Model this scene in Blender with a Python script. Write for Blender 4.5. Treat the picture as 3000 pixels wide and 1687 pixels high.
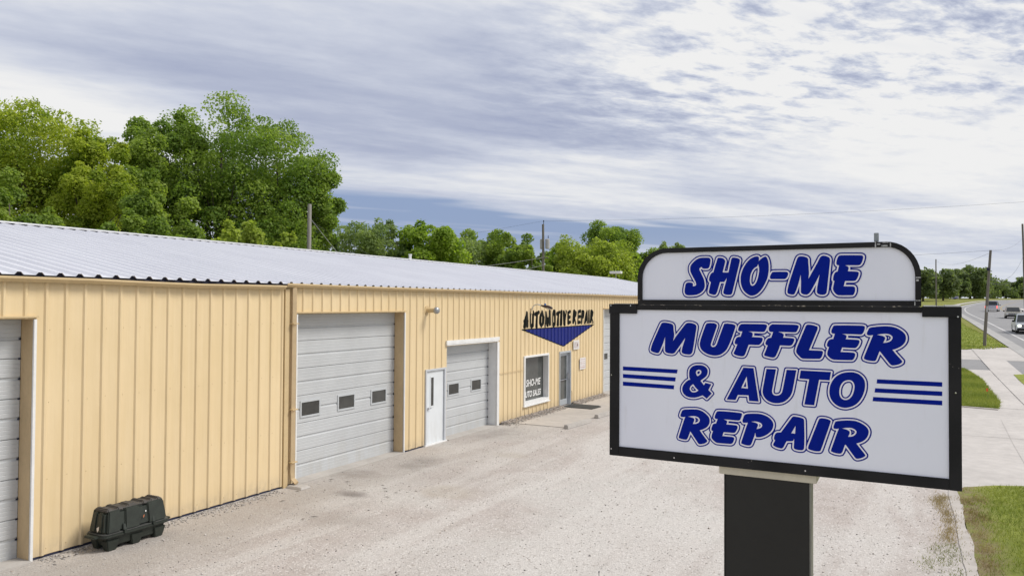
import bpy, bmesh, math, random
import numpy as np
from mathutils import Vector, Matrix
S = bpy.context.scene
COL = S.collection
for o in list(bpy.data.objects): bpy.data.objects.remove(o)
R = math.radians
# ---------------------------------------------------------------- camera
cam = bpy.data.cameras.new('camera'); camo = bpy.data.objects.new('camera', cam); COL.objects.link(camo)
cam.sensor_width = 36.0; cam.lens = 36.0 * 2219.0 / 3000.0
cam.clip_start = 0.1; cam.clip_end = 4000
_y, _p, _r = R(27.649), R(1.1389), R(0.3603)
_f = Vector((-math.sin(_y)*math.cos(_p), math.cos(_y)*math.cos(_p), math.sin(_p)))
_rt = Vector((math.cos(_y), math.sin(_y), 0)); _up = _rt.cross(_f)
_rt2 = _rt*math.cos(_r) + _up*math.sin(_r); _up2 = -_rt*math.sin(_r) + _up*math.cos(_r)
M = Matrix((( _rt2.x,_up2.x,-_f.x,11.5581),(_rt2.y,_up2.y,-_f.y,0.0),(_rt2.z,_up2.z,-_f.z,3.8718),(0,0,0,1)))
camo.matrix_world = M
S.camera = camo
S.render.engine = 'CYCLES'
S.render.resolution_x = 1024; S.render.resolution_y = 575
# ---------------------------------------------------------------- world sky
SUN_EL, SUN_AZ = 50.0, 62.0      # azimuth from +Y towards +X
S.view_settings.view_transform = 'Standard'; S.view_settings.look = 'None'
S.view_settings.gamma = 1.0; S.view_settings.use_curve_mapping = False
S.view_settings.exposure = 0.66
W = bpy.data.worlds.new('World'); S.world = W; W.use_nodes = True
nt = W.node_tree; nt.nodes.clear()
class NG:
    def __init__(s, nt): s.nt = nt
    def n(s, t, **k):
        x = s.nt.nodes.new(t)
        for a, b in k.items(): setattr(x, a, b)
        return x
    def put(s, sock, v):
        if isinstance(v, (int, float)): sock.default_value = v
        elif isinstance(v, (tuple, list)): sock.default_value = v if len(v) != 3 or sock.type != 'RGBA' else (*v, 1)
        else: s.nt.links.new(v, sock)
    def m(s, op, a, b=0.0, c=None, clamp=False):
        x = s.n('ShaderNodeMath', operation=op, use_clamp=clamp)
        s.put(x.inputs[0], a); s.put(x.inputs[1], b)
        if c is not None: s.put(x.inputs[2], c)
        return x.outputs[0]
    def mix(s, f, a, b, mode='MIX'):
        x = s.n('ShaderNodeMix', data_type='RGBA', blend_type=mode)
        s.put(x.inputs[0], f); s.put(x.inputs[6], a); s.put(x.inputs[7], b)
        return x.outputs[2]
    def ramp(s, f, stops, interp='LINEAR'):
        x = s.n('ShaderNodeValToRGB'); x.color_ramp.interpolation = interp
        e = x.color_ramp.elements
        while len(e) < len(stops): e.new(0.5)
        for k, (p, c) in zip(e, stops):
            k.position = p; k.color = (*c, 1) if len(c) == 3 else c
        s.put(x.inputs[0], f); return x.outputs[0]
    def noise(s, v, sc, det=3, rough=.5, dist=0.0, dim='3D'):
        x = s.n('ShaderNodeTexNoise', noise_dimensions=dim)
        if v is not None: s.put(x.inputs['Vector'], v)
        x.inputs['Scale'].default_value = sc; x.inputs['Detail'].default_value = det
        x.inputs['Roughness'].default_value = rough; x.inputs['Distortion'].default_value = dist
        return x.outputs[0]
    def maprange(s, v, a, b, c=0.0, d=1.0, smooth=True):
        x = s.n('ShaderNodeMapRange', interpolation_type='SMOOTHSTEP' if smooth else 'LINEAR')
        for i, q in enumerate((v, a, b, c, d)): s.put(x.inputs[i], q)
        return x.outputs[0]
    def comb(s, a, b, c=0.0):
        x = s.n('ShaderNodeCombineXYZ'); s.put(x.inputs[0], a); s.put(x.inputs[1], b); s.put(x.inputs[2], c); return x.outputs[0]
g = NG(nt)
tc = g.n('ShaderNodeTexCoord'); sep = g.n('ShaderNodeSeparateXYZ'); nt.links.new(tc.outputs['Generated'], sep.inputs[0])
dx, dy, dz = sep.outputs
az = g.m('MULTIPLY', g.m('ARCTAN2', dx, dy), 57.29578)
el = g.m('MULTIPLY', g.m('ARCSINE', dz), 57.29578)
zz = g.m('ADD', g.m('MAXIMUM', dz, 0.0), 0.06)
qx = g.m('DIVIDE', dx, zz); qy = g.m('DIVIDE', dy, zz)
sA, cA = math.sin(R(37)), math.cos(R(37))
u = g.m('ADD', g.m('MULTIPLY', qx, sA), g.m('MULTIPLY', qy, cA))
v = g.m('SUBTRACT', g.m('MULTIPLY', qx, cA), g.m('MULTIPLY', qy, sA))
streak = g.noise(g.comb(g.m('MULTIPLY', u, .30), g.m('MULTIPLY', v, 1.0), 3.3), 1.0, 4, .46, .35)
streak2 = g.noise(g.comb(g.m('MULTIPLY', u, .75), g.m('MULTIPLY', v, 2.3), 8.1), 1.0, 4, .5, .3)
puff = g.noise(g.comb(g.m('MULTIPLY', u, 5.0), g.m('MULTIPLY', v, 9.0), 1.7), 1.0, 5, .62, .15)
def blob(a0, e0, sa, se, tilt=0.0):
    a = g.m('SUBTRACT', az, a0); e = g.m('ADD', g.m('SUBTRACT', el, e0), g.m('MULTIPLY', a, tilt))
    q = g.m('ADD', g.m('POWER', g.m('ABSOLUTE', g.m('DIVIDE', a, sa)), 2.0), g.m('POWER', g.m('ABSOLUTE', g.m('DIVIDE', e, se)), 2.0))
    return g.m('POWER', 2.71828, g.m('MULTIPLY', q, -1.0))
def add(*t):
    r = t[0]
    for q in t[1:]: r = g.m('ADD', r, q)
    return r
def sc(x, k): return g.m('MULTIPLY', x, k)
right = g.maprange(az, -34.0, -8.0)
high = g.maprange(el, 9.0, 16.0)
rh = g.m('MULTIPLY', right, high)
# shade: 0 bright thin cloud, 1 lavender grey thick cloud
fine = g.maprange(el, 1.0, 7.0, .30, 1.0)
shade = add(g.m('MULTIPLY', fine, add(sc(g.m('SUBTRACT', streak, .5), 2.2), sc(g.m('SUBTRACT', streak2, .5), 1.15))),
            g.m('MULTIPLY', g.m('SUBTRACT', puff, .5), g.m('ADD', g.m('MULTIPLY', rh, 4.3), .5)), .37,
            sc(blob(-50, 15.6, 20, 3.0, .10), .38), sc(blob(-26, 14.4, 14, 2.6, .08), .30), sc(blob(-40, 12.0, 9, 1.4, .12), .22),
            sc(blob(-60, 11.8, 14, 1.6, .12), -.75), sc(blob(-62, 21.5, 7, 2.2), -.30), sc(blob(-20, 10.0, 14, 1.9, .05), -.50), sc(blob(2, 11.0, 11, 2.6), -.14), sc(blob(-34, 20.5, 16, 2.5), .16))
shade = g.m('DIVIDE', g.m('MAXIMUM', shade, 0.0), 1.2)
cloudc = g.ramp(shade, [(0.0, (.82, .82, .82)), (.20, (.73, .745, .78)), (.45, (.57, .605, .70)), (.75, (.43, .47, .595)), (1.0, (.36, .40, .54))])
# clear blue slit low above the far trees
clear = add(sc(blob(-35.0, 5.6, 16, 3.4, .13), 1.8), sc(blob(-14, 5.0, 10, 1.5, .09), 1.25), g.m('MULTIPLY', fine, add(sc(g.m('SUBTRACT', streak2, .5), -3.2), sc(g.m('SUBTRACT', streak, .5), -1.8))), -.50)
clear = g.maprange(clear, -.10, 1.0)
lowpale = g.maprange(el, 5.5, 0.5, 0.0, .75)
sky = g.n('ShaderNodeTexSky', sky_type='NISHITA'); sky.sun_disc = False
sky.sun_elevation = R(SUN_EL); sky.sun_rotation = R(SUN_AZ); sky.air_density = 1.2; sky.dust_density = 1.5
blue = g.mix(.86, g.mix(1.0, sky.outputs[0], (.1, .1, .1, 1), 'MULTIPLY'), (.265, .345, .545, 1))
blue = g.mix(lowpale, blue, (.62, .67, .74, 1))
cl = g.mix(g.maprange(el, 5.0, .5, 0.0, .6), cloudc, (.66, .70, .76, 1))
tot = g.mix(clear, cl, blue)
tot = g.mix(1.0, tot, (6.7, 6.7, 6.7, 1), 'MULTIPLY')
# below the horizon: dull ground tone
tot = g.mix(g.maprange(el, -1.5, -.2), (2.2, 2.1, 2.0, 1), tot)
bg = g.n('ShaderNodeBackground'); bg.inputs['Strength'].default_value = 0.1
nt.links.new(tot, bg.inputs[0]); wo = g.n('ShaderNodeOutputWorld'); nt.links.new(bg.outputs[0], wo.inputs[0])
# ---------------------------------------------------------------- sun behind thin cloud
sl = bpy.data.lights.new('sun', 'SUN'); sl.energy = 2.1; sl.angle = R(20); sl.color = (1.0, .955, .89)
so = bpy.data.objects.new('sun', sl); COL.objects.link(so)
sd = Vector((math.sin(R(SUN_AZ))*math.cos(R(SUN_EL)), math.cos(R(SUN_AZ))*math.cos(R(SUN_EL)), math.sin(R(SUN_EL))))
so.rotation_euler = sd.to_track_quat('Z', 'Y').to_euler(); so.location = (30, 30, 60)
# ---------------------------------------------------------------- helpers
def ob(name, data, parent=None, loc=None):
    o = bpy.data.objects.new(name, data); COL.objects.link(o)
    if parent is not None: o.parent = parent
    if loc is not None: o.location = loc
    return o
def tag(o, label=None, cat=None, group=None, kind=None):
    if label: o['label'] = label
    if cat: o['category'] = cat
    if group: o['group'] = group
    if kind: o['kind'] = kind
    return o
def thing(name, label, cat, loc=(0, 0, 0), rz=0.0, group=None):
    o = ob(name, None, None, loc); o.rotation_euler = (0, 0, rz); o.empty_display_size = .2
    return tag(o, label, cat, group)
class MB:
    def __init__(s): s.v = []; s.f = []; s.mi = []; s.cur = 0
    def quad(s, *p):
        i = len(s.v); s.v += [tuple(q) for q in p]; s.f.append(tuple(range(i, i+len(p)))); s.mi.append(s.cur); return s
    def box(s, x0, x1, y0, y1, z0, z1):
        i = len(s.v)
        s.v += [(x0,y0,z0),(x1,y0,z0),(x1,y1,z0),(x0,y1,z0),(x0,y0,z1),(x1,y0,z1),(x1,y1,z1),(x0,y1,z1)]
        for f in ((0,3,2,1),(4,5,6,7),(0,1,5,4),(1,2,6,5),(2,3,7,6),(3,0,4,7)): s.f.append(tuple(i+k for k in f)); s.mi.append(s.cur)
        return s
    def frustum(s, b, t, z0, z1):
        i = len(s.v)
        s.v += [(b[0],b[2],z0),(b[1],b[2],z0),(b[1],b[3],z0),(b[0],b[3],z0),(t[0],t[2],z1),(t[1],t[2],z1),(t[1],t[3],z1),(t[0],t[3],z1)]
        for f in ((0,3,2,1),(4,5,6,7),(0,1,5,4),(1,2,6,5),(2,3,7,6),(3,0,4,7)): s.f.append(tuple(i+k for k in f)); s.mi.append(s.cur)
        return s
    def prism(s, poly, axis, a, b):
        # poly: list of 2D points; axis: extrude axis 'x','y','z'
        def P(q, t): return (t, q[0], q[1]) if axis == 'x' else ((q[0], t, q[1]) if axis == 'y' else (q[0], q[1], t))
        i = len(s.v); n = len(poly)
        s.v += [P(q, a) for q in poly] + [P(q, b) for q in poly]
        s.f.append(tuple(range(i, i+n))); s.f.append(tuple(range(i+2*n-1, i+n-1, -1))); s.mi += [s.cur]*2
        for k in range(n):
            s.f.append((i+k, i+n+k, i+n+(k+1) % n, i+(k+1) % n)); s.mi.append(s.cur)
        return s
    def ring(s, outer, inner, axis, a, b):
        def P(q, t): return (t, q[0], q[1]) if axis == 'x' else ((q[0], t, q[1]) if axis == 'y' else (q[0], q[1], t))
        n = len(outer); i = len(s.v)
        s.v += [P(q, a) for q in outer]+[P(q, a) for q in inner]+[P(q, b) for q in outer]+[P(q, b) for q in inner]
        for k in range(n):
            l = (k+1) % n
            for f in ((k,l,n+l,n+k),(2*n+k,3*n+k,3*n+l,2*n+l),(k,2*n+k,2*n+l,l),(n+k,n+l,3*n+l,3*n+k)):
                s.f.append(tuple(i+q for q in f)); s.mi.append(s.cur)
        return s
    def tube(s, pts, r, n=8, cap=True):
        pts = [Vector(q) for q in pts]; rr = r if isinstance(r, (list, tuple)) else [r]*len(pts)
        i0 = len(s.v); prev = None
        for k, q in enumerate(pts):
            d = (pts[min(k+1, len(pts)-1)]-pts[max(k-1, 0)]).normalized()
            if prev is None:
                a = Vector((0, 0, 1)) if abs(d.z) < .9 else Vector((1, 0, 0))
                e1 = d.cross(a).normalized()
            else: e1 = (prev - d*prev.dot(d)).normalized()
            prev = e1; e2 = d.cross(e1)
            for j in range(n):
                t = 2*math.pi*j/n; s.v.append(tuple(q + (e1*math.cos(t)+e2*math.sin(t))*rr[k]))
        for k in range(len(pts)-1):
            for j in range(n):
                a = i0+k*n+j; b = i0+k*n+(j+1) % n; s.f.append((a, b, b+n, a+n)); s.mi.append(s.cur)
        if cap:
            s.f.append(tuple(i0+j for j in range(n-1, -1, -1))); s.mi.append(s.cur)
            e = i0+(len(pts)-1)*n; s.f.append(tuple(e+j for j in range(n))); s.mi.append(s.cur)
        return s
    def mesh(s, name, mats, bevel=0.0, smooth=False, fix=True):
        me = bpy.data.meshes.new(name); me.from_pydata(s.v, [], s.f)
        for m in (mats if isinstance(mats, (list, tuple)) else [mats]): me.materials.append(m)
        me.polygons.foreach_set('material_index', s.mi)
        if fix or bevel:
            bm = bmesh.new(); bm.from_mesh(me)
            if fix: bmesh.ops.recalc_face_normals(bm, faces=bm.faces)
            if bevel: bmesh.ops.bevel(bm, geom=list(bm.edges), offset=bevel, segments=2, affect='EDGES', clamp_overlap=True)
            bm.to_mesh(me); bm.free()
        if smooth: me.polygons.foreach_set('use_smooth', [True]*len(me.polygons))
        me.update(); return me
    def build(s, name, mats, parent=None, loc=None, bevel=0.0, smooth=False, fix=True):
        return ob(name, s.mesh(name, mats, bevel, smooth, fix), parent, loc)
def npmesh(name, V, F, mats, smooth=False):
    V = np.asarray(V, np.float32); F = np.asarray(F, np.int32); k = F.shape[1]
    me = bpy.data.meshes.new(name); me.vertices.add(len(V)); me.loops.add(F.size); me.polygons.add(len(F))
    me.vertices.foreach_set('co', V.ravel()); me.loops.foreach_set('vertex_index', F.ravel())
    me.polygons.foreach_set('loop_start', np.arange(0, F.size, k, dtype=np.int32))
    if smooth: me.polygons.foreach_set('use_smooth', np.ones(len(F), bool))
    for m in (mats if isinstance(mats, (list, tuple)) else [mats]): me.materials.append(m)
    me.update(); me.validate(); return me
# terrain height: flat lot, then the land climbs slowly along the road
_TY = np.array([-400,30,45,60,90,112,167,230,300,420,900.]); _TZ = np.array([0,0,.25,.7,1.55,2.1,2.9,4.4,6.0,7.5,9.])
_h = np.diff(_TY); _dl = np.diff(_TZ)/_h; _m = np.zeros(len(_TY)); _m[0] = _dl[0]; _m[-1] = _dl[-1]
for _i in range(1, len(_TY)-1): _m[_i] = 0 if _dl[_i-1]*_dl[_i] <= 0 else 2*_dl[_i-1]*_dl[_i]/(_dl[_i-1]+_dl[_i])
def tz(y):
    y = np.clip(np.asarray(y, float), -399, 899); i = np.clip(np.searchsorted(_TY, y)-1, 0, len(_h)-1); t = (y-_TY[i])/_h[i]
    return _TZ[i]*(1+2*t)*(1-t)**2+_h[i]*_m[i]*t*(1-t)**2+_TZ[i+1]*t*t*(3-2*t)+_h[i]*_m[i+1]*t*t*(t-1)
# ---------------------------------------------------------------- materials
def newmat(name):
    m = bpy.data.materials.new(name); m.use_nodes = True; n = m.node_tree; n.nodes.clear()
    G = NG(n); b = G.n('ShaderNodeBsdfPrincipled'); o = G.n('ShaderNodeOutputMaterial'); n.links.new(b.outputs[0], o.inputs[0])
    return m, G, b
def bump(G, b, h, strength=.3, dist=.01):
    x = G.n('ShaderNodeBump'); x.inputs['Strength'].default_value = strength; x.inputs['Distance'].default_value = dist
    G.put(x.inputs['Height'], h); G.nt.links.new(x.outputs[0], b.inputs['Normal'])
def objco(G, scale=(1, 1, 1)):
    t = G.n('ShaderNodeTexCoord'); mp = G.n('ShaderNodeMapping'); mp.inputs['Scale'].default_value = scale
    G.nt.links.new(t.outputs['Object'], mp.inputs[0]); return mp.outputs[0]
def geo(G, scale=(1, 1, 1)):
    t = G.n('ShaderNodeNewGeometry'); mp = G.n('ShaderNodeMapping'); mp.inputs['Scale'].default_value = scale
    G.nt.links.new(t.outputs['Position'], mp.inputs[0]); return mp.outputs[0]
def paint(name, c, rough=.5, metal=0.0, var=.08, vs=2.0, stretch=(1, 1, 1), bmp=0.0, bs=40, spec=.5):
    m, G, b = newmat(name); co = geo(G, stretch)
    n1 = G.noise(co, vs, 5, .6); n2 = G.noise(co, vs*9, 4, .6)
    f = G.m('ADD', G.m('MULTIPLY', n1, .65), G.m('MULTIPLY', n2, .35))
    f = G.maprange(f, .3, .7)
    lo = tuple(x*(1-var) for x in c); hi = tuple(min(1, x*(1+var)) for x in c)
    G.put(b.inputs['Base Color'], G.mix(f, (*lo, 1), (*hi, 1)))
    b.inputs['Roughness'].default_value = rough; b.inputs['Metallic'].default_value = metal
    b.inputs['Specular IOR Level'].default_value = spec
    if bmp: bump(G, b, G.noise(co, bs, 4, .6), bmp, .004)
    return m
def emit(name, c, s):
    m, G, b = newmat(name); b.inputs['Base Color'].default_value = (*c, 1)
    b.inputs['Emission Color'].default_value = (*c, 1); b.inputs['Emission Strength'].default_value = s; return m
def wallmat(name, c, c2):
    # sun faded painted steel: drips and slow bands down the sheet, slight oil canning
    m, G, b = newmat(name)
    co = geo(G); st = geo(G, (1, 5.5, .22))
    n1 = G.noise(co, .55, 4, .55); n2 = G.noise(st, 2.0, 5, .65); n3 = G.noise(co, 24, 4, .7)
    f = G.maprange(G.m('ADD', G.m('MULTIPLY', n1, .5), G.m('MULTIPLY', n2, .5)), .33, .67)
    col = G.mix(f, (*c, 1), (*c2, 1))
    col = G.mix(G.maprange(n3, .62, .85, 0, .12), col, (.42, .31, .18, 1))
    s2 = G.n('ShaderNodeSeparateXYZ'); G.nt.links.new(G.n('ShaderNodeNewGeometry').outputs['Position'], s2.inputs[0])
    low = G.maprange(s2.outputs[2], .38, .0)
    splash = G.m('MULTIPLY', low, G.maprange(G.noise(geo(G, (1, 4, 2)), 2.2, 5, .65), .3, .7, .08, .62))
    col = G.mix(splash, col, (.40, .33, .24, 1))
    rust = G.m('MULTIPLY', G.maprange(G.noise(geo(G, (1, 9, .35)), 1.7, 4, .6), .66, .78, 0, .30), 1.0)
    col = G.mix(rust, col, (.47, .33, .17, 1))
    oi = G.n('ShaderNodeObjectInfo'); tone = G.maprange(oi.outputs['Random'], 0, 1, .955, 1.035, False)
    col = G.mix(1.0, col, G.ramp(tone, [(0, (0, 0, 0)), (1, (1, 1, 1))]), 'MULTIPLY') if False else G.mix(G.maprange(oi.outputs['Random'], 0, 1, 0, .10, False), col, (.47, .36, .22, 1))
    G.put(b.inputs['Base Color'], col); b.inputs['Roughness'].default_value = .46
    bump(G, b, G.m('ADD', G.m('MULTIPLY', G.noise(geo(G, (1, 2.2, .7)), 1.6, 3, .5), 1.0), G.m('MULTIPLY', n3, .02)), .4, .03)
    return m
M_wall = wallmat('tan_wall_paint', (.675, .525, .30), (.73, .58, .355))
M_tan = paint('tan_trim_paint', (.55, .42, .235), .5, 0, .08, 3)
M_jamb = paint('tan_jamb_paint', (.52, .385, .22), .55, 0, .10, 3, (1, 1, .5))
M_white = paint('white_trim_paint', (.72, .72, .71), .5, 0, .07, 4)
def roofmat():
    m, G, b = newmat('pale_roof_metal'); co = geo(G); st = geo(G, (.25, 5, .25))
    f = G.maprange(G.m('ADD', G.m('MULTIPLY', G.noise(co, .4, 4), .5), G.m('MULTIPLY', G.noise(st, 1.5, 5, .6), .5)), .33, .67)
    G.put(b.inputs['Base Color'], G.mix(f, (.60, .605, .65, 1), (.67, .675, .715, 1)))
    b.inputs['Roughness'].default_value = .36; b.inputs['Metallic'].default_value = .12
    return m
M_roof = roofmat()
M_dark = paint('dark_closure_foam', (.018, .020, .045), .8)
def doormat_(name, c):
    m, G, b = newmat(name); co = geo(G); st = geo(G, (1, 3, .6))
    f = G.maprange(G.noise(co, .9, 5, .6), .3, .7)
    col = G.mix(f, tuple(x*.93 for x in c)+(1,), tuple(x*1.05 for x in c)+(1,))
    s2 = G.n('ShaderNodeSeparateXYZ'); G.nt.links.new(G.n('ShaderNodeNewGeometry').outputs['Position'], s2.inputs[0])
    grime = G.m('MULTIPLY', G.maprange(s2.outputs[2], 1.0, 0.0), G.maprange(G.noise(st, 1.8, 5, .65), .35, .7, 0, .35))
    col = G.mix(grime, col, (.40, .38, .33, 1))
    G.put(b.inputs['Base Color'], col); b.inputs['Roughness'].default_value = .45
    bump(G, b, G.noise(geo(G, (1, .15, 20)), 3.0, 2), .06, .004); return m
M_door = doormat_('grey_white_door_paint', (.475, .49, .50))
M_door2 = doormat_('white_slab_door_paint', (.66, .69, .71))
M_alu = paint('aluminium_storefront', (.50, .53, .56), .38, .35, .06, 5)
M_chrome = paint('polished_steel', (.6, .6, .62), .2, 1.0, .05, 5)
def glassmat(name, c, rough=.12, spec=.35):
    m, G, b = newmat(name); f = G.maprange(G.noise(geo(G), 1.6, 4, .6), .3, .7)
    G.put(b.inputs['Base Color'], G.mix(f, tuple(x*.75 for x in c)+(1,), tuple(x*1.25 for x in c)+(1,)))
    b.inputs['Roughness'].default_value = rough; b.inputs['Specular IOR Level'].default_value = spec; return m
M_glass = glassmat('dark_window_glass', (.055, .055, .052)); M_glassb = glassmat('grey_office_glass', (.07, .075, .072), .08, .5)
def signface():
    m, G, b = newmat('white_sign_plastic'); co = geo(G)
    f = G.maprange(G.noise(geo(G, (1, 1, .5)), 1.1, 4, .5), .3, .7)
    col = G.mix(f, (.80, .815, .925, 1), (.85, .865, .96, 1))
    col = G.mix(G.maprange(G.noise(geo(G, (3, 1, .5)), 5, 4, .6), .55, .8, 0, .22), col, (.52, .51, .49, 1))
    G.put(b.inputs['Base Color'], col); b.inputs['Roughness'].default_value = .28
    bump(G, b, G.noise(geo(G), 1.3, 2, .4), .35, .02); return m
M_face = signface()
def blackmat():
    m, G, b = newmat('worn_black_frame_paint'); co = geo(G)
    n = G.noise(co, 55, 5, .75); big = G.noise(co, 5, 3)
    col = G.mix(G.maprange(G.noise(co, 3, 4), .3, .7), (.008, .008, .009, 1), (.017, .0165, .018, 1))
    chips = G.maprange(G.m('MULTIPLY', n, G.m('ADD', big, .45)), .70, .76)
    col = G.mix(chips, col, (.30, .28, .25, 1))
    G.put(b.inputs['Base Color'], col); b.inputs['Roughness'].default_value = .6; b.inputs['Specular IOR Level'].default_value = .25
    bump(G, b, G.noise(co, 140, 3, .6), .25, .002); return m
M_black = blackmat()
def seammat():
    m, G, b = newmat('peeling_seam'); co = geo(G, (1, 1, 1))
    f = G.maprange(G.noise(geo(G, (1, 1, 3)), 22, 5, .75), .56, .66)
    G.put(b.inputs['Base Color'], G.mix(f, (.02, .02, .022, 1), (.48, .42, .34, 1))); b.inputs['Roughness'].default_value = .7; return m
M_seam = seammat()
M_blue = paint('deep_blue_vinyl', (.0005, .0125, .255), .55, 0, .06, 6, spec=.08)
M_vinyl = paint('white_vinyl', (.84, .82, .89), .35, 0, .03, 6)
M_postblack = paint('black_pylon_panel', (.0062, .0074, .0066), .20, 0, .3, 2.5, (1, 1, 1), .10, 2.2, .42)
M_cream = paint('cream_cap_paint', (.60, .55, .44), .5, 0, .08, 8)
M_bronze = paint('weathered_alu_side', (.20, .20, .18), .40, .4, .25, 4, (1, 1, .4))
M_bare = paint('bare_metal_patch', (.42, .42, .42), .45, .6, .6, 60)
M_grey = paint('sensor_grey', (.30, .33, .34), .5, 0, .12, 60)
M_concrete = paint('concrete', (.40, .375, .345), .85, 0, .13, 1.2, (1, 1, 1), .3, 60)
M_bin = paint('black_green_plastic', (.020, .026, .020), .55, 0, .30, 9, (1, 1, 1), .2, 80)
M_bintop = paint('dusty_black_plastic', (.055, .050, .045), .75, 0, .3, 10)
M_sticker = paint('torn_white_sticker', (.70, .62, .54), .6, 0, .1, 30)
M_orange = paint('orange_mark', (.42, .13, .05), .6, 0, .2, 30)
M_mat = paint('black_rubber_mat', (.028, .031, .031), .75, 0, .25, 8, (1, 1, 1), .3, 120)
M_rubber = paint('tyre_rubber', (.012, .012, .013), .8)
M_wood = paint('weathered_pole_wood', (.155, .140, .120), .85, 0, .25, 3, (6, 6, .25), .4, 20)
M_woodp = paint('pale_weathered_pole', (.30, .28, .26), .85, 0, .2, 3, (6, 6, .25), .4, 20)
M_wire = paint('dark_cable', (.07, .075, .09), .6)
M_wirel = paint('pale_cable', (.38, .38, .38), .5)
M_can = paint('transformer_grey', (.40, .40, .42), .5, .1, .08, 3)
M_bark = paint('tree_bark', (.075, .062, .05), .9, 0, .3, 3, (4, 4, .6), .5, 12)
M_lampbrown = paint('brown_lamp_metal', (.05, .032, .03), .45, .2)
M_cell = paint('blue_photocell', (.06, .16, .42), .4)
M_lens = paint('frosted_lamp_lens', (.55, .50, .44), .4)
M_pblack = paint('black_wall_paint', (.006, .008, .006), .7, 0, .2, 6, spec=.15)
M_pblue = paint('blue_wall_paint', (.004, .012, .16), .45, 0, .12, 2.5, (1, 3, .4), spec=.3)
M_red = paint('red_print', (.30, .045, .04), .6); M_ptext = paint('red_brown_digits', (.16, .045, .04), .6)
M_plate = paint('white_plate', (.66, .64, .62), .5, 0, .06, 8)
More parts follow.
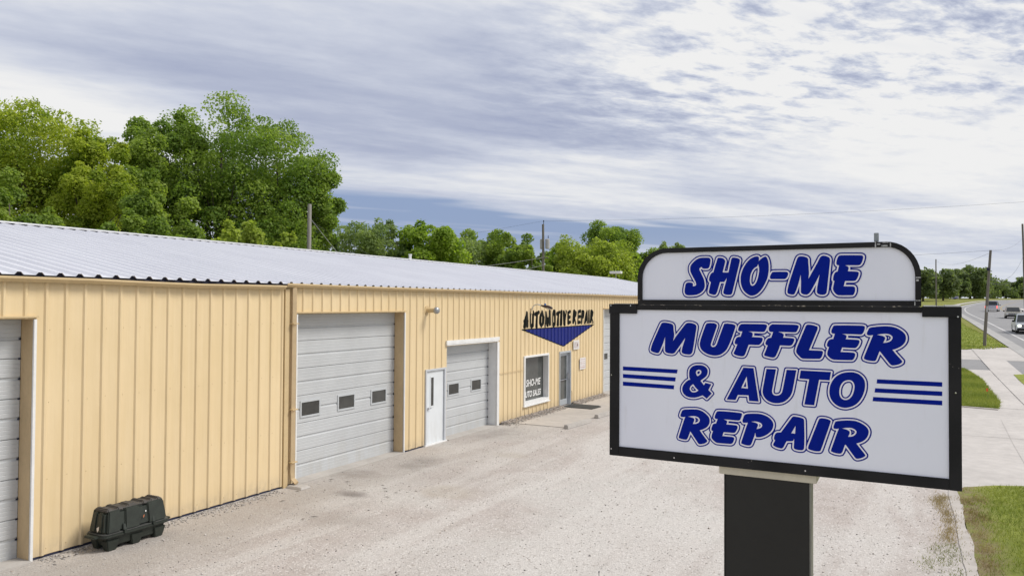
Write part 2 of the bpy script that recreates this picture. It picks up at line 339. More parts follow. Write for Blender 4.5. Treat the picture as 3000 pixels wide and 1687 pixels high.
LETTERS=[
('S',[[(8106,16258),(8147,16236),(8179,16203),(8203,16164),(8219,16117),(8228,16011),(8202,15828),(8162,15653),(8137,15573),(8107,15509),(8074,15472),(8032,15444),(7986,15429),(7796,15426),(7671,15440),(7602,15465),(7589,15480),(7553,15570),(7467,15535),(7375,15444),(7391,15321),(7659,14772),(7713,14642),(7743,14537),(7780,14336),(7795,14171),(7790,14091),(7774,14006),(7749,13924),(7714,13846),(7662,13768),(7601,13696),(7531,13632),(7437,13567),(7332,13510),(7224,13464),(7112,13432),(6885,13402),(6601,13394),(6482,13402),(6418,13416),(6359,13441),(6311,13479),(6273,13533),(6246,13597),(6232,13665),(6231,13771),(6242,13892),(6274,14107),(6296,14205),(6325,14284),(6357,14327),(6400,14361),(6449,14382),(6529,14393),(6698,14389),(6799,14363),(6837,14342),(6861,14316),(6876,14284),(6883,14203),(6869,14101),(6921,14093),(6946,14095),(7044,14131),(7085,14156),(7107,14182),(7121,14214),(7125,14248),(7115,14313),(7069,14464),(6760,15040),(6712,15146),(6685,15228),(6659,15394),(6670,15582),(6696,15671),(6746,15758),(6881,15915),(7062,16086),(7159,16156),(7258,16206),(7361,16241),(7466,16266),(7590,16279),(7933,16278),(8029,16272)]]),
('H',[[(8740,16183),(8775,16230),(8800,16243),(8844,16249),(8950,16245),(9072,16224),(9129,16205),(9226,16148),(9263,16111),(9313,16022),(9323,15974),(9309,15844),(9130,15132),(9561,15121),(9768,16101),(9787,16146),(9841,16226),(9959,16241),(10194,16197),(10370,16118),(10394,16037),(10399,15997),(10394,15940),(10370,15818),(9872,13690),(9836,13573),(9813,13525),(9760,13461),(9725,13443),(9569,13431),(9488,13434),(9340,13459),(9280,13479),(9243,13502),(9212,13533),(9191,13570),(9182,13617),(9183,13670),(9219,13840),(9295,14114),(9452,14732),(9324,14507),(9235,14402),(8936,14404),(8742,13722),(8686,13569),(8652,13510),(8619,13474),(8578,13447),(8532,13434),(8466,13434),(8392,13447),(8253,13486),(8189,13512),(8140,13540),(8116,13566),(8102,13598),(8094,13632),(8100,13732),(8245,14409),(8169,14455),(8114,14532),(8100,14603),(8118,14715),(8168,14882),(8215,14989),(8244,15034),(8277,15073),(8350,15130),(8440,15154),(8485,15336)]]),
('O',[[(11212,13376),(11110,13403),(11013,13450),(10923,13510),(10828,13587),(10739,13678),(10662,13778),(10596,13902),(10543,14035),(10502,14168),(10474,14299),(10459,14428),(10454,14691),(10465,14819),(10487,14947),(10525,15096),(10573,15247),(10633,15394),(10712,15551),(10802,15703),(10894,15838),(10986,15949),(11085,16048),(11183,16130),(11280,16189),(11471,16267),(11542,16282),(11672,16283),(11708,16269),(11772,16221),(11786,16117),(11758,15925),(11872,16056),(12008,16158),(12157,16246),(12199,16256),(12241,16252),(12281,16236),(12312,16209),(12349,16147),(12411,15986),(12436,15891),(12468,15690),(12476,15558),(12473,15277),(12460,15119),(12411,14806),(12371,14663),(12324,14527),(12199,14242),(12042,13953),(11873,13723),(11705,13552),(11620,13486),(11528,13435),(11424,13398),(11317,13376)],[(11715,15718),(11780,15465),(11789,15367),(11786,15168),(11754,14932),(11695,14679),(11656,14546),(11614,14429),(11571,14340),(11471,14192),(11427,14157),(11327,14104),(11245,14127),(11212,14149),(11182,14195),(11140,14313),(11124,14470),(11146,14789),(11169,14909),(11205,15026),(11299,15235),(11351,15313),(11471,15440),(11592,15505),(11643,15541),(11675,15596)]]),
('dash',[[(12655,15009),(12705,15086),(12739,15111),(12798,15125),(13175,15130),(13687,15119),(13730,15106),(13769,15082),(13798,15053),(13825,14987),(13814,14891),(13770,14762),(13709,14668),(13673,14632),(13592,14590),(13548,14583),(12626,14592),(12573,14652),(12556,14687),(12552,14733),(12570,14834)]]),
('M',[[(14431,16031),(14460,16093),(14497,16147),(14540,16188),(14591,16211),(14704,16222),(14849,16209),(14991,16173),(15110,16117),(15144,16085),(15169,16045),(15185,16000),(15193,15927),(15196,15755),(15233,15292),(15243,15063),(15236,14901),(15202,14589),(15808,15743),(15968,16084),(16000,16128),(16075,16196),(16117,16218),(16208,16236),(16349,16212),(16419,16188),(16555,16113),(16604,16070),(16627,16026),(16638,15977),(16643,15840),(16638,15741),(16452,13911),(16415,13623),(16397,13574),(16370,13530),(16335,13495),(16288,13467),(16176,13438),(16012,13449),(15937,13466),(15880,13492),(15829,13527),(15791,13567),(15771,13611),(15765,13660),(15787,13951),(15847,14326),(15953,14896),(15738,14430),(15424,13814),(15349,13682),(15299,13609),(15243,13545),(15187,13495),(15136,13467),(15081,13451),(15025,13446),(14874,13470),(14809,13495),(14763,13525),(14726,13563),(14700,13610),(14688,13684),(14686,13770),(14701,14376),(14675,14897),(14593,14493),(14483,14095),(14383,13786),(14269,13527),(14243,13491),(14209,13466),(14159,13454),(14044,13457),(13908,13486),(13852,13509),(13815,13536),(13786,13570),(13769,13611),(13764,13685),(13770,13772),(13815,14017),(13859,14201),(13991,14656)]]),
('E',[[(17102,15974),(17141,16082),(17167,16128),(17240,16206),(17285,16225),(17425,16233),(17601,16232),(18423,16211),(18673,16197),(18709,16185),(18774,16139),(18782,16022),(18723,15771),(18666,15643),(18633,15591),(18562,15525),(18519,15509),(18378,15503),(17620,15517),(17775,15452),(17835,15389),(17852,15352),(17849,15268),(17800,15100),(18186,15086),(18416,15055),(18445,15038),(18497,14992),(18497,14898),(18472,14780),(18415,14629),(18349,14508),(18312,14462),(18273,14433),(18184,14407),(17618,14411),(17587,14287),(17527,14045),(18132,14037),(18168,14025),(18234,13986),(18265,13874),(18258,13724),(18246,13649),(18198,13517),(18143,13439),(18113,13420),(18079,13411),(17469,13401),(17201,13410),(17134,13429),(17073,13464),(17018,13509),(16963,13570),(16913,13641),(16852,13763),(16831,13878),(16831,13936),(16929,14417),(16863,14446),(16841,14491),(16842,14637),(16864,14770),(16903,14899),(16959,15001),(16995,15040),(17040,15065),(17139,15095),(17231,15518),(17138,15534),(17101,15549),(17076,15572),(17049,15635),(17047,15686),(17062,15804)]]),
('M',[[(4392,11178),(4427,11217),(4471,11244),(4520,11263),(4585,11275),(4731,11275),(4994,11236),(5182,11191),(5248,11165),(5300,11132),(5332,11090),(5363,10989),(5385,10701),(5422,10431),(5427,10291),(5408,10145),(5344,9856),(5532,10170),(5634,10310),(6248,11117),(6301,11182),(6360,11234),(6425,11266),(6494,11283),(6565,11291),(6658,11288),(6852,11255),(6945,11225),(7031,11188),(7097,11146),(7132,11099),(7151,11043),(7159,10984),(7153,10886),(6953,9595),(6876,9148),(6852,9063),(6816,8983),(6774,8921),(6726,8882),(6670,8858),(6610,8845),(6506,8842),(6281,8862),(6131,8904),(6075,8936),(6040,8976),(6019,9025),(6012,9077),(6022,9176),(6074,9407),(6300,10129),(5893,9534),(5496,8975),(5430,8913),(5357,8880),(5279,8866),(5200,8863),(4964,8889),(4863,8913),(4805,8935),(4753,8967),(4715,9011),(4695,9078),(4685,9237),(4704,10148),(4587,9772),(4512,9576),(4314,9091),(4228,8932),(4191,8897),(4147,8874),(4100,8865),(4008,8872),(3800,8916),(3585,9013),(3554,9109),(3550,9158),(3619,9432),(3670,9579),(3797,9881),(4202,10784)]]),
('U',[[(7846,11119),(7876,11174),(7947,11275),(8187,11307),(8410,11297),(8507,11285),(8623,11244),(8666,11215),(8691,11180),(8704,11139),(8706,11096),(8688,11011),(8269,9759),(8258,9705),(8249,9598),(8315,9526),(8349,9500),(8388,9488),(8429,9486),(8517,9509),(8565,9535),(8608,9569),(8679,9674),(8735,9809),(8895,10290),(9179,11081),(9259,11266),(9339,11277),(9494,11290),(9767,11264),(9885,11246),(10060,11181),(10079,11089),(10080,11043),(10061,10958),(9912,10497),(9691,9882),(9516,9484),(9417,9316),(9310,9186),(9189,9074),(9063,8984),(8935,8920),(8802,8876),(8668,8849),(8532,8840),(8400,8847),(8270,8867),(8131,8899),(7996,8944),(7869,9001),(7746,9076),(7635,9163),(7546,9252),(7489,9340),(7450,9435),(7424,9531),(7412,9627),(7413,9721),(7424,9815),(7454,9956),(7545,10263),(7642,10551)]]),
('F',[[(10312,11008),(10357,11119),(10389,11168),(10434,11213),(10486,11250),(10543,11270),(10770,11282),(11953,11286),(12178,11280),(12233,11268),(12335,11225),(12348,11146),(12346,11108),(12289,10933),(12220,10802),(12182,10758),(12140,10726),(12092,10710),(12041,10706),(11004,10727),(11167,10694),(11233,10673),(11273,10648),(11306,10615),(11328,10577),(11337,10533),(11336,10486),(11313,10398),(11271,10321),(11726,10313),(11990,10293),(12035,10236),(12046,10205),(12043,10150),(12008,10028),(11925,9887),(11877,9829),(11831,9787),(11781,9755),(11726,9738),(11534,9733),(11042,9745),(10836,9160),(10775,9007),(10743,8958),(10703,8916),(10659,8885),(10610,8867),(10506,8859),(10297,8885),(10116,8933),(9983,8998),(9964,9026),(9944,9096),(10041,9297),(10216,9739),(10119,9745),(10080,9754),(10053,9774),(10033,9801),(10022,9832),(10020,9881),(10041,9991),(10113,10161),(10157,10232),(10205,10271),(10312,10315),(10358,10322),(10447,10319),(10582,10717),(10389,10713),(10351,10727),(10281,10770),(10273,10869)]]),
('F',[[(12702,11283),(12763,11296),(12828,11296),(14162,11291),(14355,11283),(14413,11270),(14521,11227),(14540,11162),(14540,11129),(14517,11049),(14447,10873),(14391,10784),(14354,10753),(14308,10736),(14206,10730),(13138,10744),(13383,10671),(13515,10575),(13515,10457),(13466,10337),(13945,10322),(14187,10297),(14233,10235),(14243,10201),(14214,10070),(14149,9929),(14104,9858),(14056,9802),(14011,9773),(13907,9751),(13251,9758),(13194,9538),(13061,9198),(12965,8991),(12928,8936),(12887,8893),(12840,8867),(12739,8848),(12566,8867),(12177,8961),(12145,9027),(12142,9060),(12170,9140),(12254,9335),(12396,9735),(12292,9763),(12246,9811),(12235,9841),(12232,9889),(12254,9997),(12343,10164),(12403,10233),(12479,10273),(12644,10319),(12778,10728),(12644,10725),(12587,10732),(12548,10752),(12480,10809),(12472,10948),(12476,11012),(12494,11069),(12553,11169),(12597,11215),(12647,11255)]]),
('L',[[(15018,11198),(15060,11272),(15092,11296),(15146,11310),(15210,11314),(15367,11303),(15565,11267),(15801,11174),(15818,11084),(15818,11039),(15786,10922),(15235,9481),(16068,9471),(16102,9457),(16158,9405),(16160,9365),(16158,9289),(16102,9100),(16067,9016),(16037,8970),(16000,8932),(15959,8903),(15913,8888),(15864,8884),(15126,8860),(14832,8859),(14778,8869),(14685,8923),(14610,8991),(14464,9150),(14393,9251),(14371,9303),(14364,9408),(14395,9556),(14427,9667),(14551,10003)]]),
('E',[[(16786,11117),(16875,11272),(17035,11295),(17808,11310),(18490,11307),(18743,11301),(18785,11291),(18863,11254),(18873,11122),(18825,10940),(18794,10856),(18729,10749),(18690,10710),(18647,10690),(18553,10681),(17422,10702),(17632,10639),(17662,10612),(17709,10545),(17694,10450),(17649,10334),(18119,10328),(18371,10315),(18465,10300),(18496,10277),(18541,10207),(18506,10065),(18446,9926),(18360,9805),(18318,9766),(18272,9737),(18222,9724),(17999,9724),(17419,9747),(17313,9427),(17457,9429),(17889,9426),(18152,9407),(18187,9393),(18249,9346),(18255,9231),(18248,9176),(18188,9025),(18151,8963),(18115,8925),(18074,8896),(18029,8883),(17683,8868),(17235,8860),(16888,8863),(16812,8877),(16742,8905),(16675,8943),(16608,8994),(16497,9109),(16454,9195),(16444,9242),(16450,9357),(16490,9517),(16563,9746),(16463,9781),(16427,9828),(16420,9857),(16422,9904),(16446,10012),(16499,10148),(16535,10207),(16578,10250),(16678,10307),(16731,10321),(16838,10331),(16945,10698),(16832,10704),(16785,10714),(16758,10733),(16714,10789),(16722,10923)]]),
('R',[[(19085,11014),(19124,11110),(19154,11147),(19204,11175),(19324,11207),(19631,11254),(19971,11286),(20142,11295),(20440,11285),(20572,11266),(20701,11235),(20831,11186),(20953,11126),(21064,11057),(21165,10979),(21256,10892),(21326,10805),(21369,10725),(21395,10638),(21407,10548),(21405,10449),(21389,10348),(21357,10252),(21304,10156),(21236,10067),(21159,9988),(21065,9913),(20862,9793),(20768,9753),(20580,9691),(20794,9402),(21172,8954),(21155,8843),(21047,8759),(20990,8725),(20905,8691),(20811,8661),(20663,8627),(20601,8622),(20543,8632),(20488,8661),(20394,8755),(19827,9534),(19793,9571),(19759,9495),(19589,9002),(19539,8915),(19504,8886),(19457,8872),(19404,8870),(19146,8889),(19045,8905),(18968,8929),(18823,8990),(18806,9053),(18806,9084),(18859,9257),(19384,10664),(19197,10636),(19084,10637),(19049,10656),(18989,10710),(18999,10823)],[(19628,10696),(19898,10751),(20104,10775),(20200,10777),(20283,10769),(20363,10752),(20433,10727),(20488,10691),(20583,10601),(20587,10550),(20590,10500),(20582,10452),(20554,10393),(20514,10333),(20465,10282),(20404,10240),(20265,10183),(20013,10138),(20104,10355),(20132,10440),(20132,10481),(20120,10520),(20099,10551),(20053,10585),(19931,10640)]]),
('ampersand',[[(6692,6948),(6630,7051),(6610,7106),(6597,7207),(6593,7431),(6615,7610),(6642,7694),(6686,7775),(6742,7849),(6805,7913),(6877,7965),(6953,8006),(7033,8036),(7128,8058),(7326,8075),(7526,8075),(7617,8062),(7700,8037),(7776,8001),(7843,7959),(7902,7907),(7951,7849),(7988,7788),(8010,7726),(8020,7662),(8020,7596),(8010,7511),(7989,7420),(7956,7336),(7906,7261),(7780,7134),(7473,6892),(7732,6557),(7844,6757),(8293,6662),(8070,6216),(8326,5974),(7942,5549),(7636,5787),(7329,5655),(7113,5589),(7004,5570),(6873,5562),(6737,5564),(6612,5578),(6505,5603),(6406,5640),(6316,5689),(6237,5753),(6170,5827),(6118,5906),(6084,5989),(6064,6076),(6058,6163),(6065,6254),(6086,6342),(6117,6428),(6164,6513),(6221,6592),(6345,6737),(6479,6855),(6548,6893)],[(7246,7220),(7187,7290),(7165,7329),(7126,7458),(7122,7521),(7139,7574),(7197,7671),(7307,7712),(7359,7720),(7410,7710),(7505,7669),(7533,7584),(7537,7541),(7526,7490),(7504,7438),(7473,7393),(7408,7336)],[(6905,6602),(7068,6384),(7312,6139),(7194,6050),(7134,6015),(7002,5977),(6880,5974),(6825,5987),(6775,6010),(6729,6050),(6661,6149),(6647,6197),(6644,6246),(6667,6348),(6726,6446)]]),
('A',[[(10657,8037),(11390,8023),(11752,5583),(11070,5592),(11024,5997),(10256,5981),(10086,5591),(9432,5590)],[(10893,7387),(10985,6496),(10821,6503),(10503,6516)]]),
('U',[[(12308,8018),(12977,8011),(12711,6536),(12695,6394),(12717,6276),(12739,6226),(12773,6184),(12813,6150),(12858,6125),(12910,6110),(13020,6105),(13085,6115),(13151,6134),(13212,6163),(13269,6203),(13319,6253),(13359,6310),(13396,6396),(13447,6592),(13712,8014),(14380,8015),(14285,7470),(14194,6943),(14118,6540),(14088,6419),(14049,6305),(14001,6196),(13941,6091),(13798,5908),(13714,5825),(13626,5752),(13535,5691),(13438,5643),(13241,5579),(13142,5559),(12946,5544),(12746,5563),(12650,5586),(12444,5666),(12352,5722),(12271,5792),(12201,5871),(12143,5957),(12095,6055),(12060,6158),(12038,6262),(12032,6367),(12053,6574)]]),
('T',[[(14674,8010),(16695,7993),(16594,7398),(15904,7407),(15576,5575),(14917,5585),(15239,7400),(14581,7426)]]),
('O',[[(17882,8041),(18083,8046),(18180,8035),(18283,8010),(18383,7976),(18476,7931),(18567,7869),(18648,7798),(18718,7722),(18774,7642),(18818,7556),(18851,7464),(18870,7360),(18877,7252),(18871,7024),(18835,6788),(18746,6506),(18687,6368),(18614,6225),(18532,6090),(18445,5969),(18351,5871),(18251,5786),(18147,5714),(18038,5654),(17927,5608),(17730,5549),(17640,5534),(17549,5530),(17440,5539),(17328,5558),(17221,5591),(17113,5642),(17011,5705),(16918,5779),(16833,5866),(16759,5961),(16697,6063),(16647,6178),(16611,6296),(16587,6415),(16576,6536),(16577,6656),(16606,6899),(16633,7021),(16671,7139),(16726,7267),(16792,7393),(16866,7508),(16951,7615),(17043,7709),(17143,7791),(17257,7864),(17377,7924),(17500,7972),(17631,8007)],[(17826,7484),(17894,7485),(17958,7473),(18016,7450),(18069,7412),(18115,7365),(18151,7309),(18181,7237),(18201,7158),(18210,7076),(18205,6963),(18188,6839),(18130,6600),(18089,6487),(18041,6386),(17984,6301),(17918,6227),(17850,6167),(17780,6123),(17706,6093),(17632,6079),(17555,6084),(17480,6106),(17414,6139),(17358,6186),(17313,6244),(17277,6309),(17251,6383),(17235,6463),(17227,6650),(17234,6763),(17251,6873),(17279,6981),(17315,7084),(17361,7177),(17417,7262),(17481,7336),(17553,7395),(17643,7440),(17739,7469)]]),
('R',[[(6022,4442),(6070,4528),(6104,4562),(6158,4589),(6285,4623),(6875,4681),(7164,4690),(7298,4678),(7425,4650),(7543,4609),(7654,4559),(7761,4496),(7858,4425),(8012,4288),(8073,4218),(8120,4143),(8151,4061),(8169,3976),(8175,3890),(8169,3801),(8151,3713),(8120,3629),(8073,3544),(8014,3463),(7945,3391),(7853,3320),(7656,3206),(7575,3173),(7414,3122),(7624,2833),(7994,2384),(7978,2314),(7962,2284),(7852,2194),(7786,2156),(7700,2122),(7609,2094),(7471,2065),(7415,2062),(7367,2070),(7328,2091),(7269,2157),(6698,2981),(6519,2495),(6437,2342),(6322,2309),(6150,2314),(5973,2342),(5810,2384),(5793,2465),(5834,2616),(6204,3803),(6303,4055),(6204,4033),(6090,4026),(5973,4040),(5949,4057),(5916,4107),(5930,4185),(5963,4294)],[(6516,4093),(6811,4158),(6988,4172),(7072,4167),(7234,4127),(7299,4097),(7343,4061),(7377,4018),(7418,3940),(7422,3864),(7407,3814),(7383,3760),(7348,3713),(7297,3669),(7235,3631),(7170,3602),(7083,3582),(6893,3558),(6976,3776),(7001,3864),(7000,3912),(6985,3955),(6958,3990),(6908,4019),(6844,4041),(6696,4072)]]),
('E',[[(8645,4518),(8724,4651),(8866,4684),(9311,4695),(9869,4687),(10427,4663),(10556,4625),(10556,4515),(10514,4363),(10464,4233),(10411,4126),(10319,4087),(10273,4078),(9982,4079),(9214,4098),(9402,4033),(9480,3959),(9465,3863),(9418,3732),(9808,3732),(10149,3712),(10181,3698),(10236,3655),(10241,3560),(10236,3514),(10214,3449),(10117,3260),(10083,3207),(10041,3166),(9988,3143),(9870,3130),(9214,3128),(9120,2834),(9248,2835),(9766,2833),(9870,2826),(9913,2812),(9988,2767),(9988,2641),(9936,2482),(9902,2412),(9867,2367),(9825,2331),(9777,2306),(9710,2291),(9635,2287),(9294,2280),(8968,2278),(8710,2288),(8627,2314),(8488,2412),(8370,2532),(8329,2590),(8312,2629),(8303,2715),(8316,2823),(8356,2960),(8424,3142),(8344,3167),(8306,3203),(8296,3227),(8301,3332),(8334,3467),(8392,3619),(8450,3685),(8487,3706),(8536,3721),(8646,3735),(8766,4080),(8659,4077),(8614,4084),(8583,4103),(8534,4158),(8566,4320)]]),
('P',[[(10688,4430),(10733,4513),(10765,4546),(10882,4611),(10948,4632),(11244,4669),(11560,4691),(11711,4696),(11858,4689),(12007,4664),(12149,4626),(12277,4580),(12388,4523),(12488,4456),(12575,4385),(12647,4312),(12708,4232),(12753,4152),(12778,4073),(12789,3990),(12789,3907),(12777,3821),(12755,3737),(12723,3655),(12674,3564),(12614,3475),(12545,3393),(12446,3301),(12333,3211),(12217,3133),(12094,3068),(11971,3015),(11857,2977),(11766,2962),(11586,2954),(11541,3059),(11510,3306),(11465,3084),(11320,2653),(11229,2421),(11198,2375),(11162,2338),(11115,2314),(11062,2299),(10933,2294),(10765,2318),(10520,2389),(10504,2462),(10504,2498),(10523,2575),(10887,3724),(10979,3982),(10826,3954),(10657,3941),(10610,3987),(10596,4015),(10592,4062),(10605,4173)],[(11222,4063),(11385,4098),(11465,4107),(11559,4108),(11737,4088),(11866,4041),(11918,4009),(11953,3969),(12008,3876),(11984,3777),(11963,3732),(11924,3692),(11827,3628),(11601,3557),(11684,3767),(11707,3852),(11701,3899),(11678,3940),(11646,3972),(11594,3999),(11531,4020),(11387,4048)]]),
('A',[[(14042,4556),(14106,4634),(14143,4662),(14189,4677),(14288,4682),(14547,4656),(14711,4618),(14816,4581),(14851,4559),(14877,4529),(14894,4476),(14905,4349),(14924,3319),(14913,2743),(14896,2473),(14882,2419),(14860,2374),(14827,2340),(14788,2317),(14745,2303),(14666,2293),(14487,2293),(14343,2317),(14286,2335),(14220,2375),(14199,2403),(14190,2440),(14214,2770),(14223,3061),(14156,2933),(14125,2909),(14055,2884),(13706,2853),(13618,2685),(13501,2430),(13436,2342),(13399,2313),(13356,2299),(13311,2297),(13184,2311),(13002,2352),(12923,2384),(12795,2456),(12778,2482),(12771,2514),(12784,2588),(12914,2852),(12870,2876),(12855,2893),(12832,2971),(12831,3015),(12842,3085),(12884,3235),(12940,3341),(12973,3381),(13049,3426),(13158,3447),(13312,3456)],[(14322,4014),(14287,3447),(14198,3452),(14026,3462)]]),
('I',[[(15855,4513),(15926,4654),(16029,4687),(16080,4695),(16287,4687),(16471,4654),(16610,4601),(16632,4582),(16665,4531),(16637,4394),(16478,3882),(16105,2702),(15992,2391),(15949,2350),(15853,2327),(15683,2317),(15578,2326),(15372,2362),(15236,2408),(15188,2436),(15169,2460),(15160,2491),(15171,2588),(15217,2740)]]),
('R',[[(16914,4386),(16969,4524),(17107,4574),(17394,4627),(17676,4664),(17927,4679),(18183,4675),(18305,4658),(18428,4623),(18544,4577),(18654,4523),(18764,4458),(18864,4386),(18947,4312),(19004,4243),(19049,4166),(19080,4089),(19094,4012),(19094,3934),(19065,3773),(18999,3614),(18952,3535),(18899,3462),(18838,3395),(18763,3332),(18682,3276),(18504,3184),(18315,3113),(18516,2838),(18779,2506),(18876,2374),(18879,2346),(18862,2285),(18728,2184),(18586,2116),(18447,2070),(18382,2057),(18326,2056),(18284,2071),(18248,2099),(18040,2380),(17651,2934),(17597,2974),(17555,2866),(17432,2469),(17349,2328),(17212,2294),(17030,2304),(16848,2341),(16702,2400),(16685,2418),(16675,2471),(16708,2601),(17078,3744),(17194,4051),(17051,4016),(16943,4014),(16899,4021),(16875,4036),(16836,4081),(16858,4232)],[(17408,4092),(17735,4155),(17901,4166),(17980,4160),(18059,4144),(18196,4089),(18246,4053),(18288,4009),(18317,3967),(18327,3929),(18317,3849),(18294,3797),(18222,3694),(18110,3606),(18046,3575),(17965,3555),(17788,3532),(17867,3708),(17892,3783),(17893,3833),(17871,3929),(17708,4019)]]),
]
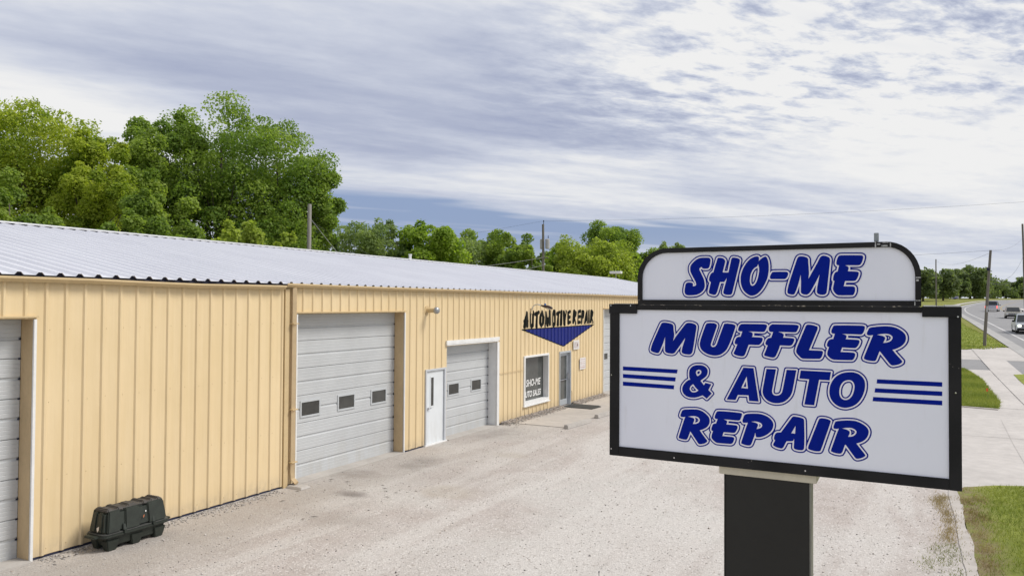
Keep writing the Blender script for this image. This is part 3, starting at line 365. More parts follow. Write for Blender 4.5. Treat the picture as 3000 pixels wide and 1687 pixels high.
OUTLINES=[
[[(6151,13567),(6133,13656),(6132,13776),(6144,13916),(6178,14136),(6201,14236),(6240,14336),(6285,14396),(6331,14434),(6411,14474),(6511,14492),(6631,14494),(6771,14477),(6851,14449),(6911,14409),(6941,14376),(6971,14316),(6984,14236),(6991,14219),(7020,14236),(7016,14296),(6980,14416),(6670,14996),(6617,15116),(6586,15216),(6568,15296),(6559,15396),(6560,15496),(6571,15596),(6606,15716),(6671,15825),(6811,15986),(6900,16076),(7011,16173),(7111,16244),(7215,16296),(7331,16337),(7451,16365),(7591,16379),(7831,16379),(8031,16372),(8151,16347),(8211,16312),(8264,16256),(8298,16196),(8318,16136),(8328,16016),(8318,15916),(8280,15716),(8231,15541),(8191,15456),(8151,15408),(8078,15356),(8023,15336),(7891,15323),(7711,15333),(7651,15342),(7558,15376),(7511,15417),(7491,15421),(7479,15396),(7491,15341),(7749,14816),(7807,14676),(7842,14556),(7878,14356),(7894,14176),(7888,14076),(7871,13986),(7845,13896),(7810,13816),(7732,13696),(7671,13625),(7591,13553),(7491,13484),(7371,13418),(7251,13367),(7131,13334),(6891,13302),(6591,13294),(6471,13302),(6391,13320),(6311,13354),(6233,13416),(6191,13476)],[(8011,13554),(7994,13636),(8002,13756),(8130,14356),(8054,14436),(8015,14516),(8001,14616),(8021,14736),(8074,14916),(8107,14996),(8152,15076),(8200,15136),(8243,15176),(8298,15216),(8351,15240),(8362,15256),(8611,16114),(8646,16216),(8680,16276),(8725,16316),(8791,16342),(8891,16349),(9011,16338),(9091,16322),(9172,16296),(9274,16236),(9340,16176),(9381,16116),(9407,16056),(9423,15976),(9419,15896),(9391,15756),(9262,15236),(9271,15228),(9471,15223),(9484,15236),(9494,15276),(9671,16127),(9701,16196),(9770,16296),(9811,16321),(9911,16339),(9971,16340),(10131,16315),(10211,16296),(10351,16238),(10431,16197),(10462,16156),(10492,16056),(10498,16016),(10492,15916),(10315,15136),(9966,13656),(9929,13536),(9900,13476),(9856,13416),(9811,13376),(9751,13347),(9651,13333),(9471,13335),(9331,13359),(9251,13384),(9191,13416),(9130,13476),(9092,13556),(9082,13616),(9083,13676),(9096,13756),(9222,14236),(9236,14296),(9231,14301),(9031,14303),(9012,14296),(8882,13836),(8832,13676),(8780,13536),(8731,13449),(8681,13396),(8631,13363),(8551,13335),(8471,13334),(8371,13349),(8291,13368),(8151,13419),(8087,13456),(8031,13513)],[(10371,14314),(10359,14416),(10352,14556),(10354,14696),(10367,14836),(10387,14956),(10427,15116),(10477,15276),(10542,15436),(10623,15596),(10717,15756),(10813,15896),(10912,16016),(11011,16116),(11131,16216),(11231,16277),(11351,16330),(11451,16365),(11531,16381),(11611,16387),(11711,16375),(11757,16356),(11838,16296),(11866,16256),(11875,16216),(11891,16198),(12071,16316),(12131,16343),(12191,16356),(12251,16351),(12311,16332),(12341,16316),(12387,16276),(12437,16196),(12480,16096),(12533,15916),(12555,15796),(12576,15556),(12573,15276),(12558,15096),(12560,15076),(12571,15065),(12631,15154),(12671,15185),(12711,15207),(12791,15224),(13171,15230),(13571,15223),(13711,15216),(13791,15186),(13831,15159),(13876,15116),(13910,15056),(13920,15016),(13924,14936),(13908,14856),(13883,14776),(13858,14716),(13824,14656),(13778,14596),(13737,14556),(13675,14516),(13631,14498),(13551,14483),(12631,14492),(12591,14498),(12562,14516),(12491,14594),(12471,14632),(12361,14356),(12288,14196),(12211,14046),(12131,13907),(12042,13776),(11946,13656),(11855,13556),(11769,13476),(11671,13401),(11591,13356),(11451,13302),(11331,13277),(11211,13276),(11091,13304),(10951,13371),(10856,13436),(10759,13516),(10660,13616),(10584,13716),(10507,13856),(10451,13996),(10407,14136)],[(11231,14379),(11226,14556),(11245,14776),(11264,14876),(11300,14996),(11381,15176),(11434,15256),(11527,15356),(11671,15439),(11684,15416),(11690,15276),(11675,15076),(11631,14836),(11561,14576),(11525,14476),(11487,14396),(11439,14316),(11391,14257),(11362,14236),(11311,14212),(11291,14218),(11265,14256),(11238,14336)],[(13671,13591),(13665,13696),(13684,13876),(13760,14216),(13813,14416),(14266,15856),(14333,16056),(14370,16136),(14411,16199),(14491,16275),(14571,16309),(14631,16319),(14771,16319),(14871,16306),(15011,16271),(15091,16241),(15171,16196),(15230,16136),(15265,16076),(15284,16016),(15293,15936),(15296,15756),(15333,15296),(15341,15116),(15351,15091),(15712,15776),(15883,16136),(15926,16196),(15971,16242),(16015,16276),(16071,16307),(16151,16331),(16211,16336),(16291,16327),(16371,16310),(16451,16283),(16531,16245),(16611,16196),(16679,16136),(16723,16056),(16742,15936),(16739,15756),(16534,13736),(16511,13596),(16490,13536),(16451,13472),(16391,13413),(16331,13377),(16251,13349),(16191,13339),(16091,13339),(15991,13351),(15911,13370),(15831,13405),(15751,13463),(15711,13506),(15695,13536),(15672,13596),(15665,13656),(15673,13836),(15703,14076),(15704,14096),(15691,14116),(15506,13756),(15438,13636),(15383,13556),(15315,13476),(15248,13416),(15171,13373),(15111,13356),(15011,13347),(14931,13355),(14831,13380),(14771,13402),(14711,13439),(14638,13516),(14607,13576),(14588,13676),(14591,14108),(14586,14056),(14571,14041),(14478,13756),(14387,13536),(14355,13476),(14326,13436),(14309,13416),(14252,13376),(14171,13355),(14091,13353),(13971,13368),(13871,13393),(13811,13418),(13751,13459),(13702,13516)],[(16731,13868),(16731,13936),(16742,14016),(16813,14356),(16764,14416),(16742,14476),(16738,14576),(16752,14716),(16783,14856),(16810,14936),(16876,15056),(16931,15117),(16991,15152),(17054,15176),(17110,15436),(17051,15462),(16991,15518),(16969,15556),(16951,15616),(16948,15696),(16973,15876),(17010,16016),(17056,16136),(17125,16236),(17191,16293),(17271,16324),(17431,16333),(17591,16332),(18411,16311),(18671,16298),(18751,16276),(18839,16216),(18868,16176),(18882,16076),(18882,16016),(18864,15916),(18822,15756),(18791,15672),(18751,15590),(18716,15536),(18682,15496),(18611,15438),(18531,15410),(18371,15403),(18111,15408),(17951,15408),(17942,15396),(17952,15356),(17954,15296),(17939,15216),(17949,15196),(18191,15186),(18371,15166),(18451,15148),(18511,15113),(18574,15056),(18587,15036),(18597,14996),(18597,14896),(18590,14836),(18541,14676),(18500,14576),(18435,14456),(18387,14396),(18331,14352),(18251,14317),(18191,14307),(17711,14309),(17692,14296),(17658,14156),(17671,14144),(17971,14143),(18151,14135),(18211,14116),(18291,14068),(18311,14049),(18330,14016),(18362,13896),(18358,13716),(18345,13636),(18322,13556),(18289,13476),(18239,13396),(18211,13366),(18166,13336),(18091,13312),(17811,13303),(17471,13301),(17191,13311),(17111,13331),(17011,13386),(16951,13436),(16879,13516),(16824,13596),(16780,13676),(16751,13755)]],
[[(6051,13592),(6041,13656),(6039,13776),(6051,13916),(6084,14136),(6111,14256),(6147,14356),(6199,14436),(6231,14472),(6291,14519),(6411,14570),(6531,14585),(6631,14586),(6771,14571),(6789,14576),(6587,14956),(6534,15076),(6496,15196),(6478,15276),(6468,15376),(6468,15496),(6481,15616),(6524,15756),(6591,15872),(6671,15971),(6831,16137),(6951,16243),(7053,16316),(7171,16377),(7311,16427),(7431,16455),(7571,16470),(7711,16473),(8051,16462),(8171,16439),(8271,16382),(8331,16320),(8371,16257),(8407,16156),(8419,16076),(8419,15996),(8408,15896),(8379,15736),(8378,15716),(8391,15696),(8562,16256),(8595,16316),(8631,16357),(8671,16391),(8731,16422),(8771,16432),(8851,16441),(8911,16441),(9031,16428),(9111,16412),(9191,16387),(9291,16336),(9351,16293),(9410,16236),(9464,16156),(9497,16076),(9521,15936),(9531,15923),(9591,16177),(9618,16236),(9671,16317),(9700,16356),(9731,16383),(9791,16411),(9891,16430),(9951,16433),(10071,16420),(10231,16385),(10331,16350),(10471,16281),(10511,16247),(10545,16196),(10582,16076),(10591,15996),(10582,15896),(10536,15676),(10551,15657),(10634,15796),(10731,15940),(10842,16076),(10951,16186),(11058,16276),(11211,16369),(11311,16414),(11411,16449),(11511,16471),(11591,16478),(11691,16474),(11771,16450),(11811,16430),(11931,16338),(12031,16399),(12111,16433),(12191,16448),(12271,16441),(12371,16405),(12457,16336),(12520,16236),(12570,16116),(12623,15936),(12658,15716),(12668,15556),(12667,15296),(12671,15291),(12771,15315),(12871,15321),(13471,15319),(13711,15309),(13791,15288),(13831,15269),(13891,15229),(13951,15168),(14176,15876),(14250,16096),(14287,16176),(14351,16272),(14417,16336),(14451,16358),(14511,16386),(14571,16402),(14691,16414),(14791,16410),(14971,16379),(15051,16355),(15151,16314),(15231,16266),(15284,16216),(15338,16136),(15374,16036),(15385,15936),(15389,15756),(15411,15469),(15414,15456),(15431,15438),(15631,15821),(15800,16176),(15856,16256),(15911,16312),(15951,16343),(16051,16398),(16131,16421),(16211,16428),(16311,16417),(16405,16396),(16491,16366),(16591,16317),(16671,16266),(16731,16213),(16764,16176),(16807,16096),(16830,15996),(16835,15856),(16830,15736),(16765,15076),(16771,15063),(16805,15116),(16860,15176),(16978,15256),(17004,15376),(16941,15436),(16911,15473),(16878,15536),(16861,15596),(16856,15696),(16873,15836),(16914,16016),(16973,16176),(17008,16236),(17055,16296),(17120,16356),(17171,16385),(17251,16414),(17431,16425),(18431,16402),(18711,16386),(18811,16347),(18891,16291),(18931,16250),(18951,16216),(18963,16176),(18974,16076),(18971,15992),(18930,15796),(18906,15716),(18867,15616),(18831,15545),(18787,15476),(18731,15414),(18671,15367),(18591,15332),(18531,15318),(18371,15311),(18050,15316),(18047,15296),(18051,15289),(18071,15284),(18211,15276),(18371,15259),(18471,15238),(18511,15221),(18571,15183),(18644,15116),(18678,15056),(18689,14996),(18688,14876),(18680,14816),(18659,14736),(18592,14556),(18518,14416),(18451,14330),(18371,14268),(18291,14233),(18207,14216),(18251,14200),(18351,14138),(18375,14116),(18404,14076),(18445,13956),(18455,13896),(18450,13716),(18435,13616),(18406,13516),(18371,13436),(18325,13356),(18271,13296),(18212,13256),(18171,13237),(18111,13222),(17811,13211),(17451,13210),(17191,13219),(17071,13247),(16951,13316),(16881,13376),(16811,13453),(16753,13536),(16706,13616),(16673,13696),(16651,13776),(16631,13785),(16601,13576),(16573,13496),(16524,13416),(16451,13342),(16391,13305),(16311,13272),(16251,13256),(16171,13246),(16091,13247),(15991,13258),(15871,13286),(15771,13334),(15691,13393),(15622,13476),(15587,13556),(15571,13679),(15566,13656),(15551,13649),(15509,13576),(15453,13496),(15371,13402),(15311,13349),(15271,13322),(15211,13290),(15131,13266),(15031,13254),(14931,13262),(14831,13283),(14731,13319),(14642,13376),(14582,13436),(14531,13519),(14511,13576),(14438,13436),(14396,13376),(14356,13336),(14291,13293),(14191,13265),(14091,13261),(13951,13278),(13851,13303),(13751,13346),(13671,13408),(13632,13456),(13611,13490),(13585,13556),(13578,13596),(13573,13696),(13594,13896),(13632,14076),(13718,14416),(13711,14427),(13631,14402),(13571,14393),(13291,14390),(12611,14400),(12551,14415),(12511,14438),(12491,14430),(12371,14156),(12289,13996),(12208,13856),(12111,13715),(12016,13596),(11931,13503),(11831,13408),(11739,13336),(11611,13262),(11471,13212),(11331,13185),(11171,13188),(11051,13220),(10931,13276),(10811,13354),(10711,13435),(10591,13554),(10489,13696),(10424,13816),(10360,13976),(10312,14136),(10283,14276),(10262,14436),(10251,14461),(10061,13656),(10012,13496),(9971,13416),(9926,13356),(9857,13296),(9771,13257),(9671,13242),(9551,13239),(9391,13253),(9291,13273),(9211,13300),(9151,13333),(9111,13362),(9060,13416),(9007,13516),(8991,13596),(8991,13676),(9002,13756),(9030,13876),(9117,14196),(9111,14206),(9091,14209),(9081,14196),(8923,13656),(8853,13476),(8807,13396),(8731,13318),(8651,13270),(8571,13246),(8451,13243),(8271,13278),(8111,13336),(8013,13396),(7959,13456),(7920,13536),(7903,13616),(7907,13756),(7891,13773),(7818,13656),(7732,13556),(7651,13483),(7531,13400),(7411,13335),(7271,13277),(7151,13244),(6911,13212),(6611,13202),(6471,13210),(6371,13230),(6291,13262),(6251,13283),(6191,13328),(6151,13372),(6097,13456),(6064,13536)],[(7651,15226),(7647,15236),(7651,15243),(7671,15245),(7891,15231),(8011,15238),(8111,15270),(8191,15320),(8228,15356),(8271,15410),(8311,15493),(8323,15476),(8320,15456),(8281,15316),(8191,15253),(8111,15174),(8044,15076),(7991,14956),(7936,14776),(7911,14661),(7832,14856)],[(7971,14353),(7971,14389),(8018,14336),(8027,14316),(8002,14216),(7990,14156)],[(8371,15629),(8364,15636),(8362,15656),(8371,15702),(8391,15696)],[(9391,15318),(9380,15336),(9431,15535),(9445,15516),(9441,15476),(9411,15331)],[(9451,15528),(9434,15536),(9451,15616),(9461,15576)],[(9471,15627),(9464,15656),(9471,15697),(9478,15676)],[(11331,14342),(11320,14416),(11318,14556),(11336,14756),(11360,14876),(11391,14976),(11464,15136),(11511,15204),(11591,15287),(11598,15276),(11598,15256),(11582,15076),(11546,14876),(11511,14736),(11471,14599),(11433,14496),(11368,14376),(11351,14352)],[(16691,14233),(16682,14276),(16691,14357),(16707,14316)]],
[[(3470,9042),(3454,9102),(3453,9182),(3479,9302),(3518,9442),(3580,9622),(3857,10262),(4220,11062),(4316,11242),(4370,11299),(4430,11336),(4490,11359),(4590,11375),(4730,11375),(4870,11358),(5030,11331),(5210,11287),(5290,11256),(5370,11203),(5427,11122),(5449,11062),(5462,11002),(5485,10702),(5530,10338),(6221,11242),(6310,11321),(6390,11360),(6470,11380),(6570,11391),(6670,11387),(6770,11375),(6870,11353),(6970,11322),(7070,11280),(7161,11222),(7222,11142),(7250,11053),(7258,10982),(7253,10882),(7230,10726),(7052,9582),(6973,9122),(6943,9022),(6896,8922),(6850,8857),(6770,8793),(6698,8762),(6630,8747),(6510,8742),(6370,8750),(6270,8762),(6170,8785),(6090,8813),(6010,8859),(5956,8922),(5946,8942),(5922,9002),(5913,9062),(5925,9202),(5980,9442),(5981,9462),(5970,9470),(5564,8902),(5501,8842),(5470,8821),(5390,8786),(5310,8770),(5190,8764),(5070,8772),(4950,8790),(4830,8818),(4770,8841),(4690,8889),(4628,8962),(4596,9062),(4587,9162),(4584,9422),(4579,9442),(4570,9451),(4445,9142),(4352,8942),(4290,8853),(4250,8817),(4186,8782),(4110,8765),(4010,8771),(3870,8796),(3766,8822),(3690,8851),(3530,8929),(3499,8962)],[(7330,9495),(7312,9622),(7315,9742),(7328,9842),(7354,9962),(7402,10142),(7547,10582),(7750,11148),(7790,11227),(7873,11342),(7900,11362),(7930,11373),(8170,11406),(8310,11405),(8530,11382),(8650,11341),(8730,11291),(8781,11222),(8795,11182),(8804,11142),(8805,11082),(8784,10982),(8722,10782),(8363,9722),(8353,9642),(8362,9622),(8381,9602),(8410,9587),(8470,9599),(8530,9635),(8568,9682),(8610,9762),(8697,10022),(9048,11022),(9165,11302),(9190,11339),(9230,11362),(9410,11387),(9510,11389),(9770,11365),(9910,11342),(9990,11318),(10110,11268),(10139,11242),(10158,11202),(10178,11102),(10180,11042),(10174,11002),(10156,10922),(10100,10742),(9895,10142),(9783,9842),(9700,9642),(9607,9442),(9502,9262),(9387,9122),(9258,9002),(9110,8896),(8970,8826),(8830,8781),(8690,8752),(8530,8740),(8390,8748),(8250,8769),(8110,8801),(7950,8854),(7830,8909),(7690,8993),(7570,9087),(7470,9187),(7407,9282),(7356,9402)],[(9850,9060),(9845,9102),(9850,9129),(9952,9342),(10071,9642),(9983,9702),(9950,9744),(9926,9802),(9920,9882),(9927,9942),(9946,10022),(9976,10102),(10021,10202),(10071,10282),(10134,10342),(10210,10385),(10270,10407),(10372,10422),(10384,10442),(10438,10602),(10430,10610),(10370,10615),(10310,10635),(10207,10702),(10185,10742),(10174,10822),(10174,10882),(10185,10942),(10258,11142),(10310,11229),(10370,11290),(10430,11333),(10530,11369),(10770,11382),(11050,11384),(11950,11386),(12190,11379),(12270,11361),(12390,11308),(12410,11290),(12428,11262),(12437,11222),(12450,11197),(12523,11282),(12590,11337),(12670,11378),(12750,11395),(13650,11397),(14150,11391),(14350,11383),(14450,11363),(14570,11314),(14590,11299),(14615,11262),(14637,11182),(14636,11102),(14577,10922),(14534,10822),(14470,10722),(14410,10670),(14330,10639),(14270,10632),(13630,10637),(13610,10633),(13603,10622),(13615,10582),(13615,10442),(13630,10433),(13950,10422),(14210,10395),(14250,10374),(14270,10353),(14321,10282),(14340,10222),(14333,10122),(14310,10042),(14278,9962),(14190,9808),(14137,9742),(14070,9693),(14030,9675),(13970,9658),(13850,9650),(13350,9656),(13330,9650),(13287,9502),(13230,9353),(13084,9002),(13050,8940),(12996,8862),(12950,8816),(12870,8771),(12810,8755),(12750,8748),(12630,8756),(12350,8812),(12150,8865),(12110,8887),(12085,8922),(12048,9002),(12045,9082),(12079,9182),(12164,9382),(12263,9662),(12188,9722),(12158,9762),(12136,9822),(12133,9902),(12140,9962),(12157,10022),(12202,10122),(12250,10204),(12331,10302),(12433,10362),(12562,10402),(12570,10416),(12635,10622),(12550,10639),(12510,10658),(12410,10737),(12384,10782),(12370,10871),(12310,10757),(12250,10685),(12190,10639),(12110,10611),(12030,10606),(11450,10617),(11430,10613),(11425,10602),(11437,10522),(11430,10419),(11730,10413),(11990,10393),(12030,10384),(12061,10362),(12123,10282),(12145,10222),(12139,10122),(12105,10002),(12054,9902),(12001,9822),(11951,9762),(11890,9707),(11810,9659),(11730,9638),(11530,9633),(11130,9643),(11110,9636),(10930,9127),(10864,8962),(10826,8902),(10750,8827),(10710,8799),(10650,8775),(10550,8759),(10390,8770),(10170,8810),(10010,8869),(9918,8922),(9874,8982)],[(14270,9300),(14263,9362),(14274,9482),(14304,9602),(14370,9810),(14929,11242),(14973,11322),(14990,11344),(15030,11376),(15070,11394),(15130,11409),(15210,11414),(15370,11403),(15490,11385),(15590,11363),(15690,11329),(15850,11261),(15888,11222),(15901,11182),(15918,11082),(15917,11022),(15904,10962),(15855,10822),(15646,10282),(15388,9602),(15386,9582),(15910,9578),(16090,9569),(16153,9542),(16230,9473),(16256,9422),(16262,9322),(16254,9262),(16233,9182),(16195,9062),(16152,8962),(16111,8902),(16050,8845),(15990,8808),(15930,8790),(15870,8784),(15130,8760),(14830,8759),(14750,8773),(14686,8802),(14626,8842),(14538,8922),(14450,9013),(14390,9082),(14331,9162),(14297,9222)],[(16330,9803),(16320,9862),(16334,9982),(16379,10122),(16410,10193),(16452,10262),(16510,10323),(16570,10365),(16650,10403),(16750,10423),(16766,10442),(16813,10602),(16750,10620),(16710,10644),(16688,10662),(16630,10735),(16615,10782),(16616,10882),(16624,10942),(16639,11002),(16697,11162),(16790,11325),(16810,11348),(16850,11369),(17030,11395),(17530,11407),(18490,11407),(18770,11397),(18825,11382),(18910,11342),(18951,11302),(18963,11262),(18974,11182),(18971,11102),(18956,11022),(18970,11007),(19040,11162),(19088,11222),(19170,11269),(19250,11293),(19610,11352),(19970,11386),(20150,11394),(20310,11394),(20450,11384),(20590,11365),(20730,11330),(20870,11278),(21010,11208),(21117,11142),(21221,11062),(21327,10962),(21408,10862),(21461,10762),(21492,10662),(21507,10542),(21505,10442),(21489,10342),(21450,10217),(21388,10102),(21312,10002),(21235,9922),(21130,9837),(21010,9760),(20910,9706),(20752,9642),(20754,9622),(20874,9462),(21260,9002),(21268,8982),(21271,8942),(21250,8814),(21230,8777),(21110,8682),(21030,8634),(20950,8601),(20830,8563),(20670,8528),(20590,8523),(20510,8537),(20427,8582),(20370,8631),(20325,8682),(19890,9275),(19830,9358),(19815,9342),(19688,8982),(19651,8902),(19610,8846),(19570,8811),(19550,8798),(19490,8778),(19410,8770),(19250,8778),(19030,8806),(18930,8836),(18790,8895),(18750,8921),(18735,8942),(18711,9022),(18706,9062),(18708,9102),(18730,9187),(18805,9402),(19221,10522),(19210,10535),(19130,10532),(19050,10543),(18990,10575),(18930,10628),(18910,10648),(18893,10682),(18890,10830),(18885,10802),(18804,10682),(18750,10631),(18670,10593),(18550,10581),(17830,10593),(17810,10592),(17801,10582),(17809,10542),(17797,10442),(17810,10433),(18250,10423),(18390,10413),(18490,10397),(18521,10382),(18572,10342),(18625,10262),(18640,10222),(18638,10182),(18603,10042),(18575,9962),(18536,9882),(18486,9802),(18430,9733),(18373,9682),(18310,9645),(18250,9628),(18210,9624),(17990,9625),(17490,9642),(17457,9542),(17470,9529),(17890,9526),(18170,9505),(18231,9482),(18310,9425),(18330,9403),(18347,9362),(18354,9222),(18343,9142),(18315,9062),(18278,8982),(18230,8902),(18172,8842),(18110,8803),(18030,8783),(17690,8768),(17230,8760),(16890,8763),(16790,8779),(16686,8822),(16617,8862),(16550,8912),(16476,8982),(16409,9062),(16384,9102),(16359,9162),(16344,9242),(16350,9362),(16366,9442),(16435,9682),(16402,9702),(16370,9733)],[(20130,10652),(20117,10662),(20130,10674),(20150,10676),(20250,10672),(20330,10657),(20390,10636),(20430,10607),(20478,10562),(20487,10542),(20489,10502),(20476,10462),(20430,10391),(20376,10342),(20290,10298),(20230,10277),(20190,10271),(20182,10282),(20230,10422),(20230,10502),(20211,10562),(20199,10582),(20170,10620)]],
[[(3370,9052),(3362,9102),(3360,9182),(3394,9342),(3434,9482),(3489,9642),(3623,9962),(4026,10862),(4137,11102),(4220,11262),(4246,11302),(4302,11362),(4390,11419),(4470,11449),(4570,11466),(4730,11467),(4870,11451),(5030,11425),(5230,11377),(5330,11338),(5410,11289),(5441,11262),(5490,11198),(5533,11102),(5555,11002),(5576,10722),(5590,10612),(5595,10602),(5610,10594),(6152,11302),(6250,11392),(6370,11450),(6470,11474),(6570,11483),(6670,11480),(6770,11467),(6910,11438),(7010,11406),(7110,11363),(7208,11302),(7250,11261),(7294,11202),(7313,11162),(7339,11082),(7350,11002),(7344,10862),(7142,9562),(7062,9102),(7034,9002),(6979,8882),(6910,8786),(6810,8710),(6730,8676),(6650,8658),(6510,8650),(6370,8657),(6250,8672),(6150,8695),(6070,8722),(5960,8782),(5886,8862),(5838,8962),(5821,9062),(5810,9085),(5650,8862),(5570,8781),(5510,8738),(5390,8691),(5290,8675),(5210,8671),(5070,8680),(4930,8700),(4790,8735),(4710,8768),(4650,8805),(4610,8838),(4545,8922),(4510,9024),(4490,9016),(4435,8902),(4385,8822),(4350,8784),(4290,8733),(4210,8693),(4130,8675),(3990,8680),(3850,8706),(3730,8737),(3650,8768),(3490,8846),(3450,8876),(3416,8922)],[(7230,9533),(7220,9622),(7222,9742),(7234,9842),(7268,10002),(7362,10322),(7456,10602),(7673,11202),(7717,11282),(7790,11386),(7824,11422),(7850,11441),(7910,11463),(8090,11492),(8170,11498),(8310,11497),(8530,11475),(8630,11450),(8710,11415),(8789,11362),(8825,11322),(8864,11262),(8894,11162),(8897,11082),(8874,10962),(8805,10742),(8459,9722),(8470,9706),(8508,9762),(8535,9822),(8606,10042),(8958,11042),(9090,11358),(9130,11409),(9190,11446),(9230,11456),(9410,11479),(9490,11482),(9630,11473),(9930,11432),(10010,11409),(10150,11351),(10190,11322),(10230,11276),(10310,11360),(10410,11427),(10510,11459),(10750,11473),(11950,11478),(12190,11472),(12310,11444),(12430,11391),(12470,11361),(12550,11421),(12630,11462),(12750,11487),(13390,11490),(14150,11483),(14370,11474),(14450,11458),(14599,11402),(14657,11362),(14698,11302),(14730,11182),(14726,11082),(14675,10922),(14617,10782),(14583,10722),(14539,10662),(14450,10587),(14370,10555),(14330,10546),(14210,10538),(13710,10542),(13710,10526),(13717,10522),(14050,10506),(14210,10488),(14270,10470),(14330,10425),(14390,10344),(14412,10302),(14430,10240),(14450,10268),(14480,10342),(14837,11262),(14870,11333),(14919,11402),(15010,11470),(15130,11501),(15230,11505),(15390,11493),(15610,11453),(15710,11420),(15870,11353),(15910,11332),(15943,11302),(15971,11262),(15986,11222),(16009,11102),(16010,11022),(15990,10930),(15961,10842),(15517,9682),(15530,9671),(15910,9670),(16110,9659),(16210,9615),(16290,9544),(16304,9562),(16328,9642),(16290,9685),(16256,9742),(16231,9822),(16228,9862),(16231,9922),(16244,10002),(16296,10162),(16332,10242),(16370,10306),(16450,10393),(16530,10449),(16610,10487),(16670,10504),(16694,10522),(16696,10542),(16630,10590),(16570,10662),(16543,10702),(16528,10742),(16523,10802),(16531,10942),(16575,11102),(16610,11194),(16645,11262),(16734,11402),(16770,11433),(16810,11453),(16950,11479),(17250,11493),(17810,11502),(18490,11499),(18750,11493),(18850,11472),(18970,11413),(19010,11377),(19050,11311),(19150,11359),(19290,11396),(19590,11443),(19790,11465),(20130,11486),(20310,11486),(20470,11474),(20630,11450),(20750,11420),(20890,11369),(21050,11291),(21191,11202),(21290,11124),(21397,11022),(21492,10902),(21544,10802),(21576,10702),(21599,10562),(21597,10442),(21589,10382),(21576,10302),(21530,10170),(21470,10061),(21382,9942),(21290,9848),(21184,9762),(21050,9677),(20904,9602),(20898,9582),(21315,9082),(21343,9042),(21358,9002),(21364,8942),(21343,8802),(21330,8762),(21305,8722),(21270,8689),(21158,8602),(21070,8551),(20970,8510),(20850,8473),(20690,8437),(20610,8431),(20510,8442),(20470,8454),(20381,8502),(20309,8562),(20238,8642),(19870,9145),(19850,9164),(19764,8922),(19735,8862),(19694,8802),(19610,8726),(19570,8706),(19510,8688),(19410,8678),(19330,8681),(19130,8697),(19010,8716),(18910,8746),(18750,8812),(18710,8835),(18680,8862),(18643,8922),(18617,9022),(18615,9102),(18623,9142),(18710,9412),(19092,10442),(19030,10453),(18970,10480),(18930,10504),(18850,10577),(18830,10579),(18790,10547),(18710,10509),(18630,10492),(18524,10482),(18550,10474),(18630,10414),(18657,10382),(18718,10282),(18730,10242),(18731,10182),(18693,10022),(18658,9922),(18618,9842),(18556,9742),(18510,9685),(18430,9610),(18307,9542),(18370,9494),(18401,9462),(18425,9422),(18440,9362),(18446,9222),(18437,9142),(18406,9042),(18361,8942),(18300,8842),(18230,8771),(18150,8720),(18050,8692),(17690,8676),(17230,8668),(16870,8672),(16770,8690),(16650,8737),(16570,8782),(16490,8842),(16406,8922),(16350,8986),(16310,9046),(16290,9059),(16235,8922),(16170,8831),(16121,8782),(16050,8734),(15950,8700),(15870,8692),(15130,8668),(14830,8667),(14730,8683),(14630,8728),(14570,8769),(14488,8842),(14320,9022),(14270,9086),(14223,9162),(14184,9262),(14171,9362),(14181,9482),(14237,9702),(14230,9711),(14188,9662),(14110,9609),(14070,9591),(13990,9568),(13910,9559),(13730,9557),(13410,9562),(13396,9542),(13310,9302),(13167,8962),(13083,8822),(13027,8762),(12990,8732),(12930,8697),(12830,8665),(12730,8656),(12630,8663),(12530,8679),(12330,8722),(12090,8790),(12050,8817),(12026,8842),(11973,8942),(11955,9002),(11950,9062),(11955,9102),(11988,9202),(12074,9402),(12153,9622),(12090,9698),(12070,9733),(12050,9738),(12010,9691),(11930,9623),(11850,9576),(11770,9552),(11530,9541),(11190,9549),(11179,9542),(11019,9102),(10955,8942),(10910,8862),(10879,8822),(10830,8772),(10770,8728),(10670,8684),(10570,8668),(10490,8668),(10390,8677),(10150,8721),(10050,8752),(9970,8786),(9890,8830),(9850,8859),(9791,8942),(9755,9062),(9753,9102),(9758,9142),(9869,9382),(9956,9602),(9896,9662),(9868,9702),(9850,9740),(9830,9717),(9690,9402),(9572,9202),(9450,9055),(9306,8922),(9150,8813),(9010,8743),(8850,8691),(8670,8657),(8530,8648),(8390,8655),(8230,8679),(8090,8711),(7930,8763),(7770,8836),(7630,8923),(7504,9022),(7405,9122),(7376,9162),(7314,9262),(7273,9362),(7239,9482)],[(10110,10439),(10103,10442),(10103,10462),(10150,10603),(10170,10613),(10252,10562),(10297,10542),(10310,10530),(10310,10516),(10190,10477)],[(11790,10502),(11850,10511),(12050,10514),(12150,10527),(12210,10547),(12250,10569),(12310,10615),(12350,10659),(12370,10650),(12430,10600),(12510,10551),(12515,10542),(12502,10502),(12490,10477),(12410,10453),(12290,10388),(12210,10313),(12190,10349),(12131,10422),(12070,10467),(12010,10484)],[(20330,10422),(20314,10542),(20330,10560),(20370,10538),(20387,10522),(20393,10502),(20369,10462)]],
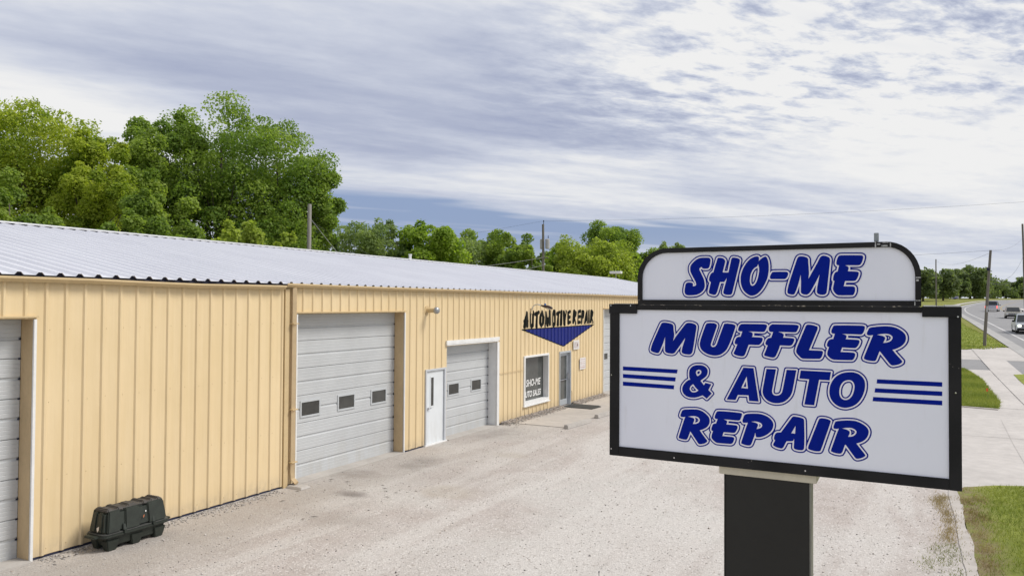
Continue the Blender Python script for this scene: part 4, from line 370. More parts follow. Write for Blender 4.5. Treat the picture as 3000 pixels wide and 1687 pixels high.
[[(5978,6002),(5964,6070),(5959,6150),(5967,6270),(5990,6370),(6019,6450),(6071,6550),(6198,6721),(6338,6870),(6418,6935),(6524,6990),(6538,7008),(6511,7090),(6498,7190),(6491,7330),(6500,7530),(6517,7630),(6549,7730),(6603,7830),(6678,7927),(6758,8002),(6818,8047),(6898,8090),(7018,8135),(7118,8157),(7218,8169),(7438,8178),(7538,8174),(7638,8160),(7738,8129),(7818,8092),(7898,8042),(7979,7970),(8029,7910),(8067,7850),(8107,7750),(8120,7670),(8120,7590),(8108,7490),(8084,7390),(8045,7290),(7978,7192),(7918,7127),(7838,7052),(7618,6873),(7718,6739),(7778,6832),(7818,6853),(7858,6856),(8318,6759),(8366,6730),(8389,6690),(8392,6650),(8388,6630),(8199,6250),(8200,6230),(8408,6030),(8424,5990),(8423,5950),(8398,5905),(7998,5466),(7958,5450),(7918,5452),(7898,5459),(7618,5669),(7458,5598),(7258,5526),(7138,5492),(7018,5471),(6878,5462),(6738,5464),(6598,5479),(6478,5507),(6358,5552),(6278,5596),(6159,5690),(6088,5770),(6035,5850),(5991,5950)],[(6758,6180),(6747,6210),(6746,6250),(6760,6310),(6798,6375),(6878,6450),(6898,6441),(6983,6330),(7038,6270),(7158,6150),(7098,6110),(7038,6087),(6938,6071),(6858,6082),(6798,6123)],[(7238,7422),(7226,7470),(7223,7510),(7238,7546),(7270,7590),(7358,7619),(7418,7598),(7433,7570),(7432,7530),(7417,7490),(7398,7462),(7338,7409),(7278,7366),(7258,7367)],[(9338,5557),(9332,5590),(9341,5630),(10562,8070),(10598,8118),(10622,8130),(10658,8137),(11398,8122),(11438,8110),(11463,8090),(11486,8050),(11585,7390),(11852,5590),(11847,5550),(11818,5508),(11798,5494),(11758,5483),(11078,5492),(11038,5497),(10998,5523),(10972,5570),(10938,5870),(10931,5890),(10918,5894),(10338,5882),(10317,5870),(10166,5530),(10138,5505),(10098,5492),(9418,5491),(9372,5510),(9352,5530)],[(10658,6610),(10818,6975),(10836,6950),(10870,6610),(10858,6602)],[(11938,6261),(11932,6370),(11955,6590),(12209,8030),(12224,8070),(12240,8090),(12272,8110),(12298,8117),(12978,8111),(13018,8102),(13038,8091),(13069,8050),(13075,8030),(13075,7990),(12798,6450),(12801,6350),(12820,6290),(12858,6243),(12918,6212),(12958,6204),(13018,6206),(13118,6229),(13162,6250),(13215,6290),(13251,6330),(13276,6370),(13302,6430),(13349,6610),(13547,7670),(13619,8050),(13638,8081),(13678,8108),(13718,8114),(14398,8113),(14445,8090),(14463,8070),(14479,8030),(14477,7990),(14293,6930),(14218,6530),(14184,6390),(14143,6270),(14098,6167),(14020,6030),(13948,5930),(13880,5850),(13778,5748),(13683,5670),(13578,5601),(13476,5550),(13378,5515),(13258,5481),(13158,5460),(13058,5448),(12938,5445),(12838,5450),(12738,5464),(12618,5492),(12506,5530),(12398,5578),(12298,5638),(12192,5730),(12122,5810),(12067,5890),(12006,6010),(11964,6130)],[(14498,7370),(14488,7390),(14481,7430),(14576,8030),(14598,8075),(14618,8093),(14658,8109),(16718,8091),(16758,8071),(16777,8050),(16788,8030),(16795,7990),(16711,7490),(16718,7463),(16788,7570),(16878,7683),(16978,7785),(17078,7867),(17218,7957),(17338,8016),(17478,8070),(17618,8106),(17758,8128),(17978,8147),(18078,8146),(18198,8133),(18318,8104),(18418,8070),(18518,8022),(18625,7950),(18736,7850),(18798,7781),(18848,7710),(18912,7590),(18947,7490),(18971,7350),(18976,7130),(18957,6890),(18929,6750),(18889,6610),(18840,6470),(18780,6330),(18708,6190),(18613,6030),(18518,5902),(18411,5790),(18316,5710),(18203,5630),(18078,5563),(17858,5480),(17738,5449),(17658,5436),(17558,5431),(17438,5439),(17298,5463),(17178,5500),(17058,5558),(16958,5620),(16858,5699),(16749,5810),(16672,5910),(16612,6010),(16551,6150),(16514,6270),(16487,6410),(16476,6530),(16477,6650),(16489,6790),(16507,6910),(16538,7050),(16577,7170),(16627,7290),(16618,7300),(15998,7305),(15984,7290),(15677,5570),(15658,5518),(15618,5484),(15578,5475),(14918,5485),(14878,5492),(14850,5510),(14833,5530),(14823,5550),(14817,5590),(15118,7290),(15098,7305),(14578,7326),(14538,7336)],[(17338,6458),(17328,6550),(17334,6750),(17348,6850),(17374,6950),(17410,7050),(17450,7130),(17498,7202),(17559,7270),(17618,7316),(17678,7345),(17758,7370),(17838,7384),(17878,7385),(17938,7373),(17998,7340),(18029,7310),(18057,7270),(18084,7210),(18106,7110),(18110,7070),(18105,6970),(18088,6850),(18063,6730),(18027,6610),(17998,6530),(17950,6430),(17894,6350),(17798,6254),(17738,6215),(17678,6190),(17618,6180),(17578,6183),(17518,6199),(17458,6232),(17398,6298),(17369,6350)]],
[[(5878,6028),(5866,6170),(5877,6290),(5906,6410),(5954,6530),(5999,6610),(6058,6694),(6198,6860),(6290,6950),(6426,7050),(6405,7190),(6400,7310),(6402,7450),(6410,7550),(6427,7650),(6466,7770),(6533,7890),(6593,7970),(6658,8037),(6778,8130),(6878,8183),(6998,8225),(7098,8247),(7218,8261),(7438,8270),(7538,8266),(7658,8249),(7778,8212),(7898,8151),(7958,8112),(8029,8050),(8099,7970),(8169,7850),(8197,7770),(8210,7690),(8210,7570),(8197,7470),(8179,7390),(8128,7250),(8063,7150),(7978,7057),(7862,6950),(8358,6843),(8398,6823),(8438,6788),(8463,6750),(8483,6690),(8482,6630),(8471,6590),(8312,6270),(8313,6250),(8461,6110),(8492,6070),(8509,6030),(8517,5990),(8516,5950),(8507,5910),(8472,5850),(8094,5430),(8058,5396),(8018,5372),(7978,5360),(7938,5357),(7898,5362),(7858,5376),(7618,5558),(7598,5559),(7398,5476),(7278,5436),(7158,5402),(7038,5381),(6878,5370),(6718,5373),(6578,5389),(6458,5417),(6318,5470),(6218,5524),(6098,5621),(6017,5710),(5951,5810),(5901,5930)],[(6838,6228),(6838,6250),(6853,6290),(6878,6314),(6949,6230),(6987,6190),(6989,6170),(6938,6164),(6878,6175)],[(9258,5509),(9244,5550),(9240,5590),(9244,5630),(9258,5670),(10479,8110),(10502,8150),(10538,8188),(10578,8212),(10618,8225),(10658,8229),(11418,8213),(11458,8202),(11498,8181),(11548,8130),(11569,8090),(11580,8050),(11818,6446),(11833,6390),(11838,6311),(11848,6490),(11865,6610),(12124,8070),(12140,8110),(12178,8159),(12218,8187),(12278,8207),(12998,8202),(13058,8185),(13098,8160),(13138,8116),(13160,8070),(13168,8030),(13165,7970),(12891,6450),(12889,6390),(12903,6330),(12922,6310),(12958,6297),(13038,6302),(13118,6332),(13178,6386),(13210,6450),(13259,6630),(13528,8070),(13546,8110),(13578,8152),(13618,8182),(13678,8203),(14398,8206),(14458,8190),(14518,8148),(14538,8146),(14598,8186),(14638,8199),(14678,8202),(16718,8184),(16758,8175),(16805,8150),(16847,8110),(16871,8070),(16884,8030),(16887,7990),(16864,7830),(16878,7815),(17018,7937),(17158,8029),(17298,8099),(17438,8154),(17598,8196),(17858,8232),(17978,8239),(18078,8238),(18198,8226),(18358,8188),(18458,8153),(18558,8105),(18678,8026),(18778,7939),(18876,7830),(18938,7740),(18985,7650),(19037,7510),(19059,7390),(19069,7250),(19062,7010),(19047,6870),(19019,6730),(18979,6590),(18930,6450),(18863,6290),(18781,6130),(18697,5990),(18595,5850),(18482,5730),(18363,5630),(18258,5557),(18118,5480),(17998,5430),(17878,5390),(17758,5359),(17658,5343),(17558,5339),(17418,5348),(17278,5373),(17138,5418),(16998,5487),(16898,5550),(16798,5629),(16697,5730),(16602,5850),(16529,5970),(16467,6110),(16424,6250),(16396,6390),(16384,6530),(16386,6670),(16417,6930),(16448,7070),(16486,7190),(16478,7205),(16458,7208),(16078,7213),(16060,7190),(15763,5530),(15749,5490),(15718,5445),(15658,5401),(15618,5387),(15578,5383),(14898,5393),(14858,5402),(14818,5420),(14778,5452),(14740,5510),(14728,5550),(14727,5610),(15007,7210),(14998,7217),(14558,7236),(14498,7253),(14458,7279),(14449,7270),(14442,7250),(14308,6510),(14278,6388),(14227,6230),(14162,6090),(14104,5990),(14018,5870),(13938,5777),(13838,5679),(13738,5597),(13638,5529),(13518,5468),(13398,5424),(13178,5370),(13058,5356),(12938,5353),(12818,5360),(12718,5373),(12598,5402),(12478,5442),(12358,5495),(12258,5555),(12138,5653),(12052,5750),(11983,5850),(11914,5990),(11898,6038),(11887,6030),(11886,5990),(11942,5610),(11941,5550),(11920,5490),(11891,5450),(11838,5412),(11798,5397),(11738,5391),(11078,5400),(11038,5402),(10998,5414),(10938,5452),(10896,5510),(10879,5570),(10853,5790),(10838,5801),(10394,5790),(10378,5780),(10261,5510),(10238,5473),(10178,5422),(10118,5402),(9418,5398),(9358,5413),(9318,5435),(9282,5470)],[(17438,6430),(17426,6490),(17419,6630),(17424,6730),(17438,6830),(17464,6930),(17493,7010),(17534,7090),(17575,7150),(17618,7200),(17678,7243),(17778,7280),(17858,7292),(17898,7289),(17938,7270),(17973,7230),(18000,7170),(18018,7070),(18014,6990),(17999,6870),(17978,6770),(17915,6570),(17878,6490),(17838,6429),(17789,6370),(17738,6324),(17678,6289),(17618,6272),(17558,6283),(17508,6310),(17473,6350)]],
[[(5713,2359),(5697,2416),(5694,2456),(5712,2556),(6002,3496),(6139,3916),(6133,3923),(6113,3927),(5993,3934),(5919,3956),(5871,3996),(5831,4056),(5817,4096),(5823,4156),(5845,4256),(5927,4476),(5993,4593),(6037,4636),(6068,4656),(6133,4687),(6273,4723),(6673,4767),(7013,4788),(7173,4789),(7313,4777),(7453,4746),(7593,4696),(7713,4640),(7813,4581),(7913,4509),(8073,4368),(8154,4276),(8214,4176),(8245,4096),(8267,3996),(8274,3876),(8269,3796),(8249,3696),(8215,3596),(8161,3496),(8087,3396),(8013,3318),(7913,3240),(7813,3178),(7693,3114),(7599,3076),(7584,3056),(7702,2896),(8064,2456),(8089,2416),(8093,2396),(8090,2356),(8071,2276),(8049,2236),(7973,2160),(7913,2116),(7833,2068),(7733,2028),(7633,1997),(7473,1965),(7413,1962),(7353,1970),(7333,1976),(7273,2007),(7222,2056),(7191,2096),(6733,2749),(6713,2734),(6613,2462),(6582,2396),(6513,2277),(6473,2249),(6393,2221),(6333,2210),(6233,2209),(6053,2225),(5953,2244),(5773,2291),(5738,2316)],[(7053,3692),(7096,3836),(7100,3916),(7077,3996),(7034,4056),(7053,4068),(7073,4065),(7133,4053),(7213,4026),(7273,3987),(7319,3916),(7321,3876),(7298,3816),(7267,3776),(7193,3723),(7133,3697),(7073,3683)],[(8213,2615),(8203,2716),(8216,2836),(8236,2916),(8292,3076),(8232,3136),(8202,3196),(8195,3276),(8216,3416),(8272,3596),(8299,3656),(8333,3709),(8380,3756),(8433,3791),(8573,3833),(8617,3956),(8622,3976),(8613,3983),(8573,3992),(8510,4036),(8453,4099),(8437,4136),(8434,4156),(8467,4336),(8525,4496),(8593,4630),(8648,4716),(8673,4737),(8793,4773),(8853,4783),(9313,4795),(9873,4787),(10433,4763),(10493,4752),(10613,4706),(10642,4676),(10657,4616),(10673,4596),(10713,4632),(10773,4670),(10853,4707),(10933,4731),(11233,4768),(11713,4796),(11873,4787),(12033,4760),(12193,4717),(12313,4673),(12433,4612),(12549,4536),(12633,4467),(12724,4376),(12785,4296),(12851,4176),(12876,4096),(12889,3996),(12888,3896),(12877,3816),(12847,3696),(12815,3616),(12761,3516),(12695,3416),(12627,3336),(12513,3227),(12393,3131),(12273,3050),(12133,2976),(11993,2918),(11873,2879),(11773,2862),(11573,2855),(11533,2869),(11513,2885),(11496,2856),(11373,2510),(11318,2376),(11261,2296),(11217,2256),(11173,2232),(11073,2200),(11013,2193),(10933,2194),(10753,2218),(10653,2242),(10493,2293),(10453,2314),(10435,2336),(10420,2376),(10404,2456),(10406,2516),(10425,2596),(10820,3836),(10813,3848),(10793,3850),(10653,3841),(10606,3856),(10525,3936),(10498,3996),(10493,4039),(10473,4048),(10353,3993),(10273,3978),(9593,3989),(9579,3976),(9565,3856),(9568,3836),(9573,3833),(9933,3828),(10173,3809),(10233,3783),(10296,3736),(10316,3716),(10334,3676),(10341,3556),(10334,3496),(10308,3416),(10272,3336),(10195,3196),(10153,3136),(10093,3081),(10013,3046),(9933,3033),(9693,3027),(9313,3028),(9293,3027),(9283,3016),(9264,2956),(9270,2936),(9753,2933),(9893,2923),(9973,2892),(10053,2843),(10073,2819),(10088,2776),(10093,2676),(10085,2616),(10062,2536),(10025,2436),(9984,2356),(9937,2296),(9873,2244),(9793,2207),(9713,2191),(9633,2187),(8973,2178),(8693,2190),(8573,2230),(8493,2281),(8413,2345),(8353,2400),(8288,2476),(8245,2536)],[(11793,3724),(11780,3736),(11805,3836),(11794,3936),(11813,3955),(11867,3916),(11900,3856),(11890,3816),(11866,3776)],[(12673,2490),(12672,2556),(12688,2616),(12783,2816),(12747,2896),(12734,2956),(12731,3016),(12742,3096),(12793,3276),(12853,3392),(12913,3462),(12953,3491),(13013,3519),(13073,3536),(13257,3556),(13961,4616),(14033,4704),(14093,4748),(14173,4775),(14233,4781),(14373,4777),(14473,4767),(14573,4752),(14733,4716),(14853,4673),(14916,4636),(14965,4576),(14994,4476),(15005,4356),(15017,3916),(15024,3316),(15013,2756),(15002,2516),(14994,2456),(14972,2376),(14941,2316),(14873,2252),(14833,2228),(14773,2207),(14673,2193),(14573,2190),(14393,2205),(14253,2240),(14193,2270),(14153,2301),(14113,2352),(14093,2416),(14091,2496),(14113,2796),(13973,2774),(13771,2756),(13713,2652),(13596,2396),(13553,2327),(13511,2276),(13453,2229),(13373,2200),(13293,2198),(13153,2215),(12973,2256),(12893,2288),(12797,2336),(12733,2378),(12689,2436)],[(15073,2431),(15061,2476),(15060,2536),(15075,2616),(15123,2776),(15757,4536),(15792,4616),(15847,4716),(15893,4748),(15993,4781),(16073,4795),(16193,4794),(16393,4774),(16513,4745),(16653,4691),(16713,4639),(16753,4577),(16762,4556),(16764,4516),(16730,4356),(16195,2656),(16119,2436),(16085,2356),(16060,2316),(16033,2287),(15993,2261),(15933,2240),(15773,2219),(15673,2217),(15573,2226),(15353,2264),(15200,2316),(15133,2352),(15113,2369)],[(16593,2378),(16580,2416),(16575,2476),(16591,2556),(16873,3442),(17026,3896),(17013,3912),(16893,3921),(16833,3944),(16813,3957),(16761,4016),(16747,4036),(16736,4076),(16749,4196),(16779,4316),(16883,4576),(16899,4596),(16929,4616),(17073,4668),(17373,4725),(17673,4764),(17913,4778),(18193,4774),(18313,4758),(18453,4720),(18593,4665),(18693,4615),(18813,4545),(18933,4458),(19025,4376),(19089,4296),(19136,4216),(19176,4116),(19194,4016),(19194,3936),(19183,3836),(19163,3756),(19120,3636),(19032,3476),(18974,3396),(18899,3316),(18828,3256),(18733,3190),(18633,3133),(18499,3076),(18480,3056),(18598,2896),(18866,2556),(18954,2436),(18973,2396),(18979,2356),(18975,2316),(18958,2256),(18934,2216),(18833,2134),(18713,2064),(18553,1997),(18393,1957),(18313,1956),(18233,1985),(18173,2032),(18136,2076),(17633,2779),(17517,2416),(17433,2274),(17413,2252),(17386,2236),(17273,2202),(17213,2194),(17033,2203),(16913,2221),(16734,2276),(16653,2312),(16613,2348)],[(17873,4045),(17855,4056),(17873,4065),(17893,4065),(17973,4059),(18033,4046),(18133,4008),(18201,3956),(18227,3916),(18219,3876),(18176,3796),(18141,3756),(18053,3690),(18013,3671),(17973,3661),(17962,3676),(17988,3756),(17993,3836),(17967,3956),(17953,3985),(17933,4007)]],
[[(5613,2373),(5604,2416),(5602,2476),(5622,2576),(6013,3836),(5913,3857),(5873,3876),(5801,3936),(5748,4016),(5731,4056),(5725,4116),(5755,4276),(5844,4516),(5874,4576),(5926,4656),(5993,4719),(6073,4762),(6173,4796),(6253,4813),(6653,4857),(7033,4881),(7173,4882),(7313,4870),(7493,4829),(7613,4787),(7753,4723),(7873,4651),(8053,4513),(8153,4418),(8224,4336),(8288,4236),(8333,4121),(8382,4376),(8442,4536),(8501,4656),(8573,4770),(8613,4808),(8653,4830),(8773,4863),(8853,4875),(9053,4883),(9553,4887),(9893,4879),(10433,4855),(10513,4841),(10633,4801),(10673,4777),(10713,4742),(10813,4790),(10913,4820),(11053,4842),(11233,4860),(11713,4888),(11873,4880),(12033,4854),(12213,4807),(12333,4764),(12493,4683),(12595,4616),(12713,4518),(12794,4436),(12870,4336),(12934,4216),(12965,4116),(12981,3996),(12980,3896),(12968,3796),(12937,3676),(12906,3596),(12913,3575),(12973,3602),(13033,3621),(13193,3641),(13213,3656),(13877,4656),(13933,4730),(13993,4790),(14073,4841),(14153,4865),(14213,4872),(14393,4868),(14593,4842),(14753,4806),(14833,4780),(14895,4756),(14953,4722),(14986,4696),(15036,4636),(15057,4596),(15076,4536),(15094,4416),(15106,4056),(15116,3336),(15113,3031),(15117,3076),(15133,3079),(15674,4576),(15763,4756),(15793,4793),(15823,4816),(15853,4832),(15973,4871),(16073,4887),(16193,4886),(16413,4864),(16533,4835),(16693,4774),(16769,4716),(16813,4654),(16833,4660),(16893,4701),(17013,4746),(17073,4763),(17353,4815),(17533,4841),(17773,4864),(18073,4871),(18193,4867),(18333,4848),(18493,4804),(18616,4756),(18733,4698),(18873,4615),(18984,4536),(19073,4457),(19159,4356),(19228,4236),(19266,4136),(19281,4056),(19285,3916),(19272,3816),(19248,3716),(19202,3596),(19116,3436),(19043,3336),(18953,3241),(18875,3176),(18793,3120),(18641,3036),(18623,3016),(18933,2620),(19049,2456),(19063,2416),(19071,2336),(19048,2236),(19032,2196),(19004,2156),(18882,2056),(18753,1981),(18593,1914),(18493,1883),(18413,1867),(18333,1864),(18273,1871),(18173,1914),(18113,1962),(18066,2016),(17673,2570),(17663,2556),(17599,2376),(17505,2216),(17473,2182),(17433,2156),(17313,2117),(17233,2103),(17113,2104),(16893,2131),(16793,2157),(16693,2192),(16603,2236),(16553,2278),(16512,2336),(16486,2416),(16484,2496),(16501,2576),(16899,3816),(16893,3824),(16833,3841),(16793,3861),(16753,3888),(16713,3929),(16693,3930),(16285,2636),(16210,2416),(16168,2316),(16113,2236),(16053,2189),(15973,2155),(15873,2136),(15773,2127),(15673,2125),(15433,2154),(15333,2174),(15233,2203),(15153,2236),(15082,2276),(15053,2298),(15033,2292),(14993,2236),(14933,2181),(14873,2145),(14793,2117),(14673,2101),(14553,2099),(14393,2112),(14293,2132),(14213,2157),(14140,2196),(14073,2251),(14028,2316),(14013,2356),(13998,2436),(14013,2676),(13993,2683),(13833,2670),(13818,2656),(13709,2416),(13633,2281),(13560,2196),(13473,2136),(13393,2110),(13293,2106),(13133,2125),(12933,2173),(12773,2244),(12673,2308),(12618,2376),(12591,2436),(12579,2516),(12586,2596),(12604,2656),(12679,2816),(12657,2876),(12644,2936),(12639,3016),(12652,3116),(12683,3236),(12673,3249),(12572,3156),(12445,3056),(12313,2967),(12173,2893),(12033,2834),(11893,2789),(11793,2772),(11573,2762),(11562,2756),(11429,2396),(11389,2316),(11349,2256),(11290,2196),(11193,2139),(11073,2107),(11013,2101),(10913,2103),(10713,2132),(10453,2209),(10413,2229),(10382,2256),(10342,2316),(10314,2436),(10316,2536),(10341,2636),(10689,3736),(10673,3749),(10613,3754),(10553,3779),(10470,3856),(10433,3911),(10413,3919),(10373,3903),(10273,3885),(10254,3876),(10293,3854),(10367,3796),(10399,3756),(10418,3716),(10427,3676),(10431,3536),(10424,3476),(10391,3376),(10312,3216),(10233,3088),(10153,3011),(10047,2956),(10093,2928),(10131,2896),(10159,2856),(10174,2816),(10185,2676),(10175,2596),(10152,2516),(10116,2416),(10073,2326),(10013,2243),(9933,2173),(9833,2122),(9733,2101),(9633,2095),(8973,2086),(8673,2100),(8553,2137),(8433,2211),(8288,2336),(8193,2449),(8181,2436),(8184,2356),(8154,2236),(8104,2156),(8014,2076),(7953,2032),(7873,1985),(7753,1937),(7573,1888),(7493,1875),(7413,1870),(7333,1880),(7286,1896),(7213,1937),(7153,1994),(6753,2558),(6665,2356),(6582,2216),(6553,2189),(6513,2166),(6413,2131),(6353,2120),(6233,2117),(6033,2134),(5933,2154),(5753,2201),(5713,2219),(5668,2256),(5640,2296)],[(7193,3834),(7193,3928),(7213,3916),(7227,3896),(7224,3876)],[(7733,3007),(7727,3016),(7743,3036),(7953,3156),(8093,3268),(8103,3256),(8107,3196),(8126,3136),(8147,3096),(8180,3056),(8179,3036),(8140,2916),(8120,2816),(8113,2676),(8123,2596),(8144,2536),(8133,2516)],[(8353,4031),(8346,4076),(8353,4093),(8369,4056),(8453,3962),(8493,3931),(8503,3916),(8493,3908),(8413,3884),(8373,3864),(8366,3876)],[(18073,3904),(18073,3931),(18093,3925),(18127,3896),(18117,3876),(18093,3840),(18083,3856)]],
]
STRIPES=[[(1252,7703),(5701,7656),(5643,7351),(1253,7391)],[(1254,7102),(5549,7045),(5514,6729),(1255,6790)],[(1256,6490),(5432,6423),(5397,6119),(1257,6166)],[(19626,7637),(23535,7641),(23533,7342),(19597,7346)],[(19503,7010),(23532,7023),(23531,6724),(19465,6719)],[(19379,6403),(23529,6415),(23528,6106),(19341,6111)]]
PAINT=[('A',[[(23127,3534),(22978,3070)],[(23169,3533),(23203,3089)],[(22989,3258),(23215,3254)]]),('U',[[(23427,3518),(23432,3148),(23535,3056),(23636,3143),(23660,3555)]]),('T',[[(23823,3489),(24107,3551)],[(23972,3500),(23918,3059)]]),('O',[[(24336,3562),(24231,3379),(24218,3183),(24312,3063),(24449,3152),(24462,3376),(24382,3562),(24336,3562)]]),('M',[[(24621,3055),(24694,3533),(24826,3091),(25027,3584),(25049,3112)]]),('O',[[(25385,3582),(25272,3393),(25275,3162),(25358,3051),(25489,3157),(25486,3431),(25401,3582)]]),('T',[[(25668,3484),(25886,3544)],[(25802,3482),(25723,3084)]]),('I',[[(26057,3563),(26011,3084)]]),('V',[[(26282,3548),(26339,3084),(26509,3560)]]),('E',[[(26884,3558),(26705,3516),(26707,3318),(26710,3119),(26889,3151)],[(26725,3317),(26868,3351)]]),('R',[[(27267,3569),(27199,3138)],[(27304,3555),(27472,3510),(27436,3409),(27307,3338),(27440,3089)]]),('E',[[(27888,3565),(27679,3537),(27665,3106),(27836,3132)],[(27681,3333),(27852,3360)]]),('P',[[(28120,3549),(28048,3106)],[(28120,3549),(28296,3518),(28259,3384),(28123,3327)]]),('A',[[(28593,3561),(28399,3099)],[(28613,3560),(28658,3109)],[(28457,3247),(28636,3275)]]),('I',[[(28834,3559),(28839,3105)]]),('R',[[(29079,3557),(29022,3132)],[(29120,3557),(29265,3510),(29225,3388),(29102,3329),(29270,3097)]])]
TRIANGLE=[(22853,2972),(29292,2989),(26262,2261)]
TREES=[
(-43.7, 27.2, 0.0, 17.82, 4.17, 1.5, 'locust', 'yellow green tree cut off by the left edge of the photo'),
(-41.1, 30.8, 0.0, 17.7, 4.77, 1.5, 'locust', 'tall yellow green tree at far left behind the white roof'),
(-33.5, 24.8, 0.0, 11.3, 2.51, 1.5, 'mixed', 'lower olive tree in front of the leftmost yellow green trees'),
(-35.1, 30.6, 0.0, 15.07, 2.73, 1.5, 'locust', 'yellow green tree just right of the leftmost tall trees'),
(-37.0, 34.1, 0.03, 15.86, 3.39, 1.5, 'mixed', 'feathery mid green tree filling the gap left of the big dark maple'),
(-37.1, 37.4, 0.08, 17.79, 2.8, 1.5, 'maple', 'narrow dark green tree against the left flank of the big maple'),
(-34.9, 40.8, 0.16, 19.26, 4.84, 1.5, 'maple', 'tallest dark green maple with rounded clumps behind the roof'),
(-32.5, 44.3, 0.24, 18.62, 4.34, 1.5, 'maple', 'dark maple whose right side reaches past the weathered pole'),
(-31.7, 47.1, 0.3, 14.9, 2.59, 1.5, 'maple', 'small dark tree directly behind the weathered leaning pole top'),
(-28.8, 30.7, 0.0, 10.43, 2.43, 1.5, 'mixed', 'low mid green tree below the narrow dark tree on the left'),
(-27.2, 27.0, 0.0, 8.85, 1.64, 1.5, 'mixed', 'low bushy green tree rising just above the roof on the left'),
(-18.3, 27.2, 0.0, 7.98, 1.56, 1.5, 'light', 'bright light green shrub poking above the roof ridge'),
(-17.4, 29.9, 0.0, 7.5, 1.11, 1.5, 'light', 'small light green shrub left of the weathered pole'),
(-36.7, 55.9, 0.57, 10.2, 1.44, 1.5, 'conifer', 'small dark evergreen just right of the weathered pole'),
(-44.4, 69.8, 0.99, 13.61, 3.78, 1.5, 'poplar', 'leftmost airy tree of the middle row right of the dark maple'),
(-43.3, 74.9, 1.13, 13.74, 3.06, 1.5, 'poplar', 'airy twiggy tree second in the middle row'),
(-38.8, 75.0, 1.14, 13.69, 3.87, 1.5, 'bright', 'brightest tree of the middle row with large leaves'),
(-40.2, 83.3, 1.37, 13.09, 3.94, 1.5, 'poplar', 'grey green rounded tree right of the brightest middle tree'),
(-38.6, 88.7, 1.51, 13.71, 3.89, 1.5, 'mixed', 'dull green tree in the middle row under the long wire'),
(-33.8, 86.7, 1.46, 12.83, 3.06, 1.5, 'mixed', 'dark green bushy tree left of the transformer pole'),
(-30.0, 84.2, 1.39, 11.49, 2.47, 1.5, 'mixed', 'low dark tree directly left of the transformer pole'),
(-34.8, 102.0, 1.87, 12.74, 2.79, 1.5, 'poplar', 'thin see through tree directly right of the transformer pole'),
(-30.0, 95.4, 1.7, 12.22, 3.46, 1.5, 'bright', 'small green tree between the transformer pole and the round tree'),
(-25.3, 93.4, 1.64, 12.87, 5.54, 1.5, 'light', 'round yellow green dome shaped tree above the roof end'),
(-33.8, 125.0, 2.31, 18.26, 4.76, 2, 'maple', 'tall dark tree behind the round dome shaped tree'),
(-21.3, 100.0, 1.82, 10.65, 3.03, 1.5, 'bright', 'low green tree behind the far end of the roof'),
(-28.7, 130.0, 2.38, 13.6, 4.27, 2, 'maple', 'dark tree at the left shoulder of the roadside sign'),
(-29.8, 147.4, 2.6, 16.44, 3.12, 2, 'poplar', 'sparse tree top peeking over the left curve of the sign'),
(15.5, 263.7, 5.23, 15.64, 5.42, 7.0, 'haze_tinted', 'broad roadside tree right beside the curved sign edge'),
(21.2, 275.8, 5.52, 15.58, 4.81, 7.0, 'haze_tinted', 'tree with bare trunk behind the thin far utility pole'),
(32.0, 332.2, 6.51, 19.34, 7.93, 8.5, 'haze_tinted', 'tallest dark spreading tree far down the road'),
(26.4, 318.1, 6.29, 14.14, 6.12, 6.2, 'haze_tinted', 'bushy green tree below the tallest far tree'),
(34.7, 350.7, 6.79, 12.92, 7.34, 6.2, 'haze_tinted', 'low bushy far tree left of the leaning roadside pole'),
(49.0, 392.0, 7.29, 14.95, 7.71, 6.5, 'haze_tinted', 'far round tree right of the leaning roadside pole'),
(44.1, 400.8, 7.37, 12.39, 5.67, 6.5, 'haze_tinted', 'small far tree directly behind the leaning roadside pole'),
(52.5, 371.2, 7.06, 15.78, 4.14, 6.5, 'conifer', 'dark far tree at the right edge of the photo')]
